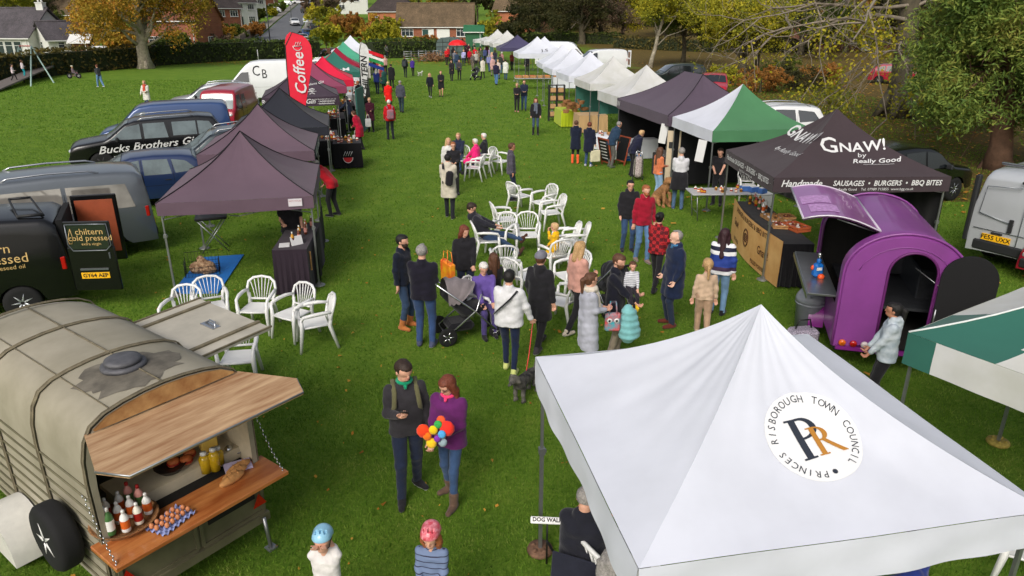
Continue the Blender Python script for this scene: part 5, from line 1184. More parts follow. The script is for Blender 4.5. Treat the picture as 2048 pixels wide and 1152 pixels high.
# grey swing bin and patterned bag
BIN = mat("grey_bin", (128, 132, 140), .45, 0, .06)
a = MB(); a.lathe([(.19, 0), (.23, .62), (.25, .63), (.25, .66)], 20); a.X = Matrix(); b_ = MB(); b_.lathe([(.25, .66), (.245, .74), (.19, .84), (.1, .88), (0, .89)], 20); c = MB(); c.box((0, -.14, .83), (.2, .16, .012), (.55, 0, 0))
goods("grey plastic bin with domed lid beside the purple trailer", "bin", "litter_bin", at(1610, 672), 0, [("bin_body", a, BIN), ("lid", b_, BIN), ("flap", c, BIN)])
a = MB(); a.box((0, 0, .2), (.5, .3, .4), bv=.06); b_ = MB(); b_.tube([(-.15, 0, .38), (-.1, 0, .55), (.1, 0, .55), (.15, 0, .38)], .014, 5)
SPOT = mat("speckled_black_fabric", (20, 20, 24), .8, 0, .1, 60, col2=(190, 180, 200)); goods("black bag with pale speckled pattern behind the council gazebo peak", "bag", "shopping_bag", at(1600, 700), 10, [("bag_body", a, SPOT), ("handle", b_, BLACK)])

# ================================================================ burger stall front board and its goods
BOARD = mat("burnt_pine_board", (196, 146, 86), .7, 0, .15, 2, .1, 14, col2=(216, 172, 112), detail=8); BURN = mat("burnt_print", (74, 42, 22), .8, 0, 0)
A_, B_ = at(1461, 470, .06), at(1553, 573, .05); A_.z = B_.z = 0; L_ = (B_-A_).length; an = math.atan2(B_.y-A_.y, B_.x-A_.x)
bd = thing("stall_board", "curved pine board in front of the burger stall with burnt lettering", "sign board", A_, an); 
def bf(x, y, o=0): return Vector((x, -.16*math.sin(math.pi*min(1, max(0, x/L_)))-o, y))
q = MB(); q.grid(lambda u, v: bf(u*L_, .03+.98*v), 24, 6); q.grid(lambda u, v: bf((1-u)*L_, .03+.98*v, -.012), 24, 6); q.build("board", BOARD, bd)
for s, x, y, sz in (("SAUSAGES & BURGERS & BBQ BITE", L_/2, .9, .155), ("Gnaw!", L_*.2, .58, .24), ("Gnaw!", L_*.78, .5, .26), ("100% HOGS", L_*.24, .2, .12), ("PULLED PORKED", L_*.72, .15, .12)):
    lettering(s, lambda a_, b2, x=x, y=y: bf(x+a_, y+b2, .006), BURN, bd, size=sz, bold=.003, wide=min(1, 1.05*L_/(.56*sz*29)) if len(s) > 20 else .85)
q = MB()
for r_ in (.2, .175, .1):
    q.tube([bf(L_*.48+r_*.95*math.cos(a), .52+r_*math.sin(a), .006) for a in [2*math.pi*i/24 for i in range(25)]], .007, 4)
for k in range(-2, 3): q.tube([bf(L_*.48-.11, .52+k*.035, .006), bf(L_*.48+.11, .52+k*.035, .006)], .008, 4)
q.build("round_mark", BURN, bd)
mid = (A_+B_)/2; nx_, ny_ = -math.sin(an), math.cos(an)
bt = table("black clothed burger stall table behind the pine board", (mid.x+nx_*.34, mid.y+ny_*.34), math.degrees(an), L_*.96, .6, .93, CLB)
BT = Matrix.Translation((mid.x+nx_*.34, mid.y+ny_*.34, .945)) @ Matrix.Rotation(an, 4, 'Z')
def bp_(x, y, z=0): return tuple(BT @ Vector((x, y, z)))
for k, (x, y, c) in enumerate([(-.82, .1, 4), (-.72, .16, 2), (-.66, .04, 1), (-.56, .14, 7), (-.5, .02, 4), (-.42, .12, 6), (-.34, .02, 6), (-.74, -.06, 2)]):
    bottle(bp_(x*L_*.55, y), c, ["pink sauce bottle, first at the far end of the burger table", "mustard bottle, second at the far end", "red sauce bottle near the far end of the burger table", "orange sauce bottle fourth along the burger table", "pale pink bottle fifth along the burger table", "white bottle sixth along the burger table", "white bottle nearest the wooden crates", "small mustard bottle at the board's edge"][k], .26, .04)
CRT = mat("pale_crate_wood", (176, 132, 84), .8, 0, .25, 10)
def crate(label, p, rz, w, d, h, fill=None, m=CRT, cat="crate", name="wooden_crate"):
    t = thing(name, label, cat, tuple(p), R(rz)); q = MB(); q.box((0, 0, .012), (w, d, .014))
    for s in (-1, 1):
        for z in (.3, .8): q.box((0, s*d/2, h*z), (w, .012, h*.36)); q.box((s*w/2, 0, h*z), (.012, d, h*.36))
    q.build("crate_body", m, t)
    if fill:
        q = MB(); r2 = random.Random(int(w*1000))
        for i in range(26): q.ell((r2.uniform(-w/2+.04, w/2-.04), r2.uniform(-d/2+.03, d/2-.03), h*.6+r2.uniform(0, .03)), (.035, .028, .022), 8, mi=i % len(fill))
        f = q.build("contents", fill, t); f["kind"] = "stuff"
    return t
MEAT = [mat("sausage_pink", (168, 92, 80), .5, 0, .15), mat("sausage_brown", (120, 62, 44), .5, 0, .15), mat("wrapped_white", (190, 180, 172), .4, 0, .1)]
crate("pale crate with compartments of wrapped rolls on the burger table", bp_(-.1, .05), math.degrees(an)+8, .5, .34, .08, [MEAT[2], BREAD, CRT]); crate("brown wicker coloured crate behind the wrapped rolls", bp_(.05, .32), math.degrees(an)+4, .36, .26, .14, [MEAT[1], BREAD])
crate("crate of pink wrapped sausages at the near end of the burger table", bp_(.52, .0), math.degrees(an)-6, .4, .3, .09, MEAT); crate("orange brown crate of wrapped meats beside the tent pole", bp_(.72, .3), math.degrees(an)+20, .5, .34, .12, MEAT, m=mat("orange_crate_wood", (170, 84, 44), .7, 0, .2))
crate("small pale box of cling filmed rolls on the burger table", bp_(.3, .28), math.degrees(an)+2, .3, .22, .07, [MEAT[2], BREAD])

# ================================================================ vehicles
def paint(name, c, metal=.0, rough=.28): return mat("paint_"+name, c, rough, metal, .03, 2, coat=.7, spec=.5)
UNDER = mat("underbody", (20, 20, 21), .9, 0, .1); TRIM = mat("vehicle_trim", (34, 35, 37), .6, 0, .05); HLT = mat("headlamp_glass", (198, 204, 208), .12, .3, .05, coat=.6); GAP = mat("panel_gap", (14, 14, 15), .8, 0, 0)
YPL = mat("yellow_number_plate", (236, 178, 20), .5, 0, 0); WPL = mat("white_number_plate", (220, 220, 214), .5, 0, 0)
def poly_span(P, x):
    zs = []
    for (x0, z0), (x1, z1) in zip(P, P[1:]+P[:1]):
        if (x0-x)*(x1-x) <= 0 and abs(x0-x1) > 1e-9: zs.append(z0+(z1-z0)*(x-x0)/(x1-x0))
    return (min(zs), max(zs)) if zs else None
KINDS_V = {
 'van': dict(L=4.9, W=1.9, prof=[(2.45, .34), (2.44, .62), (2.36, .86), (2.2, .98), (1.72, 1.12), (1.5, 1.3), (1.02, 1.76), (.82, 1.87), (.4, 1.93), (-.6, 1.96), (-1.8, 1.94), (-2.2, 1.9), (-2.34, 1.82), (-2.41, 1.3), (-2.44, .8), (-2.45, .34)], zb=1.12, tum=.13, wh=(1.5, -1.42), wr=.33,
    side=[[(1.45, 1.16), (.98, 1.64), (.62, 1.7), (.62, 1.16)], [(.48, 1.16), (.48, 1.72), (-.72, 1.72), (-.72, 1.16)], [(-.8, 1.16), (-.8, 1.72), (-1.98, 1.68), (-2.1, 1.16)]], scr=(1.66, .98), rear=(-2.35, -2.415)),
 'panel': dict(base='van', rear=None, side=[[(1.45, 1.16), (.98, 1.64), (.62, 1.7), (.62, 1.16)]]),
 'big': dict(L=5.8, W=2.05, prof=[(2.9, .36), (2.89, .7), (2.78, .95), (2.5, 1.1), (2.2, 1.2), (2.0, 1.36), (1.45, 1.96), (1.15, 2.24), (.9, 2.4), (.4, 2.48), (-1, 2.5), (-2.5, 2.48), (-2.76, 2.4), (-2.86, 2.2), (-2.89, 1.0), (-2.9, .36)], zb=1.25, tum=.1, wh=(1.95, -1.55), wr=.35,
    side=[[(1.95, 1.3), (1.42, 1.84), (1.0, 1.86), (1.0, 1.26)]], scr=(2.12, 1.36), rear=None),
 'small': dict(L=4.4, W=1.8, prof=[(2.2, .34), (2.19, .6), (2.1, .84), (1.9, .96), (1.35, 1.1), (1.12, 1.28), (.66, 1.7), (.44, 1.78), (0, 1.83), (-1.2, 1.84), (-1.9, 1.8), (-2.06, 1.7), (-2.14, 1.2), (-2.18, .8), (-2.2, .34)], zb=1.08, tum=.12, wh=(1.35, -1.3), wr=.32,
    side=[[(1.12, 1.12), (.7, 1.56), (.3, 1.6), (.3, 1.1)]], scr=(1.32, .6), rear=None),
 'hatch': dict(L=4.2, W=1.78, prof=[(2.1, .3), (2.09, .52), (2.0, .72), (1.8, .82), (1.15, .96), (.95, 1.04), (.35, 1.38), (.1, 1.45), (-.5, 1.48), (-1.2, 1.45), (-1.5, 1.4), (-1.85, 1.1), (-2.0, .92), (-2.08, .6), (-2.1, .3)], zb=.93, tum=.2, wh=(1.28, -1.28), wr=.31,
    side=[[(.98, .96), (.42, 1.32), (-.1, 1.38), (-.1, .96)], [(-.18, .96), (-.18, 1.38), (-.85, 1.37), (-.9, .96)], [(-.97, .97), (-.93, 1.36), (-1.3, 1.3), (-1.6, 1.02)]], scr=(1.06, .3), rear=(-1.5, -1.88)),
 'suv': dict(L=4.6, W=1.88, prof=[(2.3, .36), (2.29, .6), (2.2, .86), (2.0, .96), (1.25, 1.08), (1.0, 1.2), (.5, 1.56), (.2, 1.66), (-.4, 1.71), (-1.4, 1.69), (-1.85, 1.62), (-2.12, 1.2), (-2.24, .95), (-2.29, .6), (-2.3, .36)], zb=1.04, tum=.17, wh=(1.4, -1.38), wr=.36,
    side=[[(1.02, 1.08), (.55, 1.48), (0, 1.57), (0, 1.07)], [(-.08, 1.07), (-.08, 1.58), (-.9, 1.57), (-.94, 1.07)], [(-1.02, 1.08), (-.98, 1.56), (-1.62, 1.5), (-1.9, 1.14)]], scr=(1.16, .38), rear=(-1.85, -2.14)),
 'pickup': dict(L=5.2, W=1.86, prof=[(2.6, .42), (2.59, .72), (2.5, .98), (2.3, 1.06), (1.45, 1.18), (1.25, 1.28), (.75, 1.66), (.45, 1.76), (-.3, 1.8), (-.62, 1.8), (-1.6, 1.84), (-2.1, 1.78), (-2.42, 1.3), (-2.5, 1.15), (-2.58, .8), (-2.6, .48)], zb=1.14, tum=.17, wh=(1.62, -1.45), wr=.4,
    side=[[(1.25, 1.18), (.78, 1.58), (.3, 1.66), (.3, 1.17)], [(.2, 1.17), (.2, 1.67), (-.5, 1.68), (-.56, 1.17)], [(-.72, 1.22), (-.72, 1.68), (-1.5, 1.68), (-1.5, 1.22)], [(-1.56, 1.22), (-1.56, 1.68), (-1.95, 1.64), (-2.2, 1.24)]], scr=(1.4, .6), rear=(-2.12, -2.42)),
 'retro': dict(L=4.4, W=1.75, prof=[(2.2, .34), (2.19, .6), (2.14, .95), (2.0, 1.08), (1.75, 1.5), (1.62, 1.8), (1.4, 1.88), (.4, 1.93), (-1.4, 1.92), (-2.0, 1.84), (-2.14, 1.6), (-2.19, .8), (-2.2, .34)], zb=1.08, tum=.12, wh=(1.35, -1.35), wr=.31,
    side=[[(1.75, 1.14), (1.55, 1.66), (1.0, 1.66), (1.0, 1.14)], [(.8, 1.2), (.8, 1.62), (.2, 1.62), (.2, 1.2)]], scr=(2.02, 1.64), rear=None)}
def vehicle(label, cat, name, kind, p, heading, pt_, roof_rails=False, mirrors=True, z=0.0, plates=('', ''), rims=None, group=None, glass=None, side_windows=None, both=True):
    K = dict(KINDS_V[kind])
    if 'base' in K: K = {**KINDS_V[K['base']], **K}
    L, W, prof, zb, tum, wh, wr = K['L'], K['W'], K['prof'], K['zb'], K['tum'], K['wh'], K['wr']
    xs_ = np.array([a for a, _ in prof]); zs_ = np.array([b for _, b in prof])
    base = prof[0][1]-.02; ra = wr*1.2
    def yw(x, zz):
        n1 = max(0, (x-(L/2-.8))/.8); n2 = max(0, (-x-(L/2-.5))/.5); w = W/2*(1-.13*n1**2.4-.06*n2**3)
        if zz < zb: return w*(1-.05*((zb-zz)/zb)**2)
        return w*(1-tum*(zz-zb)/.75)
    st = []
    for (a, b), (c, d) in zip(prof, prof[1:]):
        k = max(1, int(math.hypot(a-c, b-d)/.09))
        for i in range(k): st.append((a+(c-a)*i/k, b+(d-b)*i/k))
    st.append(prof[-1])
    def zbot(x):
        z0 = base
        for xw in wh:
            if abs(x-xw) < ra: z0 = max(z0, wr*.9+math.sqrt(ra*ra-(x-xw)**2)*.98)
        return z0
    V = []; NS = 9; NT = 5
    for x, zt in st:
        z0 = min(zbot(x), zt-.02); r = min(.11, (zt-z0)*.45); zz = zt-r; row = []
        for i in range(NS): f = i/(NS-1); q = z0+(zz-z0)*f; row.append((yw(x, q), q))
        ye = yw(x, zz)
        for i in range(1, 4): a = math.pi/2*i/3; row.append((ye-r+r*math.cos(a)-tum*r*.2, zz+r*math.sin(a)))
        yb = row[-1][0]
        for i in range(1, NT): f = 1-i/NT; row.append((yb*f, zt+.035*(1-f*f)))
        row.append((0, zt+.035)); full = row+[(-y, q) for y, q in row[::-1][1:]]
        V += [(x, y, q) for y, q in full]
    n = 2*(NS+3+NT)-1
    F = [(i*n+j, (i+1)*n+j, (i+1)*n+j+1, i*n+j+1) for i in range(len(st)-1) for j in range(n-1)]
    root = thing(name, label, cat, (p[0], p[1], z), R(heading), group)
    q = MB(); q.add(V, F, 0, True); q.box((0, 0, (base+.55)/2+.1), (L*.93, W*.66, .5), mi=1)
    for xw in wh: q.box((xw, 0, wr+.05), (ra*1.9, W*.72, .02), mi=1)
    q.build("body", [pt_, UNDER], root)
    wins = side_windows if side_windows is not None else K['side']; gl = glass or GLASS
    for P in wins:
        x0, x1 = min(a for a, _ in P), max(a for a, _ in P)
        for s in (1, -1):
            q = MB(); m = 10; V = []; 
            for i in range(m+1):
                x = x0+(x1-x0)*(i/m*.996+.002); sp_ = poly_span(P, x)
                for j in range(4): zz = sp_[0]+(sp_[1]-sp_[0])*j/3; V.append((x, s*(yw(x, zz)+.006), zz))
            q.add(V, [(i*4+j, (i+1)*4+j, (i+1)*4+j+1, i*4+j+1)[::(1 if s < 0 else -1)] for i in range(m) for j in range(3)], 0, True); q.build("side_window", gl, root)
    def top_patch(xa, xb, k, nm, m_):
        q = MB(); V = []; nu = 8; ia = []
        arc = [(x, zt) for x, zt in st if min(xa, xb) <= x <= max(xa, xb)]
        for i, (x, zt) in enumerate(arc):
            a = arc[max(0, i-1)]; b = arc[min(len(arc)-1, i+1)]; tx, tz = b[0]-a[0], b[1]-a[1]; l = math.hypot(tx, tz) or 1; nx_, nz_ = -tz/l, tx/l
            if nz_ < 0: nx_, nz_ = -nx_, -nz_
            if abs(nz_) < .05 and nx_*x < 0: nx_ = -nx_
            ye = yw(x, zt-.1)*k
            for j in range(nu+1): f = -1+2*j/nu; V.append((x+nx_*.012, f*ye, zt+.035*(1-f*f)+nz_*.012+.004))
        q.add(V, [(i*(nu+1)+j, (i+1)*(nu+1)+j, (i+1)*(nu+1)+j+1, i*(nu+1)+j+1) for i in range(len(arc)-1) for j in range(nu)], 0, True); q.build(nm, m_, root)
    top_patch(K['scr'][0], K['scr'][1], .86, "windscreen", gl)
    if K.get('rear'):
        if kind == 'van':
            q = MB(); q.add([(-L/2+.1-.08*(1.85-zz)-.012, y, zz) for y, zz in ((-.72, 1.25), (.72, 1.25), (.66, 1.76), (-.66, 1.76))], [(0, 1, 2, 3)]); q.build("rear_window", gl, root)
        else: top_patch(K['rear'][0], K['rear'][1], .8, "rear_window", gl)
    for s in (1, -1):
        for xw in wh: full_wheel(root, (xw, s*(W/2-.12), wr), wr, .21, s, 'y', rims or STEEL, 7)
        q = MB(); q.ell((L/2-.17, s*(W/2-.26), prof[2][1]-.12), (.17, .15, .09), 12); q.build("headlight", HLT, root)
        q = MB(); tz = zb-.1; q.box((-L/2+.13, s*(yw(-L/2+.13, tz)-.045), tz), (.1, .1, .26), bv=.02); q.build("tail_light", REDL, root)
        if mirrors: q = MB(); mx = K['scr'][0]-.35; q.box((mx, s*(W/2+.1), zb+.06), (.1, .2, .15), bv=.03); q.build("wing_mirror", TRIM, root)
        for x in ([a[-1][0] for a in wins[:2]]): q = MB(); q.box((x+.12, s*(yw(x, zb-.12)+.012), zb-.13), (.16, .02, .03), bv=.006); q.build("door_handle", TRIM, root)
        q = MB()
        for x in [wh[0]-ra-.1] + [a[-1][0]-.04 for a in wins[:2]]:
            zz = [base+.05+(zb+.45-base-.05)*i/8 for i in range(9)]; q.tube([(x, s*(yw(x, v)+.0005), v) for v in zz], .006, 4)
        q.tube([(x, s*(yw(x, zb-.28)+.0005), zb-.28) for x in np.linspace(wh[0]-ra-.1, wh[1]+ra, 10)], .005, 4); q.build("panel_gap", GAP, root)
        if roof_rails:
            q = MB(); zr = float(np.interp(-(.1), -xs_, zs_)); q.tube([(x, s*(W/2*.74), float(np.interp(-x, -xs_, zs_))+dz) for x, dz in ((.35, 0), (.2, .06), (-.5, .07), (-1.3, .06), (-1.5, 0))], .022, 6); q.build("roof_rail", CHROME, root)
    for x in (L/2-.02, -L/2+.02): q = MB(); q.box((x, 0, base+.16), (.1, W*.8, .2), bv=.03); q.build("bumper", TRIM, root)
    for k, (tx_, m_) in enumerate(zip(plates, (WPL, YPL))):
        if tx_:
            s = 1 if k == 0 else -1; x = s*(L/2+.035); q = MB(); q.box((x, 0, base+.3), (.012, .52, .115)); po = q.build("number_plate", m_, root)
            lettering(tx_, frame_fn((x+s*.009, 0, base+.3), (0, s, 0), (0, 0, 1)), BLACKINK, po, size=.105, bold=.002, wide=.95)
    root["K"] = kind; VY[root.name] = (yw, L, W, zb, base); return root
VY = {}
def side_text(v, s, body, x0, z0, m, **k):
    yw = VY[v.name][0]; tilt = k.pop('tilt', 0)
    def fn(x, y):
        X, Y = x*math.cos(tilt)-y*math.sin(tilt), x*math.sin(tilt)+y*math.cos(tilt); X = x0-s*X; return Vector((X, s*(yw(X, z0+Y)+.012), z0+Y))
    return lettering(body, fn, m, child(v, "body"), **k)
SILV = paint("silver", (186, 190, 194), .3, .3); GREYP = paint("mid_grey", (104, 110, 116), .5, .3); BLKP = paint("black", (12, 12, 14), 0, .22); BLKP.node_tree.nodes['Principled BSDF'].inputs['Coat Weight'].default_value = .25; BLUP = paint("slate_blue", (44, 70, 116), .2); NAVP = paint("navy", (30, 48, 88), .2); DGRY = paint("dark_slate", (44, 52, 58), .3)
REDP = paint("maroon", (148, 22, 44)); RD2 = paint("bright_red", (176, 20, 40)); WHP = paint("white", (218, 220, 222)); DGN = paint("dark_green", (24, 36, 34)); TINT = mat("mirror_glass_painted_sky", (196, 190, 180), .06, .6, .2, .8, spec=1, col2=(120, 116, 108))  # mirror glass: bright sky reflection is put into its pale base colour
SEEG = mat("pale_reflecting_glass", (96, 108, 110), .1, .2, .25, 2, spec=1)
v = vehicle("grey passenger van with mirror tinted windows and roof rails parked at the left edge", "van", "parked_van", 'van', (-10.85, 15.7), 211, GREYP, roof_rails=True, plates=('', 'BD15 KVE'), glass=TINT)
v2 = vehicle("black panel van with gold oil shop lettering and open rear doors", "van", "parked_van", 'small', (-10.5, 12.45), 205, BLKP, plates=('', ''), glass=SEEG, rims=SILV)
GOLD = mat("gold_print", (196, 164, 104), .5, 0, 0)
side_text(v2, 1, "chiltern", -.95, 1.36, GOLD, size=.24); side_text(v2, 1, "cold pressed", -.95, 1.17, GOLD, size=.24); side_text(v2, 1, "extra virgin rapeseed oil", -.95, 1.02, GOLD, size=.11)
# open rear doors of the black van
q = MB(); q.X = Matrix.Translation((-2.18, .86, 0)) @ Matrix.Rotation(R(160), 4, 'Z')
q.box((.42, 0, .84), (.84, .06, .86), bv=.02); q.box((.42, 0, 1.5), (.82, .05, .5), bv=.02); dr = q.build("rear_door", BLKP, v2)
g = MB(); g.X = q.X; g.tube([(x, -.036, z) for x, z in ((.06, 1.7), (.78, 1.7), (.8, 1.3), (.7, 1.2), (.12, 1.2), (.05, 1.32), (.06, 1.7))], .012, 5); g.box((.42, -.04, .84), (.5, .02, .03)); g.box((.74, -.04, 1.1), (.03, .03, .12), bv=.01); g.build("door_trim", GREYP, dr); g = MB(); g.X = q.X; g.box((.42, -.03, 1.46), (.68, .01, .46), bv=.004); g.build("door_glass", GLASS, dr); g = MB(); g.X = q.X; g.box((.42, -.035, .72), (.5, .02, .115)); npl = g.build("number_plate", YPL, dr)
XF = q.X
lettering("GY64 AEP", lambda x, y: XF @ Vector((.42+x, -.05, .72+y)), BLACKINK, npl, size=.105, bold=.002)
lettering("chiltern", lambda x, y: XF @ Vector((.46+x, -.042, 1.56+y)), GOLD, dr, size=.16); lettering("cold pressed", lambda x, y: XF @ Vector((.46+x, -.042, 1.44+y)), GOLD, dr, size=.15); lettering("extra virgin", lambda x, y: XF @ Vector((.46+x, -.042, 1.33+y)), GOLD, dr, size=.075)
q = MB(); q.tube([*[XF @ Vector((x, -.042, z)) for x, z in ((.14, 1.62), (.16, 1.45), (.13, 1.34), (.08, 1.34), (.07, 1.42), (.14, 1.62))]], .006, 4); q.build("drop_print", GOLD, dr)
q = MB(); q.X = Matrix.Translation((-2.18, -.86, 0)) @ Matrix.Rotation(R(170), 4, 'Z'); q.box((.42, 0, 1.15), (.84, .06, 1.4), bv=.02); d2 = q.build("rear_door", BLKP, v2)
g = MB(); g.X = q.X; g.box((.42, -.035, 1.2), (.7, .012, 1.1), bv=.004); g.build("door_card", mat("rust_brown_lining", (142, 66, 36), .6, 0, .12), d2)
q = MB(); q.box((-2.12, 0, 1.1), (.1, 1.45, 1.3)); q.build("load_space_shade_panel", UNDER, v2)  # flat dark panel paints the shade of the open load space
q = MB(); q.tube([(-1.9, .6, 1.84), (-1.6, -.4, 1.98)], .02, 5); q.tube([(-1.5, .6, 1.84), (-1.25, -.4, 1.98)], .02, 5); q.tube([(-1.9, .6, 1.86), (-1.5, .6, 1.86)], .03, 5); q.tube([(-1.6, -.4, 1.98), (-1.25, -.4, 1.98)], .025, 5); q.build("roof_rack", TRIM, v2)
v = vehicle("navy blue hatchback between the grey van and the gin pickup", "car", "parked_car", 'hatch', (-10.95, 20.9), 205, NAVP, glass=SEEG)
v4 = vehicle("black double cab pickup with hardtop and white script gin lettering", "pickup", "pickup_truck", 'pickup', (-13.0, 26.2), 205, BLKP, roof_rails=True, glass=SEEG, rims=TRIM)
side_text(v4, 1, "Bucks Brothers Gin", .1, .93, WHITEINK, size=.36, shear=.4, bold=.004, tilt=.05, wide=1.12); side_text(v4, 1, "www.bucksbrothers.co.uk", .35, .62, WHITEINK, size=.17)
vehicle("dark slate grey estate car behind the plum gazebos", "car", "parked_car", 'suv', (-9.6, 24.3), 205, DGRY, glass=SEEG, roof_rails=True)
vehicle("slate blue panel van behind the gin pickup", "van", "parked_van", 'panel', (-13.9, 29.4), 201, BLUP, glass=SEEG)
vehicle("maroon classic van facing the camera beside the blue van", "van", "parked_van", 'retro', (-13.8, 36.0), 275, REDP, plates=('E361 ODP', ''), glass=SEEG)
vehicle("silver people carrier with roof rails behind the maroon van", "car", "parked_car", 'suv', (-16.2, 40.2), 198, SILV, roof_rails=True, glass=SEEG)
v9 = vehicle("large white high roof van with dark CB monogram behind the coffee flag", "van", "parked_van", 'big', (-15.3, 46.8), 193, WHP, glass=GLASS)
side_text(v9, 1, "C", .55, 1.9, BLACKINK, size=.85, wide=.8); side_text(v9, 1, "B", .08, 1.72, BLACKINK, size=.75, wide=.8)
vehicle("white estate car past the large white van on the left", "car", "parked_car", 'suv', (-16.0, 62), 190, WHP, roof_rails=True)
v11 = vehicle("silver panel van with closed rear doors at the right edge", "van", "parked_van", 'panel', (12.95, 15.95), 32, SILV, plates=('', ''), roof_rails=False)
v11.scale = (1.12,)*3
q = MB(); q.box((-2.47, .36, .66), (.012, .52, .125)); npl = q.build("number_plate", YPL, v11); lettering("FE55 UXX", frame_fn((-2.48, .36, .66), (0, -1, 0), (0, 0, 1)), BLACKINK, npl, size=.12, bold=.002)
q = MB(); q.tube([(-2.465, 0, .5), (-2.45, 0, 1.0), (-2.42, 0, 1.8)], .008, 4); q.tube([(-2.462, .8, .8), (-2.462, -.8, .8)], .007, 4)
q.tube([(-2.44, .12, 1.68), (-2.45, .72, 1.62), (-2.458, .76, 1.1), (-2.46, .12, .98)], .012, 5); q.tube([(-2.44, -.12, 1.68), (-2.45, -.72, 1.62), (-2.458, -.76, 1.1), (-2.46, -.12, .98)], .012, 5); q.build("door_seam", GREYP, v11)
for c_, d_ in (((-2.47, .16, .95), (.03, .08, .26)), ((-2.475, .36, .76), (.03, .2, .04)), ((-2.43, .1, 1.78), (.03, .12, .05))): q = MB(); q.box(c_, d_, bv=.01); q.build("door_handle", TRIM, v11)
for s in (-1, 1):
    q = MB(); q.box((-2.4, s*.93, 1.15), (.12, .09, 1.3), bv=.02); q.build("corner_post", TRIM, v11)
q = MB(); q.box((-1.9, 0, 1.99), (.1, 1.6, .05), bv=.01); q.box((-.9, 0, 1.99), (.1, 1.6, .05), bv=.01); q.build("roof_bar", CHROME, v11)
vehicle("black estate car with ten spoke wheels behind the burger tent", "car", "parked_car", 'suv', (11.5, 21.3), 25, BLKP, rims=CHROME)
vehicle("white four by four with roof rails between green and burger gazebos", "car", "parked_car", 'suv', (10.7, 30.8), 178, WHP, roof_rails=True)
vehicle("dark green estate car behind the white gazebos on the right", "car", "parked_car", 'suv', (12.2, 56), 186, DGN)
vehicle("bright red car behind the peak of the wide plum gazebo", "car", "parked_car", 'hatch', (13.4, 49.5), -105, RD2)
vehicle("crimson red hatchback parked under the trees behind the thick trunk", "car", "parked_car", 'hatch', (30.3, 58.6), -32, REDP)
v17 = vehicle("white panel van with its rear doors standing open on the right", "van", "parked_van", 'panel', (8.3, 71), 195, WHP, z=.05)
q = MB(); q.box((-2.44, 0, 1.15), (.06, 1.5, 1.3)); q.build("load_space_shade_panel", UNDER, v17)  # dark slab on the closed tail, painted shade for the van's inside
for s in (-1, 1):
    q = MB(); q.X = Matrix.Translation((-2.44, s*.86, 0)) @ Matrix.Rotation(R(180-s*95), 4, 'Z'); q.box((.42, 0, 1.15), (.84, .06, 1.5), bv=.02); d_ = q.build("rear_door", WHP, v17)
    g = MB(); g.X = q.X; g.box((.42, -.034*s, 1.5), (.55, .012, .5)); g.box((.42, -.034*s, .85), (.55, .012, .5)); g.box((.42, .034*s, 1.5), (.55, .012, .5)); g.box((.42, .034*s, .85), (.55, .012, .5)); g.build("door_card", mat("brown_door_card", (120, 92, 78), .8), d_)
vehicle("white high roof van facing right behind the white gazebos", "van", "parked_van", 'big', (5.4, 79), 352, WHP, z=-.1)
for k, (px, py, kd, hd, pm, lb) in enumerate([(590, 52, 'hatch', -68, WHP, "white hatchback driving down the road towards the field"), (611, 27, 'suv', -65, DGRY, "dark grey car parked far up the road"), (628, 66, 'suv', 112, BLKP, "black car parked on the right of the road"),
        (603, 88, 'hatch', 118, SILV, "silver hatchback parked first behind the coffee flag"), (612, 80, 'suv', 116, BLUP, "blue grey car parked second beyond the coffee flag"), (548, 27, 'hatch', 190, SILV, "silver car on a drive left of the road"), (572, 12, 'hatch', 180, WHP, "white car on a drive at the top of the road"),
        (598, 9, 'suv', 200, WHP, "white car parked beside the white one at the top of the road"), (954, 74, 'suv', -80, SILV, "silver car with dark windscreen beside the green shed"), (200, 118, 'hatch', 175, WHP, "white car roof showing over the hedge left of the plane tree"), (290, 117, 'hatch', 175, WHP, "white car roof showing over the hedge behind the plane trunk")]):
    g_ = on_hill(px, py); vehicle(lb, "car", "parked_car", kd, (g_.x, g_.y), hd, pm, z=g_.z+(.12 if k < 8 else 0))
g_ = at(2078, 590); vehicle("maroon car of which only a corner shows at the right edge", "car", "parked_car", 'hatch', (g_.x+2.2, g_.y+.8), 200, REDP)
# green livestock trailer at the end of the field
lt = thing("livestock_trailer", "large grey green livestock trailer parked by the hedge behind the crowd", "trailer", (-7.3, 89, 0), R(4)); GGT = mat("grey_green_sheet", (84, 100, 98), .6, .3, .2, 2)
q = MB(); V = []; A2 = [(-1.55, .5), (-1.55, 1.8), (-1.4, 2.2), (-1.0, 2.42), (0, 2.5), (1.0, 2.42), (1.4, 2.2), (1.55, 1.8), (1.55, .5)]
q.add([(x, y, z) for y in (-1, 1.2) for x, z in A2], [(j, 9+j, 10+j, j+1) for j in range(8)]+[tuple(range(9))[::-1], tuple(range(9, 18))]); q.build("body", GGT, lt)
q = MB()
for x in (-.8, 0, .8): q.box((x, -1.02, 1.4), (.06, .05, 1.8))
for z in (.9, 1.5, 2.0): q.box((0, -1.018, z), (3.0, .04, .05))
q.build("frame_rail", DKP, lt)
for s in (-1, 1): full_wheel(lt, (s*1.5, 0, .36), .35, .22, s, 'x', STEEL)
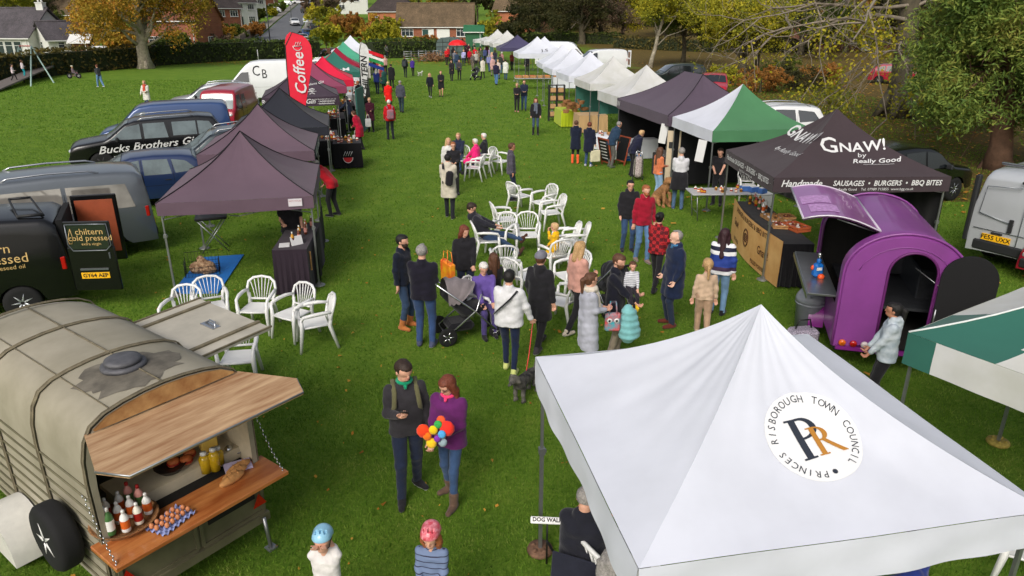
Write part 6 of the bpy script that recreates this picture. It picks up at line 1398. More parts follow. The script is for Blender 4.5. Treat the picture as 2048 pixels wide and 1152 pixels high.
# galvanised hurdles beside it
q = MB()
for j in range(3):
    a, b = Vector((-12.0+j*1.55, 84+j*.9, 0)), Vector((-10.5+j*1.55, 84.8+j*.9, 0))
    h = thing("metal_hurdle", ["galvanised sheep hurdle left of the straw heap by the far hedge", "middle galvanised sheep hurdle by the far hedge", "galvanised sheep hurdle nearest the livestock trailer"][j], "hurdle"); q = MB()
    for z in (.15, .4, .65, .9, 1.15): q.tube([a+Vector((0, 0, z)), b+Vector((0, 0, z))], .03, 5)
    for t_ in (0, .5, 1): c = a.lerp(b, t_); q.tube([c, c+Vector((0, 0, 1.25))], .03, 5)
    q.build("rails", STEEL, h)
q = MB()
r3 = random.Random(8)
for i in range(160): c = Vector((-9.0+r3.gauss(0, .8), 86+r3.gauss(0, .6), abs(r3.gauss(0, .35))+.1)); d = Vector((r3.gauss(0, 1), r3.gauss(0, 1), r3.gauss(0, .8))).normalized()*.5; q.tube([c-d, c, c+d], .035, 3)
tag(q.build("brushwood_heap", mat("dry_brushwood", (150, 112, 80), .9, 0, .3), None), "heap of dry orange brown brushwood beside the hurdles", "brushwood")
# motorbikes by the entrance
for k, (px, py, lb) in enumerate([(648, 118, "dark motorbike parked left by the low brick wall"), (664, 114, "dark motorbike parked right by the low brick wall")]):
    g_ = flat(px, py); t = thing("motorbike", lb, "motorbike", g_, R(70+k*25)); q = MB(); q.tube([(-.6, 0, .55), (-.2, 0, .8), (.3, 0, .95), (.55, 0, .8)], [.1, .16, .18, .08], 8); q.box((0, 0, .5), (.5, .25, .4), bv=.08); q.build("frame", BLKP, t)
    q = MB(); q.tube([(.75, 0, .35), (.45, 0, 1.05)], .03, 5); q.tube([(.42, -.35, 1.1), (.42, .35, 1.1)], .02, 5); q.ell((.6, 0, .92), (.1, .1, .1), 8); q.build("handlebar", STEEL, t)
    q = MB(); q.tube([(-.55, 0, .85), (0, 0, .9)], [.08, .13], 6); q.build("saddle", TRIM, t)
    for x in (-.7, .75): full_wheel(t, (x, 0, .32), .32, .12, 1, 'y', STEEL)
# swing frame and wobble board at the left
SWG = mat("pale_green_swing_paint", (150, 176, 166), .5, .2, .1); t = thing("swing_frame", "tall pale green A frame with a low platform at the left of the field", "swing frame", (0, 0, 0))
top = at_depth(50, 90, 62); tl, tr_ = flat(18, 128), None
q = MB()
def hz(px, py, z): return at(px, py, z)
apex1, apex2 = at_depth(38, 92, 68), at_depth(62, 92, 66)
for foot, ap in ((flat(62, 173), apex2), (flat(108, 166), apex2), (flat(26, 158), apex1), (flat(60, 150), apex1)): q = MB(); q.tube([foot, ap], .06, 6); q.build("leg", SWG, t)
q = MB(); q.tube([apex1, apex2], .06, 6); q.build("top_bar", mat("red_top_bar", (150, 60, 56), .5), t)
q = MB(); c = flat(76, 152); q.box((c.x, c.y, .95), (3.0, .9, .5), (0, 0, R(12))); q.build("side_panel", mat("dull_green_panel", (70, 104, 92), .7), t)
t = thing("play_ramp", "long dark board ramp under the swing frame", "play ramp"); A1, B1 = flat(-40, 190), flat(95, 153); q = MB(); d = (B1-A1); an = math.atan2(d.y, d.x); c = (A1+B1)/2; q.box((c.x, c.y, .45), (d.length, 1.3, .1), (0, -.05, an)); q.build("board", mat("worn_ramp_board", (106, 98, 94), .85, 0, .15), t)
for f in (.25, .6, .9): q = MB(); c = A1.lerp(B1, f); q.tube([(c.x, c.y, 0), (c.x, c.y, .6*f+.1)], .06, 5); q.build("post", DKP, t)

# ================================================================ people
def surface_nets(f, o, h):
    s = f < 0; nx, ny, nz = f.shape
    c = np.zeros((nx-1, ny-1, nz-1), np.int8)
    for i in (0, 1):
        for j in (0, 1):
            for k in (0, 1): c += s[i:nx-1+i, j:ny-1+j, k:nz-1+k]
    act = (c > 0) & (c < 8); ix = np.argwhere(act)
    if len(ix) == 0: return np.zeros((0, 3)), np.zeros((0, 4), int)
    idx = -np.ones(act.shape, np.int64); idx[act] = np.arange(len(ix)); P = np.zeros((len(ix), 3)); N = np.zeros(len(ix))
    cs = [(0, 0, 0), (1, 0, 0), (0, 1, 0), (1, 1, 0), (0, 0, 1), (1, 0, 1), (0, 1, 1), (1, 1, 1)]
    vals = [f[ix[:, 0]+a, ix[:, 1]+b, ix[:, 2]+d] for a, b, d in cs]
    for a, b in ((0, 1), (2, 3), (4, 5), (6, 7), (0, 2), (1, 3), (4, 6), (5, 7), (0, 4), (1, 5), (2, 6), (3, 7)):
        va, vb = vals[a], vals[b]; m = (va < 0) != (vb < 0); t = np.where(m, va/(va-vb+1e-12), 0)[:, None]
        pa, pb = np.array(cs[a]), np.array(cs[b]); P += m[:, None]*(pa+(pb-pa)*t); N += m
    V = (ix+P/N[:, None])*h+o; Q = []
    for ax in range(3):
        sl0 = [slice(None)]*3; sl1 = [slice(None)]*3; sl0[ax] = slice(0, -1); sl1[ax] = slice(1, None)
        e = np.argwhere(s[tuple(sl0)] != s[tuple(sl1)]); u, v = [(1, 2), (2, 0), (0, 1)][ax]
        ok = (e[:, u] > 0) & (e[:, v] > 0) & (e[:, u] < f.shape[u]-1) & (e[:, v] < f.shape[v]-1); e = e[ok]
        def g(du, dv): q = e.copy(); q[:, u] += du; q[:, v] += dv; return idx[q[:, 0], q[:, 1], q[:, 2]]
        a, b, cc, d = g(-1, -1), g(0, -1), g(0, 0), g(-1, 0); ins = s[e[:, 0], e[:, 1], e[:, 2]]
        q = np.where(ins[:, None], np.stack([a, b, cc, d], 1), np.stack([d, cc, b, a], 1)); Q.append(q)
    Q = np.concatenate(Q); Q = Q[(Q >= 0).all(1)]; return V, Q
def sdf_mesh(prims, vox, k=.03, post=None):
    lo = np.min([np.minimum(np.array(a)-ra, np.array(b)-rb) for a, b, ra, rb in prims], 0)-3*vox-.01; hi = np.max([np.maximum(np.array(a)+ra, np.array(b)+rb) for a, b, ra, rb in prims], 0)+3*vox+.01
    n = np.ceil((hi-lo)/vox).astype(int)+1; f = np.full(n, .25, np.float32); ax = [lo[i]+vox*np.arange(n[i]) for i in range(3)]
    for a, b, ra, rb in prims:
        a, b = np.array(a, float), np.array(b, float); m = k+2.5*vox; l = np.minimum(a-ra, b-rb)-m; u = np.maximum(a+ra, b+rb)+m
        i0 = np.maximum(0, np.floor((l-lo)/vox).astype(int)); i1 = np.minimum(n, np.ceil((u-lo)/vox).astype(int)+1)
        if (i1 <= i0).any(): continue
        X = ax[0][i0[0]:i1[0]][:, None, None]-a[0]; Y = ax[1][i0[1]:i1[1]][None, :, None]-a[1]; Z = ax[2][i0[2]:i1[2]][None, None, :]-a[2]; d = b-a; dd = d@d+1e-9
        t = np.clip((X*d[0]+Y*d[1]+Z*d[2])/dd, 0, 1); D = np.sqrt((X-t*d[0])**2+(Y-t*d[1])**2+(Z-t*d[2])**2)-(ra+(rb-ra)*t)
        S = f[i0[0]:i1[0], i0[1]:i1[1], i0[2]:i1[2]]; hh = np.clip(.5+.5*(S-D)/k, 0, 1); S[...] = S*(1-hh)+D*hh-k*hh*(1-hh)
    if post is not None: f = post(f, ax[0][:, None, None], ax[1][None, :, None], ax[2][None, None, :])
    f[0] = f[-1] = .1; f[:, 0] = f[:, -1] = .1; f[:, :, 0] = f[:, :, -1] = .1
    return surface_nets(f, lo, vox)
def ik(A, T, l1, l2, pole):
    A, T = Vector(A), Vector(T); d = T-A; L = min(d.length, (l1+l2)*.995); d = d.normalized() if d.length > 1e-6 else Vector((0, 0, -1)); T = A+d*L
    x = (l1*l1-l2*l2+L*L)/(2*L); hgt = math.sqrt(max(0, l1*l1-x*x)); p = Vector(pole); p = p-d*p.dot(d); p = p.normalized() if p.length > 1e-6 else d.orthogonal().normalized()
    return A+d*x+p*hgt, T
SKINS = [mat("skin_fair", (206, 156, 132), .55, 0, .05, 20), mat("skin_pale", (216, 172, 150), .55, 0, .05, 20), mat("skin_tan", (178, 124, 98), .55, 0, .05, 20)]
HAIR = {k: mat("hair_"+k, c, .6, 0, .3, 60, .4, 90) for k, c in dict(black=(22, 19, 18), dark=(48, 34, 26), brown=(86, 56, 38), auburn=(104, 52, 34), blond=(176, 142, 98), grey=(138, 134, 130), white=(212, 208, 202), ginger=(150, 88, 50), fair=(196, 160, 116), wine=(48, 22, 28)).items()}
EYE = mat("eye_dark", (28, 22, 20), .3, 0, 0); LIP = mat("lips", (164, 92, 84), .5, 0, 0); SOLE = mat("white_sole", (200, 200, 196), .7, 0, .05)
_cl = {}
def cloth(c, pat=None):
    key = (tuple(c) if not isinstance(c, str) else c, pat)
    if key not in _cl: _cl[key] = mat("cloth_%d_%d_%d" % tuple(c), c, .88, 0, .14, 7, .35, 26, spec=.15, sheen=.15)
    return _cl[key]
DEN = (52, 74, 108); NAVY = (34, 41, 60); BLK = (33, 32, 36); JD = (30, 38, 58)
ARM = dict(down=(.25, .03, .80), pocket=(.22, .10, .90), front=(.07, .27, 1.08), low=(.12, .24, .92), phone=(.10, .27, 1.20), eyes=(.045, .125, 1.60), swf=(.22, .24, .88), swb=(.23, -.2, .86), reach=(.16, .50, 1.02), hip=(.2, .05, .98), cross=(-.08, .22, 1.16), chest=(.1, .2, 1.3), bag=(.27, .04, .74), lap=(.1, .34, .62), hold=(.2, .26, 1.14), side=(.34, .12, 1.0), chin=(.03, .17, 1.46))
PEOPLE = {}
def person(name_label, p, yaw, h=1.72, top=(NAVY, 'jumper'), legs=(DEN, 'trousers'), shoes=BLK, hair=('short', 'brown'), arms=('down', 'down'), pose='stand', lean=0.0, head=(0, 0), skin=0, fat=1.0, wid=1.0,
           boots=0.0, topmat=None, legmat=None, hat=None, beard=None, glasses=False, collar=None, seat=.44, group=None, kid=False, feet=None, z=0.0, extras=None, hood=False, scarf=None, cat="person"):
    p = Vector(p); dist = p.length; s = h/1.75; near = dist < 16; vox = (.0125 if dist < 9 else .015 if near else .02 if dist < 26 else .028 if dist < 45 else .04)*max(.8, s)
    rt = thing("person", name_label, cat, (p.x, p.y, z), R(yaw), group); rr = random.Random(int(p.x*971+p.y*37)); ph = rr.random()*6
    sit = pose in ('sit', 'recline'); hz = (seat+.1)/s if sit else .93
    H = Vector((0, 0 if not sit else -.05, hz)); la = R(lean if not pose == 'recline' else -28); U = Vector((0, math.sin(la), math.cos(la))); Fw = Vector((0, math.cos(la), -math.sin(la)))
    hk = 1.0 if not kid else 1.28; tor = .52 if not kid else .48
    nb = H+U*tor; hy, hp_ = R(head[0]), R(head[1]+lean*.3); hc = nb+U*(.147*hk)+Fw*.03
    Rh = (Matrix.Rotation(hy, 3, 'Z') @ Matrix.Rotation(-hp_, 3, 'X')); hl = lambda x, y, z_: hc+Rh @ (Vector((x, y, z_))*hk)
    sh = [nb-U*.055+Vector((sg*.168*wid, 0, 0)) for sg in (-1, 1)]; hips = [H+Vector((sg*.088*wid, 0, -.02)) for sg in (-1, 1)]
    # legs
    if feet is None:
        feet = {'stand': [(-.11, .02, .07, -8), (.11, -.01, .07, 10)], 'walk': [(-.08, .24, .07, 0), (.09, -.28, .11, 0)], 'step': [(-.08, .13, .07, -4), (.1, -.1, .07, 6)], 'sit': [(-.1, .36, .07/s, 0), (.12, .42, .07/s, 0)],
                'recline': [(-.02, .88, .36, 0), (.1, .72, .1, 0)], 'bend': [(-.12, .05, .07, 0), (.12, -.05, .07, 0)]}[pose]
    legp = []
    for i in (0, 1):
        T = Vector(feet[i][:3]); kn, an = ik(hips[i], T, .435, .425, (0, 1, .35 if sit else 0)); legp.append((hips[i], kn, an, R(feet[i][3])))
    # arms
    armp = []
    for i, a in enumerate(arms):
        sg = (-1, 1)[i]; t = ARM[a] if isinstance(a, str) else a; T = Vector((t[0]*sg if isinstance(a, str) else t[0], t[1], t[2]))
        if isinstance(a, str) and not sit:
            q = T-Vector((0, 0, .93)); T = Vector((T.x, H.y, hz))+Vector((0, 1, 0))*0+Vector((0, q.y*math.cos(la)+q.z*math.sin(la) if a not in ('down', 'bag', 'reach') else q.y+(nb.y*.9 if a != 'reach' else .1), (q.z*math.cos(la)-q.y*math.sin(la)) if a not in ('down', 'bag', 'reach') else q.z-(.52-.52*math.cos(la))))
        elif isinstance(a, str): T = T+Vector((0, 0, (hz-.93) if a != 'lap' else 0))
        el, wr = ik(sh[i], T, .275, .245, (sg*.5, -1, -.45 if a not in ('eyes', 'chin') else -1.2)); armp.append((sh[i], el, wr))
    m = lambda L_: [(a*s, b*s, ra*s, rb*s) for a, b, ra, rb in L_]
    # ---- skin
    B = [(hl(0, -.022, .025), hl(0, .02, .022), .079*hk, .077*hk), (hl(0, .01, -.02), hl(0, .035, -.062), .066*hk, .05*hk), (hl(0, .088, .004), hl(0, .103, -.022), .009*hk, .014*hk), (hl(-.078, -.004, -.005), hl(-.08, -.006, -.03), .017*hk, .012*hk), (hl(.078, -.004, -.005), hl(.08, -.006, -.03), .017*hk, .012*hk),
         (hl(0, .085, -.058), hl(0, .086, -.06), .014*hk, .014*hk), (nb-U*.03, hl(0, -.02, -.06), .062, .055), (H, nb-U*.12, .08, .075), (nb-U*.08-Vector((.1, 0, 0)), nb-U*.08+Vector((.1, 0, 0)), .04, .04)]
    for a, b, c in armp: B += [(a-U*.02, b, .036, .038), (b, c, .039, .027)]
    bl = 1 if legs[1] in ('skirt', 'shorts') else .68
    for a, b, c, _ in legp: B += [(a, b, .08*bl, .054*bl), (b, c, .054*bl, .036*bl), (c, c-Vector((0, 0, .03)), .034, .034)]
    hands = []; fine = []
    for i, (a, b, c) in enumerate(armp):
        d = (c-b).normalized(); sg = (-1, 1)[i]; side = Vector((-sg, 0, 0)); side = side-d*side.dot(d)
        if side.length < .2: side = Vector((0, 0, 1)); side = side-d*side.dot(d)
        side = side.normalized(); pn = d.cross(side)*sg; pn = pn.normalized()       # pn: palm normal towards the body/back
        if pn.dot(Vector((0, -1, 0))) < 0 and arms[i] in ('down', 'bag'): pn = -pn
        aw = d.cross(pn).normalized(); pe = c+d*.085; hands.append(c+d*.09)
        pal = [(c-d*.01+aw*.0, c+d*.075+aw*.022, .026, .018), (c, c+d*.08-aw*.02, .024, .017), (c+d*.02, c+d*.08, .022, .018)]
        fg = []; curl = .5 if arms[i] in ('down', 'swf', 'swb', 'eyes', 'lap') else 1.05
        for k, ln in enumerate((.072, .08, .074, .058)):
            o = c+d*.08+aw*(.03-.02*k); d1 = (d*math.cos(curl*.6)+pn*math.sin(curl*.6)).normalized(); d2 = (d*math.cos(curl*1.6)+pn*math.sin(curl*1.6)).normalized()
            m1 = o+d1*ln*.5; fg += [(o-d*.012, m1, .0098, .0092), (m1, m1+d2*ln*.52, .0092, .0078)]
        to = c+d*.022+aw*.026; t1 = to+(d*.55+aw*.6+pn*.45).normalized()*.04; fg += [(to, t1, .0125, .0105), (t1, t1+(d*.85+aw*.1+pn*.5).normalized()*.03, .0105, .009)]
        if near: fine.append(pal+fg+[(c-d*.05, c, .027, .025)])
        else: B += pal+[(c+d*.07, c+d*.12+pn*.03, .024, .016)]
    V, F = sdf_mesh(m(B), vox, .014*s); parts = [(V, F)]
    for L_ in fine:
        v2_, f2_ = sdf_mesh(m(L_), .0048*max(.75, s), .006*s); parts.append((v2_, f2_))
    off = 0; VV, FF = [], []
    for v_, f_ in parts: VV.append(v_); FF.append(f_+off); off += len(v_)
    body = put("body", np_mesh("body", np.concatenate(VV), np.concatenate(FF), SKINS[skin], None, True), rt)
    if dist < 22:
        for sg in (-1, 1):
            q = MB(); q.ell(hl(sg*.031, .08, .004)*s, (.0085*hk*s, .006*hk*s, .0042*hk*s), 8); q.build("eye", EYE, rt)
        q = MB(); q.tube([hl(-.024, .079, -.045)*s, hl(0, .089, -.047)*s, hl(.024, .079, -.045)*s], [.004*s, .007*s, .004*s], 6); q.build("mouth", LIP, rt)
    # ---- top
    kind = top[1]; hem = {'jumper': -.09, 'coat': -.36, 'long': -.5, 'jacket': -.12, 'tee': -.07, 'dress': -.62, 'gilet': -.1, 'blazer': -.16}[kind]; r0 = {'coat': 1.12, 'long': 1.12, 'jacket': 1.1, 'gilet': 1.14}.get(kind, 1.0)*fat
    T_ = []
    for sg in (-1, 1): T_ += [(H+Vector((sg*.06*wid*fat, 0, 0))+U*.02, H+Vector((sg*.085*wid, 0, 0))+U*(tor-.15), .112*r0, .104*r0), (nb-U*.06+Vector((sg*.05, 0, 0)), nb-U*.095+Vector((sg*.15*wid, 0, 0)), .056, .054*r0)]
    T_ += [(H+U*.05+Fw*.02*fat, nb-U*.15, .11*r0, .105*r0)]
    if kind == 'dress' or hem < -.3:
        ex = -hem
        for sg in (-1, 1):
            if sit: T_ += [(H+Vector((sg*.07, 0, 0)), legp[(sg+1)//2][1]+Vector((0, -.05, .0)), .125, .1)]
            else: mid_ = (legp[(sg+1)//2][0]+legp[(sg+1)//2][1])/2; T_ += [(H+Vector((sg*.06, 0, 0)), Vector((sg*.085, mid_.y*.55, hz-ex-.05)), .122*r0, .125*r0+.012*(kind in ('dress', 'long')))]
    elif not sit:
        for sg in (-1, 1): T_ += [(H+Vector((sg*.06, 0, 0)), H+Vector((sg*.075, 0, hem)), .118*r0, .12*r0)]
    if kind != 'gilet':
        for a, b, c in armp:
            if kind == 'tee': T_ += [(a, a.lerp(b, .62), .064, .058)]
            else: T_ += [(a-U*.012, b, .058*min(1.12, r0), .053*min(1.12, r0)), (b, b.lerp(c, .9), .052*min(1.15, r0), .039*min(1.2, r0))]
    T_ += [(nb+Vector((0, -.02, -.05)), nb+Vector((0, -.012, .035)), .088, .07)]
    if hood or kind in ('coat', 'jacket'): T_ += [(nb+Vector((-.06, -.03, .015)), nb+Vector((.06, -.03, .015)), .048, .048), (nb+Vector((-.06, .01, .0)), nb+Vector((-.05, .05, -.02)), .04, .032), (nb+Vector((.06, .01, .0)), nb+Vector((.05, .05, -.02)), .04, .032)]
    if hood: T_ += [(nb+Vector((0, -.07, .0)), nb+Vector((0, -.09, -.09)), .06, .05)]
    hzc = (hz+hem)*s; npt = nb*s; Un = U
    def postt(f, X, Y, Z):
        w = .0045*s*(np.sin(31*Z/s+9*X/s+ph)*np.sin(13*X/s+7*Y/s+4*Z/s+ph)+.6*np.sin(52*Z/s-17*X/s))
        f = f+w.astype(np.float32)
        if not sit: f = np.maximum(f, hzc-Z)
        cp = (X-npt.x)*Un.x+(Y-npt.y)*Un.y+(Z-npt.z)*Un.z
        return np.maximum(f, cp-(.062 if (hood or kind in ('coat', 'jacket', 'gilet')) else .042)*s)
    V, F = sdf_mesh(m(T_), vox, .03*s, postt); nm = {'coat': 'coat', 'long': 'coat', 'jacket': 'jacket', 'dress': 'dress', 'gilet': 'gilet', 'blazer': 'jacket', 'tee': 'tshirt'}.get(kind, 'jumper')
    put(nm, np_mesh(nm, V, F, topmat or cloth(top[0]), None, True), rt)
    if kind == 'gilet':
        T2 = []
        for a, b, c in armp: T2 += [(a, b, .06, .05), (b, b.lerp(c, .9), .049, .036)]
        V, F = sdf_mesh(m(T2), vox, .02*s); put("sleeves", np_mesh("sleeves", V, F, cloth(top[2] if len(top) > 2 else top[0]), None, True), rt)
    if collar: 
        q = MB(); q.tube([(nb+Vector((.075*math.cos(a), .01+.065*math.sin(a), .012+.018*abs(math.sin(a/2-.785)))))*s for a in [2*math.pi*i/14 for i in range(15)]], .02*s, 6); q.tube([(nb+Vector((0, .075, .0)))*s, (nb+Fw*.1-U*.04)*s], [.026*s, .014*s], 6); q.build("collar", cloth(collar), rt)
    if scarf:
        V, F = sdf_mesh(m([(nb+Vector((.08*math.cos(a), .02+.08*math.sin(a), .0)), nb+Vector((.08*math.cos(a+.8), .02+.08*math.sin(a+.8), .0)), .045, .045) for a in [i*.785 for i in range(8)]]+[(nb+Vector((.03, .1, -.03)), nb+Vector((.05, .15, -.3)), .045, .05), (nb+Vector((-.04, .1, -.03)), nb+Vector((-.05, .15, -.42)), .045, .05)]), vox, .02*s); put("scarf", np_mesh("scarf", V, F, cloth(scarf), None, True), rt)
    # ---- legs
    lk = legs[1]; Lp = [(H+Vector((-.05, 0, .03)), H+Vector((.05, 0, .03)), .1*fat, .1*fat)]; wl = {'trousers': 1.0, 'wide': 1.2, 'slim': .86, 'shorts': 1.1}.get(lk, 1)
    low = .055
    if lk == 'skirt':
        for sg in (-1, 1): Lp += [(H+Vector((sg*.04, 0, 0)), Vector((sg*.08, 0, hz-.42)), .115, .135)]
        low = hz-.42
    else:
        for a, b, c, _ in legp:
            Lp += [(a, b, .094*wl*(.5+.5*fat), .066*wl)]
            if lk != 'shorts': Lp += [(b, c+Vector((0, 0, -.01)), .064*wl, .05*wl)]
        if lk == 'shorts': low = .42
    tz = H+U*.09
    def postl(f, X, Y, Z):
        f = f+(.0035*s*np.sin(40*Z/s+11*Y/s+ph)*np.sin(21*X/s+9*Z/s)).astype(np.float32)
        f = np.maximum(f, (X-tz.x*s)*U.x+(Y-tz.y*s)*U.y+(Z-tz.z*s)*U.z)
        return f if (sit and lk != 'shorts') else np.maximum(f, low*s-Z)
    V, F = sdf_mesh(m(Lp), vox, .025*s, postl); lm = legmat or cloth(legs[0]); put("skirt" if lk == 'skirt' else "trousers", np_mesh("trousers", V, F, lm, None, True), rt)
    if lk == 'skirt':
        V, F = sdf_mesh(m([q for a, b, c, _ in legp for q in ((a, b, .076, .056), (b, c, .056, .038))]), vox, .01*s); put("tights", np_mesh("tights", V, F, cloth(legs[2] if len(legs) > 2 else BLK), None, True), rt)
    # ---- shoes
    for (a, b, c, fa) in legp:
        if pose == 'recline' or (sit and c.z > .12): fd = Vector((0, .6, .8))
        else: fd = Vector((math.sin(fa)*-1*-1, math.cos(fa), 0))
        ground = Vector((c.x, c.y, c.z-.035)); he = ground-fd*.045; toe = ground+fd*.155
        S_ = [(he, ground+fd*.06, .04, .043), (ground+fd*.05, toe, .043, .034), (c+Vector((0, 0, .02)), ground, .047, .045)]
        if boots: S_ += [(c, c.lerp(b, boots/.42), .048, .06)]
        if pose == 'recline': V, F = sdf_mesh(m(S_), vox*.8, .02*s)
        else:
            zb_ = (c.z-.07)*s; V, F = sdf_mesh(m(S_), vox*.8, .02*s, lambda f, X, Y, Z: np.maximum(f, zb_+.004-Z))
        nm = "boot" if boots else "shoe"; zc = V[F].mean(1)[:, 2] if len(F) else np.zeros(0); mi = ((zc < (c.z-.07)*s+.024) & (pose != 'recline')).astype(np.int32)
        put(nm, np_mesh(nm, V, F, [cloth(shoes), SOLE if (dist < 22 and not boots and sum(shoes) < 700 and rr.random() < .6) else cloth(shoes)], mi, True), rt)
    # ---- hair
    hs, hcol = hair
    iR = Rh.transposed(); hcs = hc*s
    def hloc(X, Y, Z):
        X, Y, Z = (X-hcs.x)/(s*hk), (Y-hcs.y)/(s*hk), (Z-hcs.z)/(s*hk)
        return (iR[0][0]*X+iR[0][1]*Y+iR[0][2]*Z, iR[1][0]*X+iR[1][1]*Y+iR[1][2]*Z, iR[2][0]*X+iR[2][1]*Y+iR[2][2]*Z)
    if hs != 'bald':
        Hp = [(hl(0, -.03, .03), hl(0, .018, .035), .09*hk, .085*hk), (hl(0, -.035, .0), hl(0, -.04, -.03), .082*hk, .066*hk)]; low_ = -.055; face = (.028, .058)
        if hs in ('thin',): face = (-.01, .1); low_ = -.04
        if hs in ('long', 'bob', 'curly'):
            e = {'long': .3, 'bob': .13, 'curly': .3}[hs]; rw = .05 if hs != 'curly' else .068
            for sg in (-1, 1): Hp += [(hl(sg*.06, -.01, .0), hl(sg*.07, -.02, -.08), rw*hk, rw*hk), (hl(sg*.065, -.03, -.08), nb+Vector((sg*.085, -.03, .1-e)), rw*hk, rw*.8)]
            Hp += [(hl(0, -.05, 0), nb+Vector((0, -.085, .12-e*1.25)), .075*hk, .055)]; low_ = -9
        if hs == 'pony': Hp += [(hl(0, -.1, .03), hl(0, -.15, .0), .035, .04), (hl(0, -.15, .0), hl(0, -.15, -.2), .04, .022)]; low_ = None
        if hs == 'bun': Hp += [(hl(0, -.12, .06), hl(0, -.125, .06), .045, .045)]; low_ = None
        def posth(f, X, Y, Z):
            x, y, z_ = hloc(X, Y, Z); f = f+(.0035*s*np.sin(90*x+30*z_+ph)*np.sin(60*y+20*z_)+(.008*s*np.sin(70*x)*np.sin(64*z_)*np.sin(58*y) if hs == 'curly' else 0)).astype(np.float32)
            keep = np.minimum(y-face[0]+.0*z_, face[1]-z_); 
            if low_ != -9: f = np.maximum(f, keep*s)
            else: f = np.maximum(f, np.where(np.abs(x) < .06, keep, np.minimum(keep, .3))*s) if False else np.maximum(f, np.minimum(keep, .062-np.abs(x)+0*y)*s)
            if low_ is not None and low_ > -1: f = np.maximum(f, (low_-z_)*s)
            elif low_ is None: f = np.maximum(f, np.minimum(-.06-z_, -.09-y+0*x)*-0+np.maximum(-.055-z_, -(-.085-y)*-1)*0-1) if False else f
            return f
        V, F = sdf_mesh(m(Hp), vox*.8, .012*s, posth); put("hair", np_mesh("hair", V, F, HAIR[hcol], None, True), rt)
    if beard:
        V, F = sdf_mesh(m([(hl(0, .02, -.03), hl(0, .04, -.066), .071*hk, .056*hk)]), vox*.8, .01*s, lambda f, X, Y, Z: np.maximum(f, np.maximum(hloc(X, Y, Z)[2]+.03, .01-hloc(X, Y, Z)[1])*s)); put("beard", np_mesh("beard", V, F, HAIR[beard], None, True), rt)
    if hat:
        hk_, hcl = hat[:2]
        if hk_ == 'beanie': V, F = sdf_mesh(m([(hl(0, -.03, .045), hl(0, .02, .05), .096*hk, .092*hk), (hl(0, -.02, .09), hl(0, -.03, .12), .06, .04)]), vox*.8, .02*s, lambda f, X, Y, Z: np.maximum(f, (.028-hloc(X, Y, Z)[2])*s)); nm = 'beanie'; mm = cloth(hcl)
        elif hk_ == 'cap': V, F = sdf_mesh(m([(hl(0, -.02, .05), hl(0, .02, .05), .092*hk, .09*hk), (hl(-.04, .1, .045), hl(.04, .1, .045), .022, .022), (hl(0, .1, .045), hl(0, .16, .03), .03, .02)]), vox*.8, .012*s, lambda f, X, Y, Z: np.maximum(f, (.03-hloc(X, Y, Z)[2])*s)); nm = 'cap'; mm = cloth(hcl)
        else:
            def posth(f, X, Y, Z):
                x, y, z_ = hloc(X, Y, Z); f = np.maximum(f, (.05-z_)*s)
                for vx in (-.045, 0, .045): f = np.maximum(f, (.011-np.sqrt((x-vx)**2+((z_-.105-.03*(y > 0)))**2*.16+((y-.055)*.42)**2*(1))) * s)
                return f
            V, F = sdf_mesh(m([(hl(0, -.045, .055), hl(0, .025, .06), .104*hk, .098*hk)]), vox*.55, .02*s, posth); nm = 'helmet'; mm = hat[2]
            q = MB(); q.tube([hl(-.088, .0, .045)*s, hl(-.07, .03, -.05)*s, hl(0, .05, -.1)*s, hl(.07, .03, -.05)*s, hl(.088, 0, .045)*s], .007*s, 5); q.build("chin_strap", BLACK, rt)
        put(nm, np_mesh(nm, V, F, mm, None, True), rt)
    if glasses:
        q = MB()
        for sg in (-1, 1): q.tube([hl(sg*.032+.022*math.cos(a), .095, .004+.016*math.sin(a))*s for a in [2*math.pi*i/10 for i in range(11)]], .0028*s, 4); q.tube([hl(sg*.054, .094, .008)*s, hl(sg*.08, .0, .008)*s], .0028*s, 4)
        q.tube([hl(-.01, .097, .006)*s, hl(.01, .097, .006)*s], .0028*s, 4); q.build("glasses", BLACK, rt)
    Mx = Matrix.Translation(rt.location) @ Matrix.Rotation(R(yaw), 4, 'Z')
    PEOPLE[rt.name] = dict(hand=[Mx @ (h_*s) for h_ in hands], neck=Mx @ (nb*s), M=Mx, s=s, sh=[Mx @ (q*s) for q in sh], hip=Mx @ (H*s)); return rt
def hd(px, py, h): v = at(px, py, h); v.z = 0; return v     # ground point under the crown of a head that shows at this pixel

PLAID = mat("red_plaid", (150, 26, 34), .85, var=0)
N_, L_m, b_ = nodes_of(PLAID); tc_ = N_.new("ShaderNodeTexCoord"); w1 = N_.new("ShaderNodeTexChecker"); w1.inputs["Scale"].default_value = 14; w1.inputs["Color1"].default_value = lin((176, 36, 44)); w1.inputs["Color2"].default_value = lin((96, 18, 30))
w2 = N_.new("ShaderNodeTexChecker"); w2.inputs["Scale"].default_value = 37; w2.inputs["Color1"].default_value = (1, 1, 1, 1); w2.inputs["Color2"].default_value = lin((206, 180, 180)); mx_ = N_.new("ShaderNodeMix"); mx_.data_type = 'RGBA'; mx_.blend_type = 'MULTIPLY'; mx_.inputs[0].default_value = 1
for w in (w1, w2): L_m.new(tc_.outputs["Object"], w.inputs["Vector"])
L_m.new(w1.outputs[0], mx_.inputs[6]); L_m.new(w2.outputs[0], mx_.inputs[7]); L_m.new(mx_.outputs[2], b_.inputs["Base Color"])
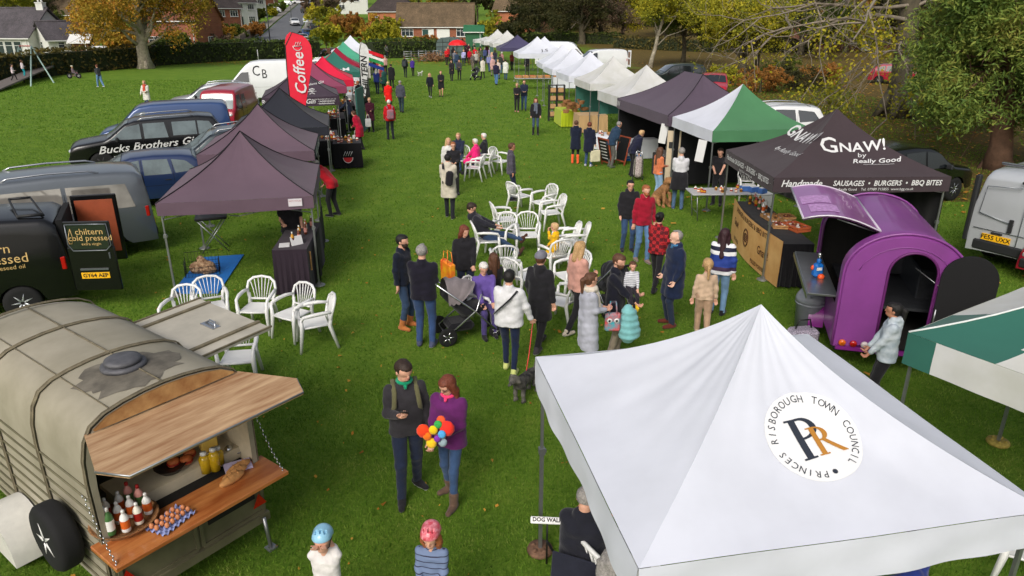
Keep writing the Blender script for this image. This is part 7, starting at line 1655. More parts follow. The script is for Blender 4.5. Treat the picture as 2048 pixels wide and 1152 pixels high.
TIED = mat("tie_dye", (196, 204, 210), .85, 0, .2, 7, .3, 20, col2=(158, 172, 184)); HOCK = stripes("blue_white_stripes", [(34, 58, 136), (34, 58, 136), (220, 220, 222), (26, 30, 52), (214, 214, 218), (60, 40, 66), (34, 58, 136)], .52)
KST = stripes("child_blue_stripes", [(104, 120, 152)]*5+[(42, 44, 66)], .055); GST = stripes("pale_grey_stripes", [(206, 206, 210), (150, 152, 160)], .03); HELB = mat("pale_blue_helmet", (140, 190, 216), .3, 0, .05, coat=.4)
HELR = mat("red_patterned_helmet", (188, 30, 56), .3, 0, 0, coat=.4, scale=24, col2=(226, 150, 160)); WST = stripes("white_grey_stripe_top", [(214, 214, 218), (150, 150, 160)], .045)

# --- foreground couple and children
P1 = person("man in charcoal jumper with olive rucksack straps looking at the phone in his hand", flat(822, 988), 196, 1.80, ((48, 46, 50), 'jumper'), (JD, 'trousers'), BLK, ('short', 'dark'), ('down', 'phone'), 'stand', head=(22, 14), collar=(20, 132, 96), fat=1.06, feet=[(-.1, -.16, .07, -30), (.12, .14, .07, 10)])
P2 = person("woman in purple jacket and glasses with long auburn hair holding a rainbow toy", flat(905, 998), 158, 1.66, ((92, 34, 92), 'jacket'), (DEN, 'slim'), (92, 72, 60), ('long', 'auburn'), ('front', 'low'), 'stand', head=(-18, 22), glasses=True, hood=True, scarf=None, boots=.12, collar=(226, 60, 110), fat=1.04, feet=[(-.1, .16, .07, 0), (.1, -.14, .07, 30)])
P3 = person("child in pale blue cycle helmet rubbing its eyes, in a white top", hd(643, 1052, 1.2), 182, 1.16, ((212, 208, 206), 'jumper'), ((190, 180, 176), 'trousers'), (180, 120, 140), ('pony', 'brown'), ('eyes', 'eyes'), 'stand', kid=True, hat=('helmet', None, HELB), head=(0, -6))
P4 = person("child in red patterned helmet and blue striped top with ginger hair", hd(861, 1044, 1.2), 172, 1.16, ((104, 120, 152), 'jumper'), (NAVY, 'trousers'), BLK, ('bob', 'ginger'), ('low', 'low'), 'stand', kid=True, hat=('helmet', None, HELR), topmat=KST, head=(0, 4))
# --- centre left pair
P5 = person("bearded man in navy jumper and tan boots, left of the pair by the pushchair", flat(812, 655), -112, 1.78, ((20, 26, 40), 'jumper'), ((48, 66, 92), 'trousers'), (176, 108, 58), ('short', 'black'), ('down', 'down'), 'stand', beard='dark', boots=.12, fat=1.05)
P6 = person("man with cropped grey hair and navy jumper seen from behind beside the pushchair", flat(852, 692), -8, 1.84, ((26, 24, 36), 'jumper'), ((50, 72, 112), 'trousers'), (70, 76, 100), ('thin', 'grey'), ('front', 'front'), 'stand', fat=1.14, wid=1.08)
P7 = person("woman in black jacket over a white striped top with dark red bob, behind the pushchair", hd(928, 446, 1.66), 196, 1.66, (BLK, 'jacket'), (NAVY, 'trousers'), BLK, ('bob', 'auburn'), ('low', 'down'), 'stand', head=(25, 12), scarf=None)
P8 = person("white haired woman in purple sitting behind the pushchair", hd(968, 532, 1.2), 196, 1.6, ((98, 78, 150), 'jumper'), ((70, 60, 110), 'trousers'), BLK, ('short', 'white'), ('lap', 'lap'), 'sit', head=(0, 18), fat=1.2)
P9 = person("girl with very long fair brown hair seen from behind near the white haired woman", hd(988, 506, 1.28), 12, 1.28, (BLK, 'jumper'), (BLK, 'trousers'), BLK, ('long', 'brown'), ('front', 'front'), 'stand', kid=True)
P10 = person("man reclining in a chair in a dark hooded jacket with his boots stretched out", at(975, 512), -84, 1.8, ((38, 38, 46), 'jacket'), ((54, 74, 104), 'trousers'), (70, 46, 36), ('short', 'dark'), ('lap', 'lap'), 'recline', hood=True, head=(0, 24))
P11 = person("fair haired boy in a bright yellow coat sitting in a white chair", at(1106, 540), 70, 1.15, ((222, 172, 22), 'coat'), ((120, 60, 80), 'trousers'), BLK, ('short', 'fair'), ('chin', 'lap'), 'sit', kid=True, hood=True)
P12 = person("person in white jumper with black cross strap seen from behind, holding a dog lead", flat(1018, 745), -14, 1.74, ((206, 206, 208), 'jumper'), ((26, 36, 62), 'slim'), (190, 196, 120), ('short', 'black'), ('front', (.33, .12, .88)), 'step', fat=1.28, wid=1.04)
P13 = person("man in grey beanie and long black coat with fur hood walking away", flat(1078, 697), -28, 1.74, (BLK, 'coat'), (BLK, 'trousers'), (60, 56, 60), ('short', 'brown'), ('pocket', 'down'), 'walk', hat=('beanie', (110, 110, 120)), hood=True)
P14 = person("blond woman in dusty pink jumper walking right behind the pushed chairs", flat(1152, 665), -58, 1.72, ((196, 146, 132), 'jumper'), (BLK, 'trousers'), (170, 160, 146), ('bob', 'blond'), ('down', 'front'), 'walk', fat=1.15)
P15 = person("woman in long pale grey cardigan and cream scarf carrying an owl bag", hd(1180, 541, 1.68), -72, 1.68, ((168, 170, 182), 'long'), (BLK, 'slim'), BLK, ('pony', 'brown'), ('front', 'front'), 'step', scarf=(206, 196, 180))
P16 = person("bearded man in navy padded jacket and beige chinos holding a toddler", hd(1236, 503, 1.8), -118, 1.8, ((24, 25, 36), 'jacket'), ((146, 134, 118), 'trousers'), (80, 60, 50), ('short', 'brown'), ((-.02, .34, 1.12), (.1, .36, 1.02)), 'stand', beard='brown', head=(-20, 10))
hp16 = PEOPLE[P16.name]
tp = hp16['M'] @ Vector((.0, .24, 0)); P17 = person("toddler in stripes and yellow wellingtons held in the padded jacket man's arms", (tp.x+.02, tp.y, 0), 188, .88, ((206, 206, 210), 'jumper'), ((40, 36, 44), 'trousers'), (226, 186, 30), ('short', 'brown'), ('lap', 'down'), 'sit', kid=True, topmat=GST, boots=.16, seat=.3, z=.86)
P18 = person("man in maroon hooded top and light jeans walking towards the camera", flat(1282, 522), 192, 1.8, ((146, 22, 44), 'jumper'), ((86, 118, 156), 'trousers'), (130, 110, 104), ('short', 'ginger'), ('down', 'down'), 'step', beard='ginger', hood=True)
P19 = person("person in black half hidden behind the man in the maroon top", hd(1279, 368, 1.72)+Vector((-.12, .5, 0)), 186, 1.74, (BLK, 'jacket'), (DEN, 'trousers'), BLK, ('pony', 'black'), ('down', 'pocket'), 'stand', glasses=True)
P20 = person("person in red plaid shirt with a black bun walking away beyond the navy coated man", flat(1308, 580), -32, 1.66, ((150, 26, 34), 'jumper'), (BLK, 'slim'), BLK, ('bun', 'black'), ('front', 'down'), 'walk', topmat=PLAID)
P21 = person("balding man in long navy raincoat over a blue jumper and brown shoes", flat(1340, 650), 104, 1.82, ((26, 36, 62), 'coat'), ((36, 46, 66), 'trousers'), (98, 46, 36), ('thin', 'grey'), ('pocket', 'pocket'), 'stand', collar=(60, 110, 150), skin=1, fat=1.12)
P22 = person("woman with very long dark red hair in blue and white striped shirt", flat(1432, 628), -26, 1.7, ((40, 60, 140), 'jumper'), ((110, 142, 176), 'trousers'), BLK, ('long', 'wine'), ('front', 'down'), 'stand', topmat=HOCK, fat=1.1)
P23 = person("girl with fair ponytail in beige and cream tracksuit", flat(1402, 668), -6, 1.4, ((186, 160, 136), 'jumper'), ((170, 140, 116), 'wide'), (190, 170, 150), ('pony', 'blond'), ('down', 'down'), 'step', kid=True)
P24 = person("woman in pale tie dyed hooded top with dark ponytail by the purple trailer", hd(1796, 601, 1.66), 66, 1.66, ((196, 204, 210), 'jumper'), (BLK, 'trousers'), BLK, ('pony', 'black'), ('low', 'low'), 'stand', topmat=TIED, hood=True, fat=1.12, skin=2)
P25 = person("bald man in black padded gilet with orange trim sitting half under the council gazebo", hd(1162, 985, 1.26)+Vector((.06, 0, 0)), -24, 1.76, ((30, 31, 40), 'jacket'), (BLK, 'trousers'), BLK, ('thin', 'grey'), ('lap', 'lap'), 'sit', collar=(196, 92, 40), head=(0, 25), fat=1.25)
P26 = person("seated person with a grey brown furry hood, lowest under the council gazebo", hd(1222, 1108, 1.24), 10, 1.65, ((128, 116, 108), 'coat'), (NAVY, 'trousers'), BLK, ('curly', 'grey'), ('lap', 'lap'), 'sit', hood=True)
P27 = person("person in blue jacket seated at the table below the council gazebo's front edge", hd(1850, 1120, 1.2)+Vector((.05, .25, 0)), 60, 1.65, ((36, 52, 120), 'jacket'), (BLK, 'trousers'), BLK, ('short', 'dark'), ('lap', 'lap'), 'sit')
# --- mid field
P28 = person("man in cream coat with black sling bag walking away up the grass", flat(899, 436), -4, 1.8, ((196, 188, 172), 'coat'), ((32, 34, 40), 'trousers'), BLK, ('short', 'black'), ('front', 'front'), 'step')
P29 = person("woman in glasses and black top facing the camera behind the cream coated man", hd(906, 281, 1.66), 184, 1.66, (BLK, 'jumper'), (BLK, 'trousers'), BLK, ('short', 'ginger'), ('front', 'front'), 'stand', glasses=True)
P30 = person("fair haired woman in white behind the woman in glasses", hd(896, 273, 1.62), 200, 1.62, ((206, 204, 200), 'jumper'), (DEN, 'trousers'), BLK, ('bob', 'fair'), ('front', 'down'), 'stand')
P31 = person("fair man in dark jacket seated at the back of the chatting group", hd(916, 268, 1.28), 176, 1.74, (NAVY, 'jacket'), (DEN, 'trousers'), BLK, ('short', 'blond'), ('lap', 'lap'), 'sit')
P32 = person("white haired woman in bright pink coat sitting in a white chair", at(950, 350), 72, 1.6, ((232, 40, 120), 'coat'), (BLK, 'trousers'), BLK, ('short', 'white'), ('lap', 'lap'), 'sit', fat=1.15)
P33 = person("white haired person in dark clothes sitting behind the woman in bright pink", at(967, 338), 78, 1.66, ((40, 40, 46), 'jumper'), (DEN, 'trousers'), BLK, ('short', 'white'), ('lap', 'lap'), 'sit')
P34 = person("man in dark grey jacket standing behind the central chairs, looking right", hd(1022, 283, 1.76), -84, 1.76, ((74, 70, 82), 'jacket'), (NAVY, 'trousers'), BLK, ('short', 'brown'), ('pocket', 'down'), 'stand', skin=2)
P35 = person("woman in black coat and tall black boots walking towards the camera alone", flat(1071, 270), 178, 1.7, (BLK, 'jacket'), ((58, 74, 96), 'slim'), BLK, ('bob', 'auburn'), ('pocket', 'pocket'), 'stand', boots=.3, scarf=(90, 96, 110))
P36 = person("fair haired woman in black in the couple by the vegetable stall", flat(1034, 224), 176, 1.62, (BLK, 'jumper'), (BLK, 'trousers'), (190, 130, 120), ('short', 'fair'), ('front', 'front'), 'step')
P37 = person("man in navy jacket in the couple by the vegetable stall", flat(1048, 221), 182, 1.74, (NAVY, 'jacket'), (DEN, 'trousers'), BLK, ('short', 'brown'), ('front', 'front'), 'step')
P38 = person("girl in black jacket and leggings, left of the two walking down the middle", flat(861, 196), 180, 1.62, ((26, 28, 38), 'blazer'), (BLK, 'slim'), (150, 150, 150), ('long', 'fair'), ('down', 'swf'), 'walk')
P39 = person("taller girl in black coat and bare legs, right of the two walking down the middle", flat(883, 194), 184, 1.72, (BLK, 'coat'), (BLK, 'skirt', (200, 150, 120)), BLK, ('short', 'auburn'), ('front', 'front'), 'step')
P40 = person("woman in bright red coat seen from behind beside the grey jacketed man", flat(779, 222), -4, 1.66, ((226, 30, 26), 'coat'), (BLK, 'trousers'), BLK, ('short', 'fair'), ('down', 'front'), 'step')
P41 = person("grey haired man in slate jacket seen from behind beside the bright red coat", flat(803, 225), -8, 1.78, ((72, 74, 86), 'jacket'), ((44, 60, 72), 'trousers'), BLK, ('thin', 'grey'), ('down', 'down'), 'step')
P42 = person("balding man in red jacket with pink rucksack standing in the aisle", flat(782, 279), 20, 1.76, ((188, 24, 34), 'jacket'), ((34, 38, 44), 'trousers'), BLK, ('thin', 'white'), ('pocket', 'down'), 'stand')
P43 = person("woman in dark maroon coat holding a white carrier bag", flat(743, 264), 186, 1.62, ((62, 20, 36), 'coat'), (BLK, 'trousers'), BLK, ('short', 'blond'), ('front', 'low'), 'stand')
P44 = person("woman in crimson coat with white bag bending to the coffee stall", flat(722, 300), 70, 1.64, ((184, 24, 56), 'coat'), (BLK, 'trousers'), BLK, ('short', 'brown'), ('front', 'low'), 'bend', lean=18)
P45 = person("person in red jacket and black trousers bending under the nearest plum gazebo", flat(670, 432), 72, 1.74, ((160, 22, 34), 'jacket'), (BLK, 'trousers'), BLK, ('short', 'grey'), ('reach', 'front'), 'bend', lean=42, hat=('cap', (190, 180, 170)))
P46 = person("stallholder in black t-shirt and blue gloves under the nearest plum gazebo", Vector((-4.75, 14.9, 0)), 184, 1.8, (BLK, 'tee'), (BLK, 'trousers'), BLK, ('short', 'dark'), ('down', 'front'), 'stand', fat=1.1, wid=1.1)
P47 = person("person in black with white bag beside the pink red gazebo pole", flat(720, 222), 60, 1.7, (BLK, 'coat'), (BLK, 'trousers'), BLK, ('short', 'ginger'), ('front', 'down'), 'stand')
P48 = person("person in navy coat leaning at the gin stall", flat(704, 262), 80, 1.68, (NAVY, 'jacket'), (BLK, 'trousers'), BLK, ('short', 'dark'), ('reach', 'front'), 'bend', lean=15)
P49 = person("man with dark rucksack walking away with a companion in purple", flat(811, 155), -4, 1.78, ((34, 42, 40), 'jacket'), ((34, 42, 40), 'trousers'), BLK, ('short', 'brown'), ('down', 'down'), 'step')
P50 = person("child in purple jacket beside the man with the dark rucksack", flat(826, 152), -4, 1.5, ((66, 44, 130), 'jacket'), (BLK, 'trousers'), BLK, ('short', 'fair'), ('down', 'front'), 'step')
# --- right hand stalls
P51 = person("woman in navy padded coat with orange boots by the cake stall", flat(1150, 327), -6, 1.62, ((26, 32, 50), 'coat'), (BLK, 'slim'), (222, 92, 48), ('short', 'brown'), ('front', 'front'), 'stand', boots=.26)
P52 = person("woman in hooded navy coat and jeans carrying a cream shopping bag", flat(1176, 333), -20, 1.64, ((26, 30, 50), 'coat'), (DEN, 'trousers'), (170, 170, 176), ('short', 'auburn'), ('front', 'bag'), 'stand', hood=True)
P53 = person("balding man in teal jacket leaning over the sign by the plum gazebo", flat(1220, 335), -58, 1.76, ((36, 56, 78), 'jacket'), ((90, 88, 84), 'trousers'), (80, 90, 70), ('thin', 'grey'), ('low', 'front'), 'bend', lean=28)
P54 = person("fair haired person in navy jacket and pink top bending with a shopping trolley", flat(1262, 352), -64, 1.68, ((30, 32, 52), 'jacket'), (BLK, 'trousers'), BLK, ('short', 'fair'), ('front', 'low'), 'bend', lean=30)
P55 = person("girl with curly brown hair in orange top and pale jeans", flat(1312, 398), -66, 1.6, ((206, 118, 78), 'jumper'), ((140, 172, 204), 'trousers'), (160, 60, 50), ('curly', 'brown'), ('front', 'front'), 'stand')
P56 = person("man in pale grey jumper with a black coat tied round his waist", flat(1354, 418), -12, 1.8, ((196, 196, 200), 'jumper'), ((70, 94, 120), 'trousers'), (70, 90, 120), ('thin', 'grey'), ('front', 'front'), 'stand')
V_, F_ = sdf_mesh([((-.08, 0, 1.0), (.08, 0, 1.0), .145, .145), ((-.09, -.03, .95), (-.12, -.04, .62), .13, .14), ((.09, -.03, .95), (.12, -.04, .62), .13, .14)], .02, .04, lambda f, X, Y, Z: np.maximum(f+.006*np.sin(40*X)*np.sin(20*Z), .58-Z)); put("tied_coat", np_mesh("tied_coat", V_, F_, cloth(BLK), None, True), P56)
P57 = person("stallholder in black serving inside the green and white gazebo", Vector((6.0, 20.6, 0)), 150, 1.75, (BLK, 'tee'), (BLK, 'trousers'), BLK, ('short', 'dark'), ('reach', 'front'), 'stand', lean=12)
# --- far left field
P58 = person("woman in long white coat walking a small dog past the silver people carrier", flat(298, 220), 175, 1.68, ((206, 204, 196), 'coat'), ((44, 58, 80), 'trousers'), BLK, ('short', 'fair'), ('front', 'swf'), 'step', scarf=(190, 80, 60))
P59 = person("woman in dark top and wide pale jeans walking on the left field", flat(202, 175), 60, 1.68, ((56, 60, 64), 'jumper'), ((96, 130, 170), 'wide'), (190, 190, 190), ('short', 'auburn'), ('front', 'front'), 'walk')
P60 = person("small child in helmet riding a bicycle with white tyres", flat(149, 157), -80, 1.1, ((130, 110, 120), 'jumper'), ((110, 100, 110), 'trousers'), BLK, ('short', 'fair'), ((-.15, .34, .72), (.15, .34, .72)), 'sit', kid=True, hat=('helmet', None, mat("pale_helmet", (190, 190, 170), .4)), seat=.42, feet=[(-.1, .16, .2, 0), (.1, .1, .32, 0)])
P61 = person("child in pale pink jacket climbing the play ramp", flat(32, 172), -70, 1.25, ((206, 190, 196), 'jacket'), (BLK, 'trousers'), BLK, ('short', 'dark'), ('down', 'front'), 'walk', kid=True, z=.35)
P62 = person("child in turquoise trousers at the top of the play ramp", flat(52, 166), -30, 1.25, ((190, 180, 184), 'jacket'), ((30, 140, 150), 'trousers'), BLK, ('short', 'brown'), ('front', 'front'), 'stand', kid=True, z=.5)
P63 = person("person half hidden by the hedge left of the coffee flag", flat(588, 128), 160, 1.7, ((200, 150, 130), 'jumper'), (DEN, 'trousers'), BLK, ('short', 'dark'), ('down', 'down'), 'stand')
P64 = person("person in white standing by the far hedge left of the hurdles", flat(787, 115), 20, 1.7, ((206, 206, 200), 'coat'), ((180, 176, 170), 'trousers'), BLK, ('short', 'blond'), ('front', 'front'), 'stand')
P65 = person("person in grey by the far hedge beside the one in white", flat(773, 117), 0, 1.7, ((90, 90, 90), 'jumper'), (NAVY, 'trousers'), BLK, ('short', 'dark'), ('down', 'down'), 'stand')
# --- the far crowd
FC = [  # px, py(feet), height, yaw, top colour, kind, legs, hair, words
 (755, 188, 1.68, -6, (40, 54, 120), 'jacket', NAVY, 'white', "blue jacket with white hair at the left stalls"), (770, 184, 1.66, 60, (44, 90, 84), 'coat', BLK, 'brown', "dark green coat between the blue jacket and the black coat"), (784, 176, 1.76, 10, BLK, 'coat', BLK, 'dark', "long black coat by the left stalls"),
 (762, 168, 1.66, -40, (190, 170, 164), 'jumper', DEN, 'fair', "pale top behind the blue jacket"), (760, 155, 1.7, 20, (150, 40, 50), 'jacket', BLK, 'brown', "dark red jacket by the far left stalls"), (772, 150, 1.72, 40, (206, 160, 150), 'jumper', BLK, 'grey', "dusty pink top by the far left stalls"), (748, 150, 1.68, 90, (70, 66, 60), 'coat', BLK, 'dark', "brown coat looking at the clothes rail"),
 (894, 130, 1.74, 170, (186, 30, 34), 'jacket', BLK, 'brown', "bright red jacket at the left edge of the far crowd"), (907, 126, 1.74, 10, BLK, 'coat', BLK, 'dark', "black coat under the red umbrella"), (928, 132, 1.66, 175, (160, 160, 204), 'jumper', NAVY, 'fair', "lilac jumper with white carrier bag in the far crowd"),
 (940, 130, 1.66, 185, (170, 20, 40), 'jacket', (90, 20, 40), 'white', "crimson jacket in the middle of the far crowd"), (950, 126, 1.7, 170, (200, 24, 40), 'jacket', BLK, 'fair', "scarlet jacket behind the crimson one"), (961, 124, 1.76, 20, (40, 38, 36), 'coat', BLK, 'dark', "dark coat right of the scarlet jacket"), (938, 118, 1.76, 160, (70, 22, 40), 'jacket', BLK, 'grey', "dark maroon jacket at the back of the far crowd"),
 (904, 162, 1.68, 170, BLK, 'coat', BLK, 'dark', "black coat, left of the close pair in the far aisle"), (919, 160, 1.66, 190, (60, 58, 64), 'jacket', BLK, 'brown', "white top under dark jacket, right of the close pair"), (966, 156, 1.66, 30, (206, 200, 186), 'coat', BLK, 'brown', "cream coat pushing the far pushchair"),
 (978, 144, 1.66, -30, (120, 124, 170), 'jumper', DEN, 'grey', "lilac blue top browsing the far right stalls"), (984, 140, 1.7, -60, (196, 150, 150), 'jacket', (120, 110, 130), 'fair', "pale pink jacket browsing the far right stalls"), (992, 170, 1.76, -20, (36, 32, 56), 'jacket', (84, 120, 170), 'dark', "dark purple jacket and light jeans by the vegetable stall"),
 (1011, 160, 1.68, -10, (206, 208, 200), 'coat', DEN, 'dark', "white coat at the vegetable stall"), (1000, 148, 1.76, 0, (52, 56, 50), 'jacket', (70, 100, 140), 'brown', "dark olive jacket under the navy gazebo"), (986, 152, 1.66, 20, (190, 150, 146), 'coat', (120, 110, 110), 'grey', "dusty rose coat beside the dark purple jacket"),
 (1024, 140, 1.7, 160, (150, 60, 60), 'jumper', BLK, 'fair', "red top serving behind the vegetable stall"), (1054, 150, 1.74, 170, BLK, 'jumper', BLK, 'dark', "black clothes serving inside the vegetable gazebo"), (915, 118, 1.7, 10, (40, 48, 56), 'jacket', BLK, 'dark', "slate jacket in front of the livestock trailer"), (948, 116, 1.74, 190, (34, 60, 40), 'jacket', BLK, 'grey', "green jacket by the livestock trailer's right side"),
 (888, 120, 1.7, 60, (60, 66, 50), 'jacket', BLK, 'brown', "olive jacket behind the bright red one"),
 (900, 115, 1.74, 150, (150, 26, 34), 'coat', BLK, 'grey', "dark red coat left of the umbrella"),
 (922, 120, 1.64, 20, (206, 204, 198), 'jumper', DEN, 'fair', "white top behind the lilac jumper"),
 (932, 113, 1.76, 190, (34, 34, 44), 'coat', BLK, 'dark', "black coat at the back by the trailer wheels"),
 (956, 134, 1.68, 200, (120, 100, 80), 'coat', BLK, 'auburn', "tan coat beside the scarlet jacket"),
 (970, 128, 1.72, -20, (60, 70, 110), 'jacket', NAVY, 'grey', "blue grey jacket at the first far gazebo"),
 (974, 118, 1.7, 30, (90, 40, 60), 'jumper', BLK, 'dark', "plum jumper under the farthest gazebo"),
 (1004, 138, 1.66, -50, (170, 120, 120), 'jacket', DEN, 'white', "faded pink jacket beside the olive one"),
 (946, 142, 1.62, 160, (90, 84, 80), 'jacket', (110, 100, 90), 'brown', "brown jacket just behind the far pushchair"),
 (914, 140, 1.72, 0, (44, 60, 84), 'jacket', DEN, 'brown', "dark blue jacket seen from behind in the crowd"),
 (740, 160, 1.7, 100, (180, 150, 140), 'jumper', BLK, 'fair', "beige top at the far left clothes rail"),
 (752, 142, 1.74, 30, (40, 40, 44), 'coat', BLK, 'grey', "charcoal coat far up the left stalls"),
 (897, 124, 1.68, 40, (190, 40, 50), 'jumper', BLK, 'fair', "coral red jumper behind the bright red jacket"), (910, 134, 1.66, 190, (110, 110, 120), 'jacket', DEN, 'brown', "grey jacket below the umbrella"), (934, 126, 1.7, 30, (60, 30, 40), 'coat', BLK, 'dark', "dark wine coat beside the lilac jumper"), (952, 138, 1.7, 10, (170, 166, 160), 'jumper', BLK, 'grey', "pale grey jumper right of the tan coat"), (962, 130, 1.74, 180, (70, 80, 60), 'jacket', DEN, 'dark', "moss green jacket beyond the far pushchair"), (980, 126, 1.66, -40, (150, 130, 170), 'jumper', NAVY, 'white', "mauve top at the far gazebos"), (990, 134, 1.72, -30, (44, 44, 60), 'jacket', DEN, 'dark', "ink blue jacket at the navy gazebo"), (996, 158, 1.6, -20, (200, 180, 170), 'jumper', DEN, 'fair', "cream top next to the dark purple jacket"), (767, 176, 1.64, 0, (130, 50, 50), 'jacket', BLK, 'auburn', "brick red jacket between the blue and green coats"), (736, 222, 1.7, 70, (50, 56, 50), 'coat', BLK, 'grey', "dark olive coat beyond the maroon coated woman"), (727, 192, 1.7, 80, (90, 90, 100), 'jacket', DEN, 'brown', "grey jacket in front of the teal banner"), (1185, 300, 1.7, 200, (60, 60, 90), 'jumper', BLK, 'dark', "navy jumper behind the round cake table")]
for px, py, h, yw_, tc, kd, lc, hc_, words in FC:
    p_ = flat(px, py); rr2 = random.Random(px)
    if words.startswith("navy jumper behind"): p_ = Vector((5.2, 30.4, 0))
    person("person in "+words, p_, yw_, h, (tc, kd), (lc, 'trousers'), BLK, (rr2.choice(('short', 'short', 'bob')), hc_), (rr2.choice(('down', 'front', 'low')), rr2.choice(('down', 'front'))), rr2.choice(('stand', 'step')), fat=1.15, wid=1.08)

# ================================================================ flags, prams, dogs, bags and stall goods
def lathe_thing(prof, m, name, label, cat, p, n=14, group=None): q = MB(); q.lathe(prof, n); return tag(q.build(name, m, None, tuple(p)), label, cat, group)
def feather(label, p, h, w, col, text, tcol, rz=0, size=.4, cup=True, lo=.16):
    t = thing("feather_flag", label, "flag", (p.x, p.y, 0), R(rz)); q = MB(); q.tube([(0, 0, 0), (0, 0, h*.7), (.04, 0, h*.9), (w*.35, 0, h), (w*.8, 0, h*.97)], .018, 6); q.build("pole", DKP, t)
    def f(u, v): z = lo*h+(h-lo*h)*v; ww = w*(.34+.66*min(1, v/.72)) if v < .82 else w*math.sqrt(max(0, 1-((v-.82)/.18)**2)); off = .03*math.sin(v*6)*u; return Vector((.02+ww*u+(w-ww)*.25*(v > .82), off, z))
    q = MB(); q.grid(f, 6, 30); fo = q.build("flag_sheet", col, t)
    o = Vector((w*.5, -.035, h*(.7 if cup else .6))); lettering(text, frame_fn(o, (0, 0, 1), (-1, 0, 0)), tcol, fo, size=size, shear=.2, bold=.006, wide=.95)
    if cup:
        for z, s in ((h*.9, .15),):
            q = MB(); P = [(w*.5+s*math.cos(a), -.035, z+s*math.sin(a)) for a in [math.pi+math.pi*i/8 for i in range(9)]]; q.tube(P+[P[0]], .014, 4)
            for k in (-.5, 0, .5): q.tube([(w*.5+k*s, -.035, z+.03), (w*.5+k*s+.05, -.035, z+s*.9)], .012, 4)
            q.build("cup_print", tcol, fo)
    return t
FR = mat("flag_red", (214, 20, 52), .6, 0, .04); fp = at_depth(571, 64, 26.5); feather("tall red feather flag with white Coffee lettering rising over the left gazebos", Vector((fp.x-.1, 26.5, 0)), fp.z, .92, FR, "Coffee", WHITEINK, 4, .56, lo=.3)
fp = at_depth(716, 84, 36.5); feather("pale grey feather flag lettered CHILTERN beside the green gazebos", Vector((fp.x, 36.5, 0)), fp.z, .46, mat("flag_pale", (196, 198, 196), .7), "CHILTERN", BLACKINK, 2, .42, False, .36)
q = MB(); a_, b_ = at_depth(712, 150, 35.6), at_depth(738, 215, 33.4); q.box((a_.x+.3, 34.6, 1.0), (.05, 1.7, 2.0)); q.box((a_.x+.3, 34.6, .03), (.3, 1.8, .05)); tag(q.build("banner", DGW), "teal upright banner under the pale feather flag", "banner")
fp = at_depth(745, 110, 50); t = thing("national_flag", "red, green and blue striped flag flying by the far left stalls", "flag", (fp.x, 50, 0), R(10)); q = MB(); q.tube([(-.8, 0, 0), (-.8, 0, 3.2)], .03, 5); q.build("pole", STEEL, t)
for k, (c, z) in enumerate((((190, 30, 40), 2.9), ((210, 210, 206), 2.62), ((40, 130, 70), 2.45), ((30, 50, 120), 2.1))): q = MB(); q.grid(lambda u, v: Vector((-.8+1.5*u, .1*math.sin(5*u), z-.5*u+.22*v)), 8, 2); q.build("flag_band", cloth(c), t)
# --- pushchairs
def pram(label, p, rz, hood=(120, 112, 114), s=1.0):
    t = thing("pushchair", label, "pushchair", (p.x, p.y, 0), R(rz)); q = MB()
    for x in (-.25, .25): q.tube([(x, -.5, 1.02), (x, .1, .5), (x, .42, .16)], .014, 6); q.tube([(x, -.36, .16), (x, .12, .52), (x, .2, .78)], .014, 6)
    q.tube([(-.25, -.5, 1.02), (-.2, -.56, 1.06), (.2, -.56, 1.06), (.25, -.5, 1.02)], .017, 6); q.tube([(-.25, -.36, .16), (.25, -.36, .16)], .012, 5); q.build("frame", CHROME, t)
    q = MB(); q.tube([(-.2, -.565, 1.065), (.2, -.565, 1.065)], .022, 6); q.build("handle", BLACK, t)
    q = MB(); q.tube([(0, -.28, .78), (0, -.02, .46), (0, .26, .5), (0, .36, .3)], [.2, .21, .2, .12], 10, flat=.5, up=(0, 0, 1)); q.build("seat", cloth((30, 30, 34)), t)
    q = MB(); q.grid(lambda u, v: Vector((.24*math.cos(math.pi*u), -.2-.12*math.cos(v*2.2)+.34*math.sin(v*1.5)*math.sin(math.pi*u)*.9, .66+.36*math.sin(math.pi*u)*math.cos(v*.9)+.02*math.sin(v*20))), 14, 10); q.build("hood", cloth(hood), t)
    q = MB(); q.box((0, -.1, .24), (.4, .42, .14), bv=.05); q.build("basket", cloth((24, 24, 28)), t)
    for x, y, r in ((-.27, -.36, .15), (.27, -.36, .15), (-.2, .44, .1), (.2, .44, .1)): full_wheel(t, (x, y, r), r, .05, 1 if x > 0 else -1, 'x', CHROME, 5, .7)
    t.scale = (s,)*3; return t
pram("pushchair with grey hood and silver frame beside the white haired woman", flat(930, 672), -68, s=1.1)
pram("black pushchair half hidden behind the padded jacket man", flat(1214, 640)+Vector((.1, .5, 0)), 20, (24, 24, 28)); pram("dark pushchair in the far aisle in front of the cream coat", flat(951, 160), 150, (30, 34, 34))
def bag(label, p, rz, c, w=.34, h=.36, d=.12, m=None, hl_=.18, name="shopping_bag", cat="bag"):
    a = MB(); a.box((0, 0, h/2), (w, d, h), bv=.025)
    for k in (0,): 
        b2 = MB()
        for s in (-1, 1): b2.tube([(-w*.25, s*d*.4, h-.02), (-w*.18, s*d*.3, h+hl_), (w*.18, s*d*.3, h+hl_), (w*.25, s*d*.4, h-.02)], .008, 4)
    return goods(label, cat, name, p, rz, [("bag_body", a, m or cloth(c)), ("handle", b2, m or cloth(c))])
def hnd(P, i, dz=0): v = PEOPLE[P.name]['hand'][i].copy(); v.z += dz; return v
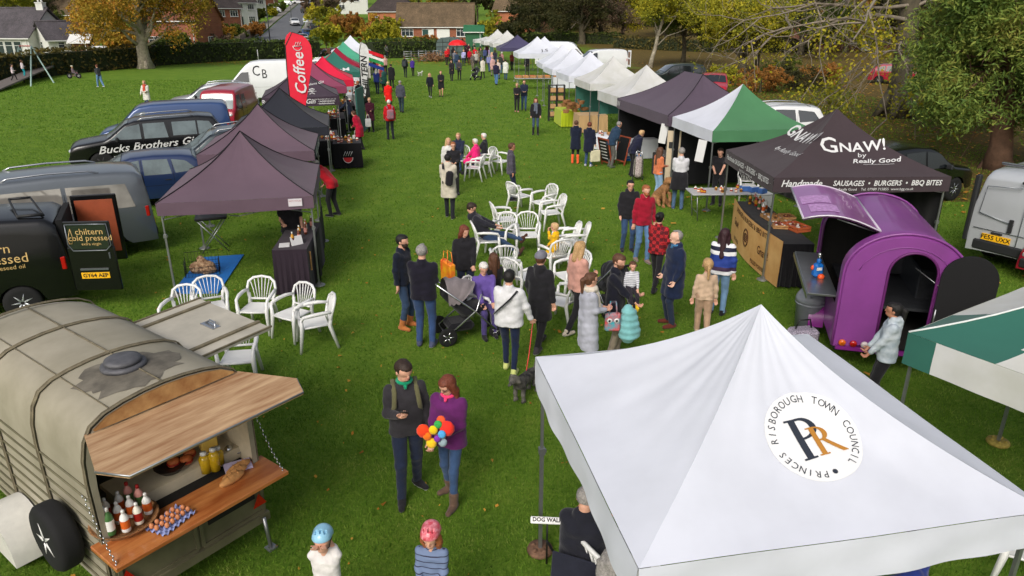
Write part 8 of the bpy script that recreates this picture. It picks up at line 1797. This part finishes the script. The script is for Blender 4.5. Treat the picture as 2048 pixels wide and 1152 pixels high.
ORB = mat("orange_yellow_bag", (236, 176, 30), .5, 0, 0, 5, col2=(230, 74, 40)); v = flat(902, 660); bag("orange and yellow carrier bag hung on the pushchair handle", (v.x-.06, v.y+.45, .72), -60, None, .42, .42, .12, ORB)
for P_, i, lb, c, w, h in [(P43, 1, "white carrier bag held by the woman in the maroon coat", (214, 214, 214), .26, .38), (P44, 1, "white paper bag held by the woman in the crimson coat", (214, 212, 208), .32, .34), (P52, 1, "cream cloth bag held by the woman in the hooded navy coat", (206, 200, 170), .38, .42),
        (P47, 0, "white bag held by the figure beside the pink gazebo pole", (214, 214, 214), .28, .3), (P53, 0, "white bag hanging from the teal jacketed man", (208, 208, 206), .24, .36)]:
    v = hnd(P_, i); bag(lb, (v.x, v.y, v.z-h-.14), 20, c, w, h)
v = hnd(P15, 1); OWL = mat("turquoise_owl_bag", (40, 160, 176), .7, 0, 0, 9, col2=(208, 70, 66)); t = bag("small turquoise owl shaped bag held by the woman in the grey cardigan", (v.x+.06, v.y, v.z-.36), 0, None, .24, .3, .1, OWL)
q = MB()
for s in (-1, 1): q.ell((s*.055, -.056, .19), (.042, .012, .042), 10)
q.build("owl_eye", WHITEINK, t); q = MB()
for s in (-1, 1): q.ell((s*.055, -.068, .19), (.02, .008, .02), 8)
q.build("pupil", BLACKINK, t)
V, F = sdf_mesh([((0, 0, .5), (.02, 0, .12), .1, .15), ((.06, .02, .46), (.1, .02, .14), .08, .12)], .02, .03, lambda f, X, Y, Z: f+.008*np.sin(60*Z)); tag(put("draped_coat", np_mesh("draped_coat", V, F, cloth((120, 178, 180)), None, True), None, (v.x+.3, v.y+.05, v.z-.55)), "pale turquoise padded coat carried over the arm by the owl bag", "coat")
# phone, toy, rucksacks, lead
v = hnd(P1, 1); q = MB(); q.box((0, 0, 0), (.075, .012, .15), (.9, 0, 0), bv=.004); tag(q.build("phone", BLACK, None, (v.x+.01, v.y-.03, v.z+.07)), "black phone held up by the man in the charcoal jumper", "phone")
v = hnd(P2, 0); t = thing("rainbow_toy", "fluffy rainbow coloured toy windmill held by the woman in purple", "toy", (v.x-.02, v.y-.06, v.z+.08))
for k, (c, x, y, z, r) in enumerate([((236, 66, 30), -.13, 0, .07, .075), ((240, 120, 30), -.09, -.02, .02, .05), ((236, 200, 30), -.02, -.03, .1, .05), ((60, 170, 80), .03, -.02, .16, .045), ((236, 50, 40), .12, 0, .1, .085), ((80, 160, 220), .07, -.05, .06, .045), ((120, 50, 160), .02, -.04, 0, .04), ((238, 190, 40), -.05, 0, -.08, .06), ((150, 170, 180), .07, 0, -.07, .05), ((240, 90, 50), .06, .02, .19, .05)]):
    q = MB(); q.ell((x, y, z), (r, r*.6, r*1.1), 10); q.build("petal", cloth(c), t)
def rucksack(P_, m, label, w=.3, h=.42, sling=False):
    D = PEOPLE[P_.name]; nk = D['M'].inverted() @ D['neck']; s = D['s']; t = thing("rucksack" if not sling else "sling_bag", label, "bag"); t.location = D['M'].translation; t.rotation_euler = (0, 0, P_.rotation_euler.z)
    q = MB(); q.box((nk.x+(.07 if sling else 0), nk.y-.24, nk.z-.34), (w, .13, h), (0, .12 if sling else 0, 0), bv=.05); q.build("bag_body", m, t)
    q = MB()
    for sg in ((-1, 1) if not sling else (-1,)):
        q.tube([(sg*.1, nk.y-.19, nk.z-.1), (sg*.12, nk.y-.05, nk.z+.015), (sg*.125, nk.y+.1, nk.z-.08), (sg*.14 if not sling else .1, nk.y+.145, nk.z-.22), (sg*.17, nk.y+.02, nk.z-.4), (sg*.12, nk.y-.18, nk.z-.48)], [.028]*6, 6, flat=.4)
    q.build("strap", m, t)
OLV = cloth((96, 94, 66)); rucksack(P1, OLV, "olive rucksack worn by the man in the charcoal jumper"); rucksack(P42, mat("pink_grey_rucksack", (176, 90, 110), .8, 0, 0, 12, col2=(120, 110, 120)), "pink and grey rucksack on the red jacketed man"); rucksack(P49, cloth((60, 64, 70)), "dark rucksack on the man walking away beside the purple jacket"); rucksack(P28, cloth(BLK), "black sling bag across the cream coated man's back", .2, .4, True)
D = PEOPLE[P12.name]; nk = D['M'].inverted() @ D['neck']; t = thing("body_strap", "black strap across the white jumper's back", "strap"); t.location = P12.location; t.rotation_euler = P12.rotation_euler; q = MB(); q.tube([(.15, nk.y-.08, nk.z-.02), (.06, nk.y-.17, nk.z-.13), (-.08, nk.y-.185, nk.z-.27), (-.2, nk.y-.15, nk.z-.4)], .022, 6, flat=.35); q.build("strap", cloth(BLK), t)
# --- dogs
def dog(label, p, rz, s, mats, sit=False, cols=1, name="dog"):
    t = thing(name, label, "dog", (p.x, p.y, 0), R(rz)); k = s/.45; B = []
    if not sit: B = [((0, .22, .33), (0, -.2, .32), .1, .085), ((0, .24, .36), (0, .36, .46), .075, .06), ((0, .38, .48), (0, .42, .47), .065, .05), ((0, .44, .455), (0, .52, .44), .036, .026), ((0, -.26, .36), (0, -.36, .5), .022, .03)]
    else: B = [((0, .12, .4), (0, -.12, .18), .1, .13), ((0, .14, .42), (0, .2, .55), .075, .06), ((0, .22, .58), (0, .26, .57), .065, .05), ((0, .28, .555), (0, .36, .54), .036, .026), ((0, -.2, .08), (.1, -.32, .05), .03, .025)]
    for x in (-.07, .07):
        B += [((x, .2, .28), (x, .22, .15), .045, .03), ((x, .22, .15), (x, .2, .03), .028, .026), ((x, .2, .025), (x, .24, .022), .028, .024)]
        B += [((x, -.2, .3), (x, -.14, .17), .065, .035), ((x, -.14, .17), (x, -.25, .1), .032, .024), ((x, -.25, .1), (x, -.23, .025), .024, .022), ((x, -.23, .022), (x, -.19, .022), .026, .022)] if not sit else [((x*1.4, -.12, .14), (x*1.4, .04, .1), .08, .05), ((x*1.4, .04, .06), (x*1.4, .1, .03), .035, .03)]
    hy_, hz_2 = (.38, .52) if not sit else (.22, .62)
    for x in (-.055, .055): B += [((x, hy_-.01, hz_2), (x*1.5, hy_-.02, hz_2-.09), .022, .026)]
    V, F = sdf_mesh([(np.array(a)*k, np.array(b)*k, c*k, d*k) for a, b, c, d in B], .014*max(1, k), .035*k, lambda f, X, Y, Z: f+.006*np.sin(90*X+40*Z)*np.sin(80*Y)*np.sin(70*Z)); put("body", np_mesh("body", V, F, mats, None, True), t); return t
BW = mat("black_white_fur", (18, 18, 20), .9, 0, 0, 4, .8, 60, col2=(120, 116, 108)); dg_ = dog("small black and white dog on a red lead by the council gazebo corner", flat(1052, 792), 150, .42, BW)
dog("small white dog at the heels of the walker in purple", flat(840, 152), -40, .35, cloth((190, 190, 180))); dog("small pale dog beside the woman in the long white coat", flat(318, 219), -60, .3, cloth((170, 168, 160))); dog("shaggy brown dog sitting behind the man with the coat round his waist", flat(1322, 410), 200, .62, mat("brown_fur", (150, 108, 70), .95, 0, .3, 20, .8, 50), True)
v = hnd(P12, 1); w_ = dg_.location+Vector((0, .1, .34)); q = MB(); q.tube([v, v.lerp(w_, .5)+Vector((0, 0, -.08)), w_], .007, 5); tag(q.build("dog_lead", cloth((226, 60, 70))), "red dog lead between the white jumper's hand and the small dog", "lead")
# --- bicycle
t = thing("bicycle", "child's bicycle with white tyres on the left field", "bicycle", P60.location.copy(), P60.rotation_euler.z); q = MB(); q.tube([(0, -.32, .22), (0, 0, .22), (0, .3, .5), (0, .36, .22)], .018, 6); q.tube([(0, 0, .22), (0, -.12, .42), (0, .3, .45)], .018, 6); q.build("frame", mat("pink_bike_paint", (190, 120, 150), .4), t)
q = MB(); q.tube([(-.18, .26, .62), (0, .3, .58), (.18, .26, .62)], .014, 5); q.tube([(0, .3, .58), (0, .3, .45)], .014, 5); q.build("handlebar", STEEL, t); q = MB(); q.tube([(0, -.2, .44), (0, -.02, .45)], [.06, .02], 6); q.build("saddle", BLACK, t)
for y in (-.34, .38): full_wheel(t, (0, y, .21), .21, .05, 1, 'x', WHITEP)
# --- blue mat with wire crate, near left gazebo
m4 = [flat(343, 589), flat(437, 588), flat(488, 511), flat(402, 517)]; q = MB(); q.add([(p.x, p.y, z) for z in (.012, .03) for p in m4], [(3, 2, 1, 0), (4, 5, 6, 7), (0, 1, 5, 4), (1, 2, 6, 5), (2, 3, 7, 6), (3, 0, 4, 7)]); tag(q.build("floor_mat", mat("bright_blue_mat", (34, 112, 192), .6, 0, .04)), "bright blue mat lying under the nearest plum gazebo", "mat")
c = flat(407, 548); t = thing("wire_cage", "black wire crate standing open on the blue mat", "crate", (c.x, c.y, .03), R(20)); q = MB()
for i in range(11): x = -.34+.068*i; q.tube([(x, -.24, .0), (x, -.24, .2)], .004, 3); q.tube([(x, .24, 0), (x, .24, .42)], .004, 3)
for j in range(7): y = -.24+.08*j; q.tube([(-.34, y, 0), (-.34, y, .32)], .004, 3); q.tube([(.34, y, 0), (.34, y, .32)], .004, 3)
for z in (.0, .1, .2): q.tube([(-.34, -.24, z), (.34, -.24, z), (.34, .24, z), (-.34, .24, z), (-.34, -.24, z)], .006, 4)
q.tube([(-.34, .24, .42), (.34, .24, .42)], .006, 4); q.build("bars", BLACK, t)
V, F = sdf_mesh([((-.14, 0, .1), (.12, .04, .1), .13, .14), ((.0, .05, .2), (-.06, .1, .26), .1, .08), ((.1, -.1, .05), (.24, .0, .06), .07, .06)], .014, .04, lambda f, X, Y, Z: f+.012*np.sin(70*X+9)*np.sin(66*Y)*np.sin(60*Z)); tag(put("fur_blanket", np_mesh("fur_blanket", V, F, mat("mottled_brown_fur", (94, 58, 36), .95, 0, 0, 16, .8, 40, col2=(190, 160, 126)), None, True), None, (c.x, c.y, .04)), "mottled brown fur blanket heaped in the wire crate", "blanket")
# --- stall tables
k1 = table("dark plum clothed counter at the front of the nearest plum gazebo", (-4.45, 14.35), 96, 1.9, .62, .95, CLN); q = MB(); q.box((.3, -.12, .99), (.24, .02, .3), (-.3, 0, .5)); q.box((.05, -.1, .968), (.2, .28, .006)); 
tag(q.build("white_leaflets", WHITEINK, None, (-4.6, 13.75, 0), R(15)), "white leaflets and a leaning card on the plum counter", "leaflets")
q = MB(); q.box((0, 0, .2), (.3, .02, .4), bv=.006); fr_ = q.build("picture_frame", CRT, None, (-4.15, 13.6, .45), R(14)); tag(fr_, "pine framed blackboard hung on the plum counter's front", "blackboard"); q = MB(); q.box((0, -.012, .2), (.24, .01, .33)); q.build("board_face", BLACK, fr_)
BOT = ["yellow and green oil bottle", "amber oil bottle", "golden oil bottle", "dark sauce bottle", "yellow sauce bottle", "brown jar"]
for k in range(6): bottle((-4.36+.06*(k % 2), 13.7+.24*k, .97), (2, 3, 2, 3, 7, 3)[k], f"{BOT[k]}, {['first','second','third','fourth','fifth','last'][k]} from the camera on the plum counter", .26, .035)
t = thing("grill_stand", "folding cross legged stand with a dark pan under the nearest plum gazebo", "stand", flat(432, 500), R(20)); q = MB(); q.tube([(-.3, -.2, 0), (.3, -.2, .78)], .014, 5); q.tube([(.3, -.2, 0), (-.3, -.2, .78)], .014, 5); q.tube([(-.3, .2, 0), (.3, .2, .78)], .014, 5); q.tube([(.3, .2, 0), (-.3, .2, .78)], .014, 5); q.build("leg", STEEL, t); q = MB(); q.box((0, 0, .82), (.7, .5, .06), bv=.02); q.build("tray", BLACK, t)
c = flat(692, 338); cf = table("black clothed coffee stall table with red cup emblem", (c.x, c.y+.5), 12, .95, 1.0, .9, CLB); q = MB(); s = .17; P = [(s*math.cos(a), -.56, .42+s*1.1*math.sin(a)) for a in [math.pi+math.pi*i/8 for i in range(9)]]; q.poly([Vector(p) for p in P]); q.build("cup_emblem", mat("cup_red", (190, 30, 40), .6), cf); q = MB(); q.tube([Vector(p)+Vector((0, -.01, 0)) for p in P], .014, 4)
for k2 in (-.1, -.02, .06, .14): q.tube([(k2-.05, -.57, .48), (k2+.03, -.57, .64)], .012, 4)
q.build("cup_outline", WHITEINK, cf)
gt_ = table("black clothed gin stall table crowded with white bottles", (-7.15, 27.6), 14, 1.0, 2.6, .9, CLB)
r9 = random.Random(9)
def spread(base, rz, w, d, z, n, kinds, what, where, h=(.14, .26), r=.04, grp=None):
    Mx = Matrix.Translation((base[0], base[1], z)) @ Matrix.Rotation(R(rz), 4, 'Z')
    for i in range(n):
        k = kinds[i % len(kinds)]; p_ = Mx @ Vector((r9.uniform(-w/2, w/2), r9.uniform(-d/2, d/2), 0)); b2 = bottle(p_, k, f"{what} standing on {where}", round(r9.choice(h), 2), r); b2["group"] = grp or f"{what}s on {where}"
spread((-7.15, 27.6), 14, .8, 2.4, .915, 34, (6, 0, 1), "small gin stall bottle", "the black gin stall table", (.16, .22), .05); spread((c.x, c.y+.5), 12, .8, .8, .915, 14, (1, 3, 0, 2), "coffee stall jar", "the coffee stall table", (.12, .18), .05)
FRU = [mat("fruit_"+n, c, .5, 0, .15) for n, c in (("red", (176, 44, 34)), ("orange", (222, 112, 40)), ("green", (96, 130, 50)), ("cream", (206, 190, 150)), ("purple", (90, 50, 90)))]
def stall(label, x, y, rz, w, d, cl, fills, words, h=.8, n=5):
    tb = table(label, (x, y), rz, w, d, h, cl); Mx = Matrix.Translation((x, y, h+.02)) @ Matrix.Rotation(R(rz), 4, 'Z')
    for i in range(n):
        p_ = Mx @ Vector(((i+.5)/n*w-w/2, 0, 0)); f = fills[i % len(fills)]
        crate(f"wooden crate of {words[i % len(words)]}, {['first', 'second', 'third', 'fourth', 'fifth', 'sixth'][i]} from the aisle on the {label.split(' of ')[-1] if ' of ' in label else label}"[:120], p_, rz, w/n*.86, d*.8, .14, [f, FRU[3]] if i % 2 else [f])
    return tb
stall("trestle of the vegetable stall", 1.5, 54.5, 4, 2.6, 1.0, None, [FRU[0], FRU[1], FRU[0], FRU[2], FRU[1]], ["red peppers", "oranges", "tomatoes", "cabbages", "pumpkins"]); stall("side table of the fruit gazebo", 3.9, 55.2, 4, 1.8, .9, CLW, [FRU[1], FRU[2], FRU[3]], ["carrots", "apples", "potatoes"], n=3)
bk = MB(); bx = at(1112, 200, 0)
tb1 = table("lime green fronted table of the basket stall", (2.75, 36.6), 8, .9, 1.6, .78, fabric("lime_cloth", (170, 186, 34))); tb2 = table("hessian clothed table of the basket stall", (3.7, 34.6), 8, 1.3, 1.2, .8, fabric("hessian_cloth", (178, 146, 104)))
for i in range(14): basket(f"small {'round' if i % 2 else 'square'} wicker basket, {['first','second','third','fourth','fifth','sixth','seventh'][i//2]} along the basket stall's heap", (2.5+.17*(i % 7)+r9.uniform(0, .1), 35+.16*i, .8+.16*(i % 3)), r9.uniform(0, 90), .3, .24, .14, rnd=bool(i % 2))
t = thing("display_rack", "dark lattice rack of small white boxes at the basket stall", "rack", (2.3, 38.2, 0), R(8)); q = MB()
for x in (-.4, 0, .4): q.box((x, 0, .9), (.04, .3, 1.8))
for z in (.2, .6, 1.0, 1.4, 1.78): q.box((0, 0, z), (.84, .3, .03))
q.build("rack_frame", TRIM, t); q = MB()
for x in (-.2, .2):
    for z in (.34, .74, 1.14, 1.54): q.box((x, -.02, z), (.28, .22, .22), bv=.01)
q.build("boxes", CARD, t)
# round cake table
t = thing("round_table", "round table under a white cloth with cakes beyond the plum gazebo", "table", (3.95, 28.6, 0)); q = MB(); q.lathe([(0, .78), (.72, .78), (.76, .7), (.82, .42), (.86, .3)], 30, caps=False); q.build("tablecloth", CLW, t); q = MB(); q.lathe([(.04, 0), (.04, .76), (.6, .77)], 10); q.build("leg", STEEL, t)
spread((3.95, 28.6), 0, 1.0, .9, .785, 14, (3, 4, 0, 7), "small jar of preserve", "the round white cake table", (.1, .14), .05); crate("red brown tray of cakes on the round white table", (4.0, 28.5, .79), 10, .5, .34, .1, [MEAT[1], BREAD])
table("white clothed table with boxes behind the woman in the hooded navy coat", (4.9, 27.9), 10, 1.2, .7, .75, CLW); crate("bright blue tray under the cake stall tables", (4.55, 27.4, .02), 20, .6, .4, .2, [FRU[3]], m=mat("blue_tray", (30, 110, 190), .5))
# sauce and jar trestle in the green and white gazebo
jt = table("grey trestle table of preserves in front of the green and white gazebo", (5.75, 19.2), 2, 1.9, .75, .76); spread((5.75, 19.2), 2, 1.5, .5, .765, 22, (7, 1, 2, 0), "small amber preserve jar", "the grey trestle table", (.1, .13), .04)
for k in range(3): q = MB(); q.box((0, 0, .07), (.24, .16, .14), bv=.012); q.box((0, 0, .145), (.18, .1, .02), mi=1); tag(q.build("tissue_box", [mat("pale_blue_box", (70, 110, 176), .6), WHITEINK], None, (6.3+.2*k, 19.15-.12*k, .765), R(20*k)), ["blue tissue box nearest the jars on the trestle", "blue tissue box in the middle of three on the trestle", "blue tissue box nearest the plastic chair"][k], "tissue box")
for k in range(2): q = MB(); q.box((0, 0, .17), (.42, .34, .34), bv=.03); q.box((0, 0, .35), (.45, .37, .03), bv=.01); tag(q.build("white_box", WHITEP, None, (6.75, 19.0, .01+.38*k), R(8+5*k)), ["lower white cool box by the trestle", "upper white cool box stacked by the trestle"][k], "box")
BN = mat("beige_banner", (192, 176, 150), .8, 0, .05); q = MB(); q.box((0, 0, .9), (.42, .02, 1.8)); q.box((0, -.012, 1.35), (.3, .01, .2), mi=1); q.box((0, 0, .02), (.5, .3, .04)); tag(q.build("banner", [BN, TRIM], None, (5.12, 22.9, 0), R(-20)), "tall beige roll up banner at the plum gazebo's near corner", "banner")
for k, (x, y, z) in enumerate([(5.3, 20.25, 1.35), (4.85, 23.3, 1.35)]): q = MB(); q.box((0, 0, .3), (.24, .02, .62), (.0, .12, 0)); tag(q.build("price_board", WHITEINK, None, (x, y, z), R(-30)), ["white price list hanging at the green gazebo's front pole", "white price list hanging at the plum gazebo's pole"][k], "price list")
p_ = flat(1226, 330); t = thing("chalkboard_sign", "red brown framed chalkboard A sign before the plum gazebo", "sign", p_, R(-62)); RB = mat("red_brown_frame", (150, 70, 44), .6, 0, .1)
for s in (-1, 1):
    q = MB(); q.X = Matrix.Rotation(R(13*s), 4, 'X') @ Matrix.Translation((0, -s*.0, 0)); y = -s*.26
    for x in (-.32, .32): q.box((x, y, .55), (.05, .03, 1.12))
    for z in (.2, 1.08): q.box((0, y, z), (.64, .03, .05))
    q.box((0, y, .64), (.6, .015, .86), mi=1)
    for z in range(6): q.box((-.05, y-s*.01, .95-.12*z), (.36, .004, .03), mi=2)
    q.build("board", [RB, BLACK, WHITEINK], t)
v = flat(1275, 360); t = thing("shopping_trolley", "patterned grey shopping trolley bag behind the bending shopper", "trolley", v, R(-10)); V, F = sdf_mesh([((0, 0, .24), (0, 0, .66), .17, .15)], .02, .02); put("bag_body", np_mesh("bag_body", V, F, mat("patterned_trolley", (120, 104, 108), .8, 0, 0, 30, col2=(196, 186, 180)), None, True), t); q = MB()
for x in (-.12, .12): q.tube([(x, -.18, .03), (x, -.16, .8), (x*.7, -.22, 1.0)], .012, 5)
q.tube([(-.084, -.22, 1.0), (.084, -.22, 1.0)], .014, 5); q.build("frame", CHROME, t)
for x in (-.17, .17): full_wheel(t, (x, -.1, .08), .08, .03, 1 if x > 0 else -1, 'x', WHITEP)
q = MB(); q.box((0, 0, .38), (1.5, .5, .76), bv=.02); q.box((.1, .0, .78), (1.2, .36, .1), mi=1); tag(q.build("wine_counter", [CLB, mat("dark_clutter", (60, 58, 62), .6, 0, 0, 30, col2=(170, 166, 160))], None, (5.25, 24.3, 0), R(100)), "black counter with grey clutter under the wide plum gazebo", "counter")
# left row: counters and a rail of clothes; far umbrella; things under the council gazebo
for k, (x, y, c_, lb) in enumerate([(-8.1, 33.6, CLB, "black clothed table beneath the mauve gazebo"), (-8.6, 38.2, CLB, "black clothed table beneath the pink red gazebo"), (-9.3, 43.6, CLW, "white clothed table beneath the dark green gazebo"), (-10.4, 48.6, CLW, "white clothed table beneath the maroon gazebo"), (-11.8, 56.4, CLW, "white clothed table beneath the pale green gazebo")]):
    table(lb, (x, y), 14, .8, 2.3, .85, c_); spread((x, y), 14, .6, 2.0, .865, 10, (1, 3, 0, 2, 6), "small packet jar", "the "+lb, (.14, .22), .06)
t = thing("clothes_rail", "rail of pale scarves and clothes by the pale feather flag", "clothes rail", flat(738, 176), R(100)); q = MB(); q.tube([(-1, 0, 0), (-1, 0, 1.6), (1, 0, 1.6), (1, 0, 0)], .03, 6); q.build("rail", STEEL, t)
for i in range(9): q = MB(); q.box((-.85+.21*i, 0, 1.15), (.1, .4, .8-.05*(i % 3)), bv=.03); q.build("garment", cloth([(190, 186, 180), (120, 90, 90), (160, 150, 140)][i % 3]), t)
p_ = flat(916, 128); t = thing("umbrella", "bright red umbrella held up in the far crowd", "umbrella", p_); q = MB(); q.lathe([(1.0, 1.95), (.85, 2.2), (.5, 2.42), (0, 2.52)], 10, smooth=False, caps=False); q.build("canopy", mat("umbrella_red", (224, 24, 30), .6), t); q = MB(); q.tube([(0, 0, 1.0), (0, 0, 2.6)], .02, 5); q.build("pole", STEEL, t)
q = MB(); q.box((0, 0, .74), (1.6, .7, .04), bv=.01); p_ = Vector((1.95, 3.55, 0)); t = table("grey table with papers under the council gazebo's front edge", (1.95, 3.5), 10, 1.5, .7, .74)
for k, (x, y, m_) in enumerate([(1.62, 3.26, WHITEINK), (1.85, 3.3, mat("grey_folder", (150, 154, 176), .6)), (2.02, 3.36, WHITEINK)]): q = MB(); q.box((0, 0, .004), (.21, .3, .006)); tag(q.build("paper_sheet", m_, None, (x, y, .745+.007*k), R(20*k)), ["white sheet of paper at the left of the gazebo table", "pale grey folder between the papers on the gazebo table", "white sheet lying right of the grey folder"][k], "paper")
d25 = PEOPLE[P25.name]; v = P25.location; t = thing("camping_chair", "black folding camping chair under the bald man in the gilet", "chair", (v.x, v.y, 0), R(-24)); q = MB(); q.box((0, .02, .4), (.5, .5, .03), bv=.01); q.build("seat", cloth(BLK), t); q = MB(); q.box((0, -.27, .58), (.46, .02, .3), (-.15, 0, 0), bv=.01); q.build("backrest", cloth((34, 36, 48)), t); q = MB()
for s in (-1, 1): q.tube([(s*.27, -.3, .86), (s*.27, .28, 0)], .012, 5); q.tube([(s*.27, .28, .42), (s*.27, -.34, 0)], .012, 5)
q.tube([(-.27, -.34, .02), (.27, .28, .4)], .01, 4); q.build("frame", BLACK, t)
v = at(1095, 1041, .55); t = thing("hand_sign", "small white lettered sign on a thin stand beside the council gazebo pole", "sign", (v.x, v.y, 0), R(-4)); q = MB(); q.box((0, 0, .55), (.34, .02, .07), (-.6, 0, 0), bv=.008); so = q.build("sign_plate", WHITEP, t); q = MB(); q.tube([(.0, .01, 0), (0, .01, .53)], .01, 5); q.build("post", BLACK, t)
lettering("DOG WALK", frame_fn((0, -.0075, .562), (1, 0, 0), (0, .565*.0+.56, .83)), BLACKINK, so, size=.055, bold=.002)
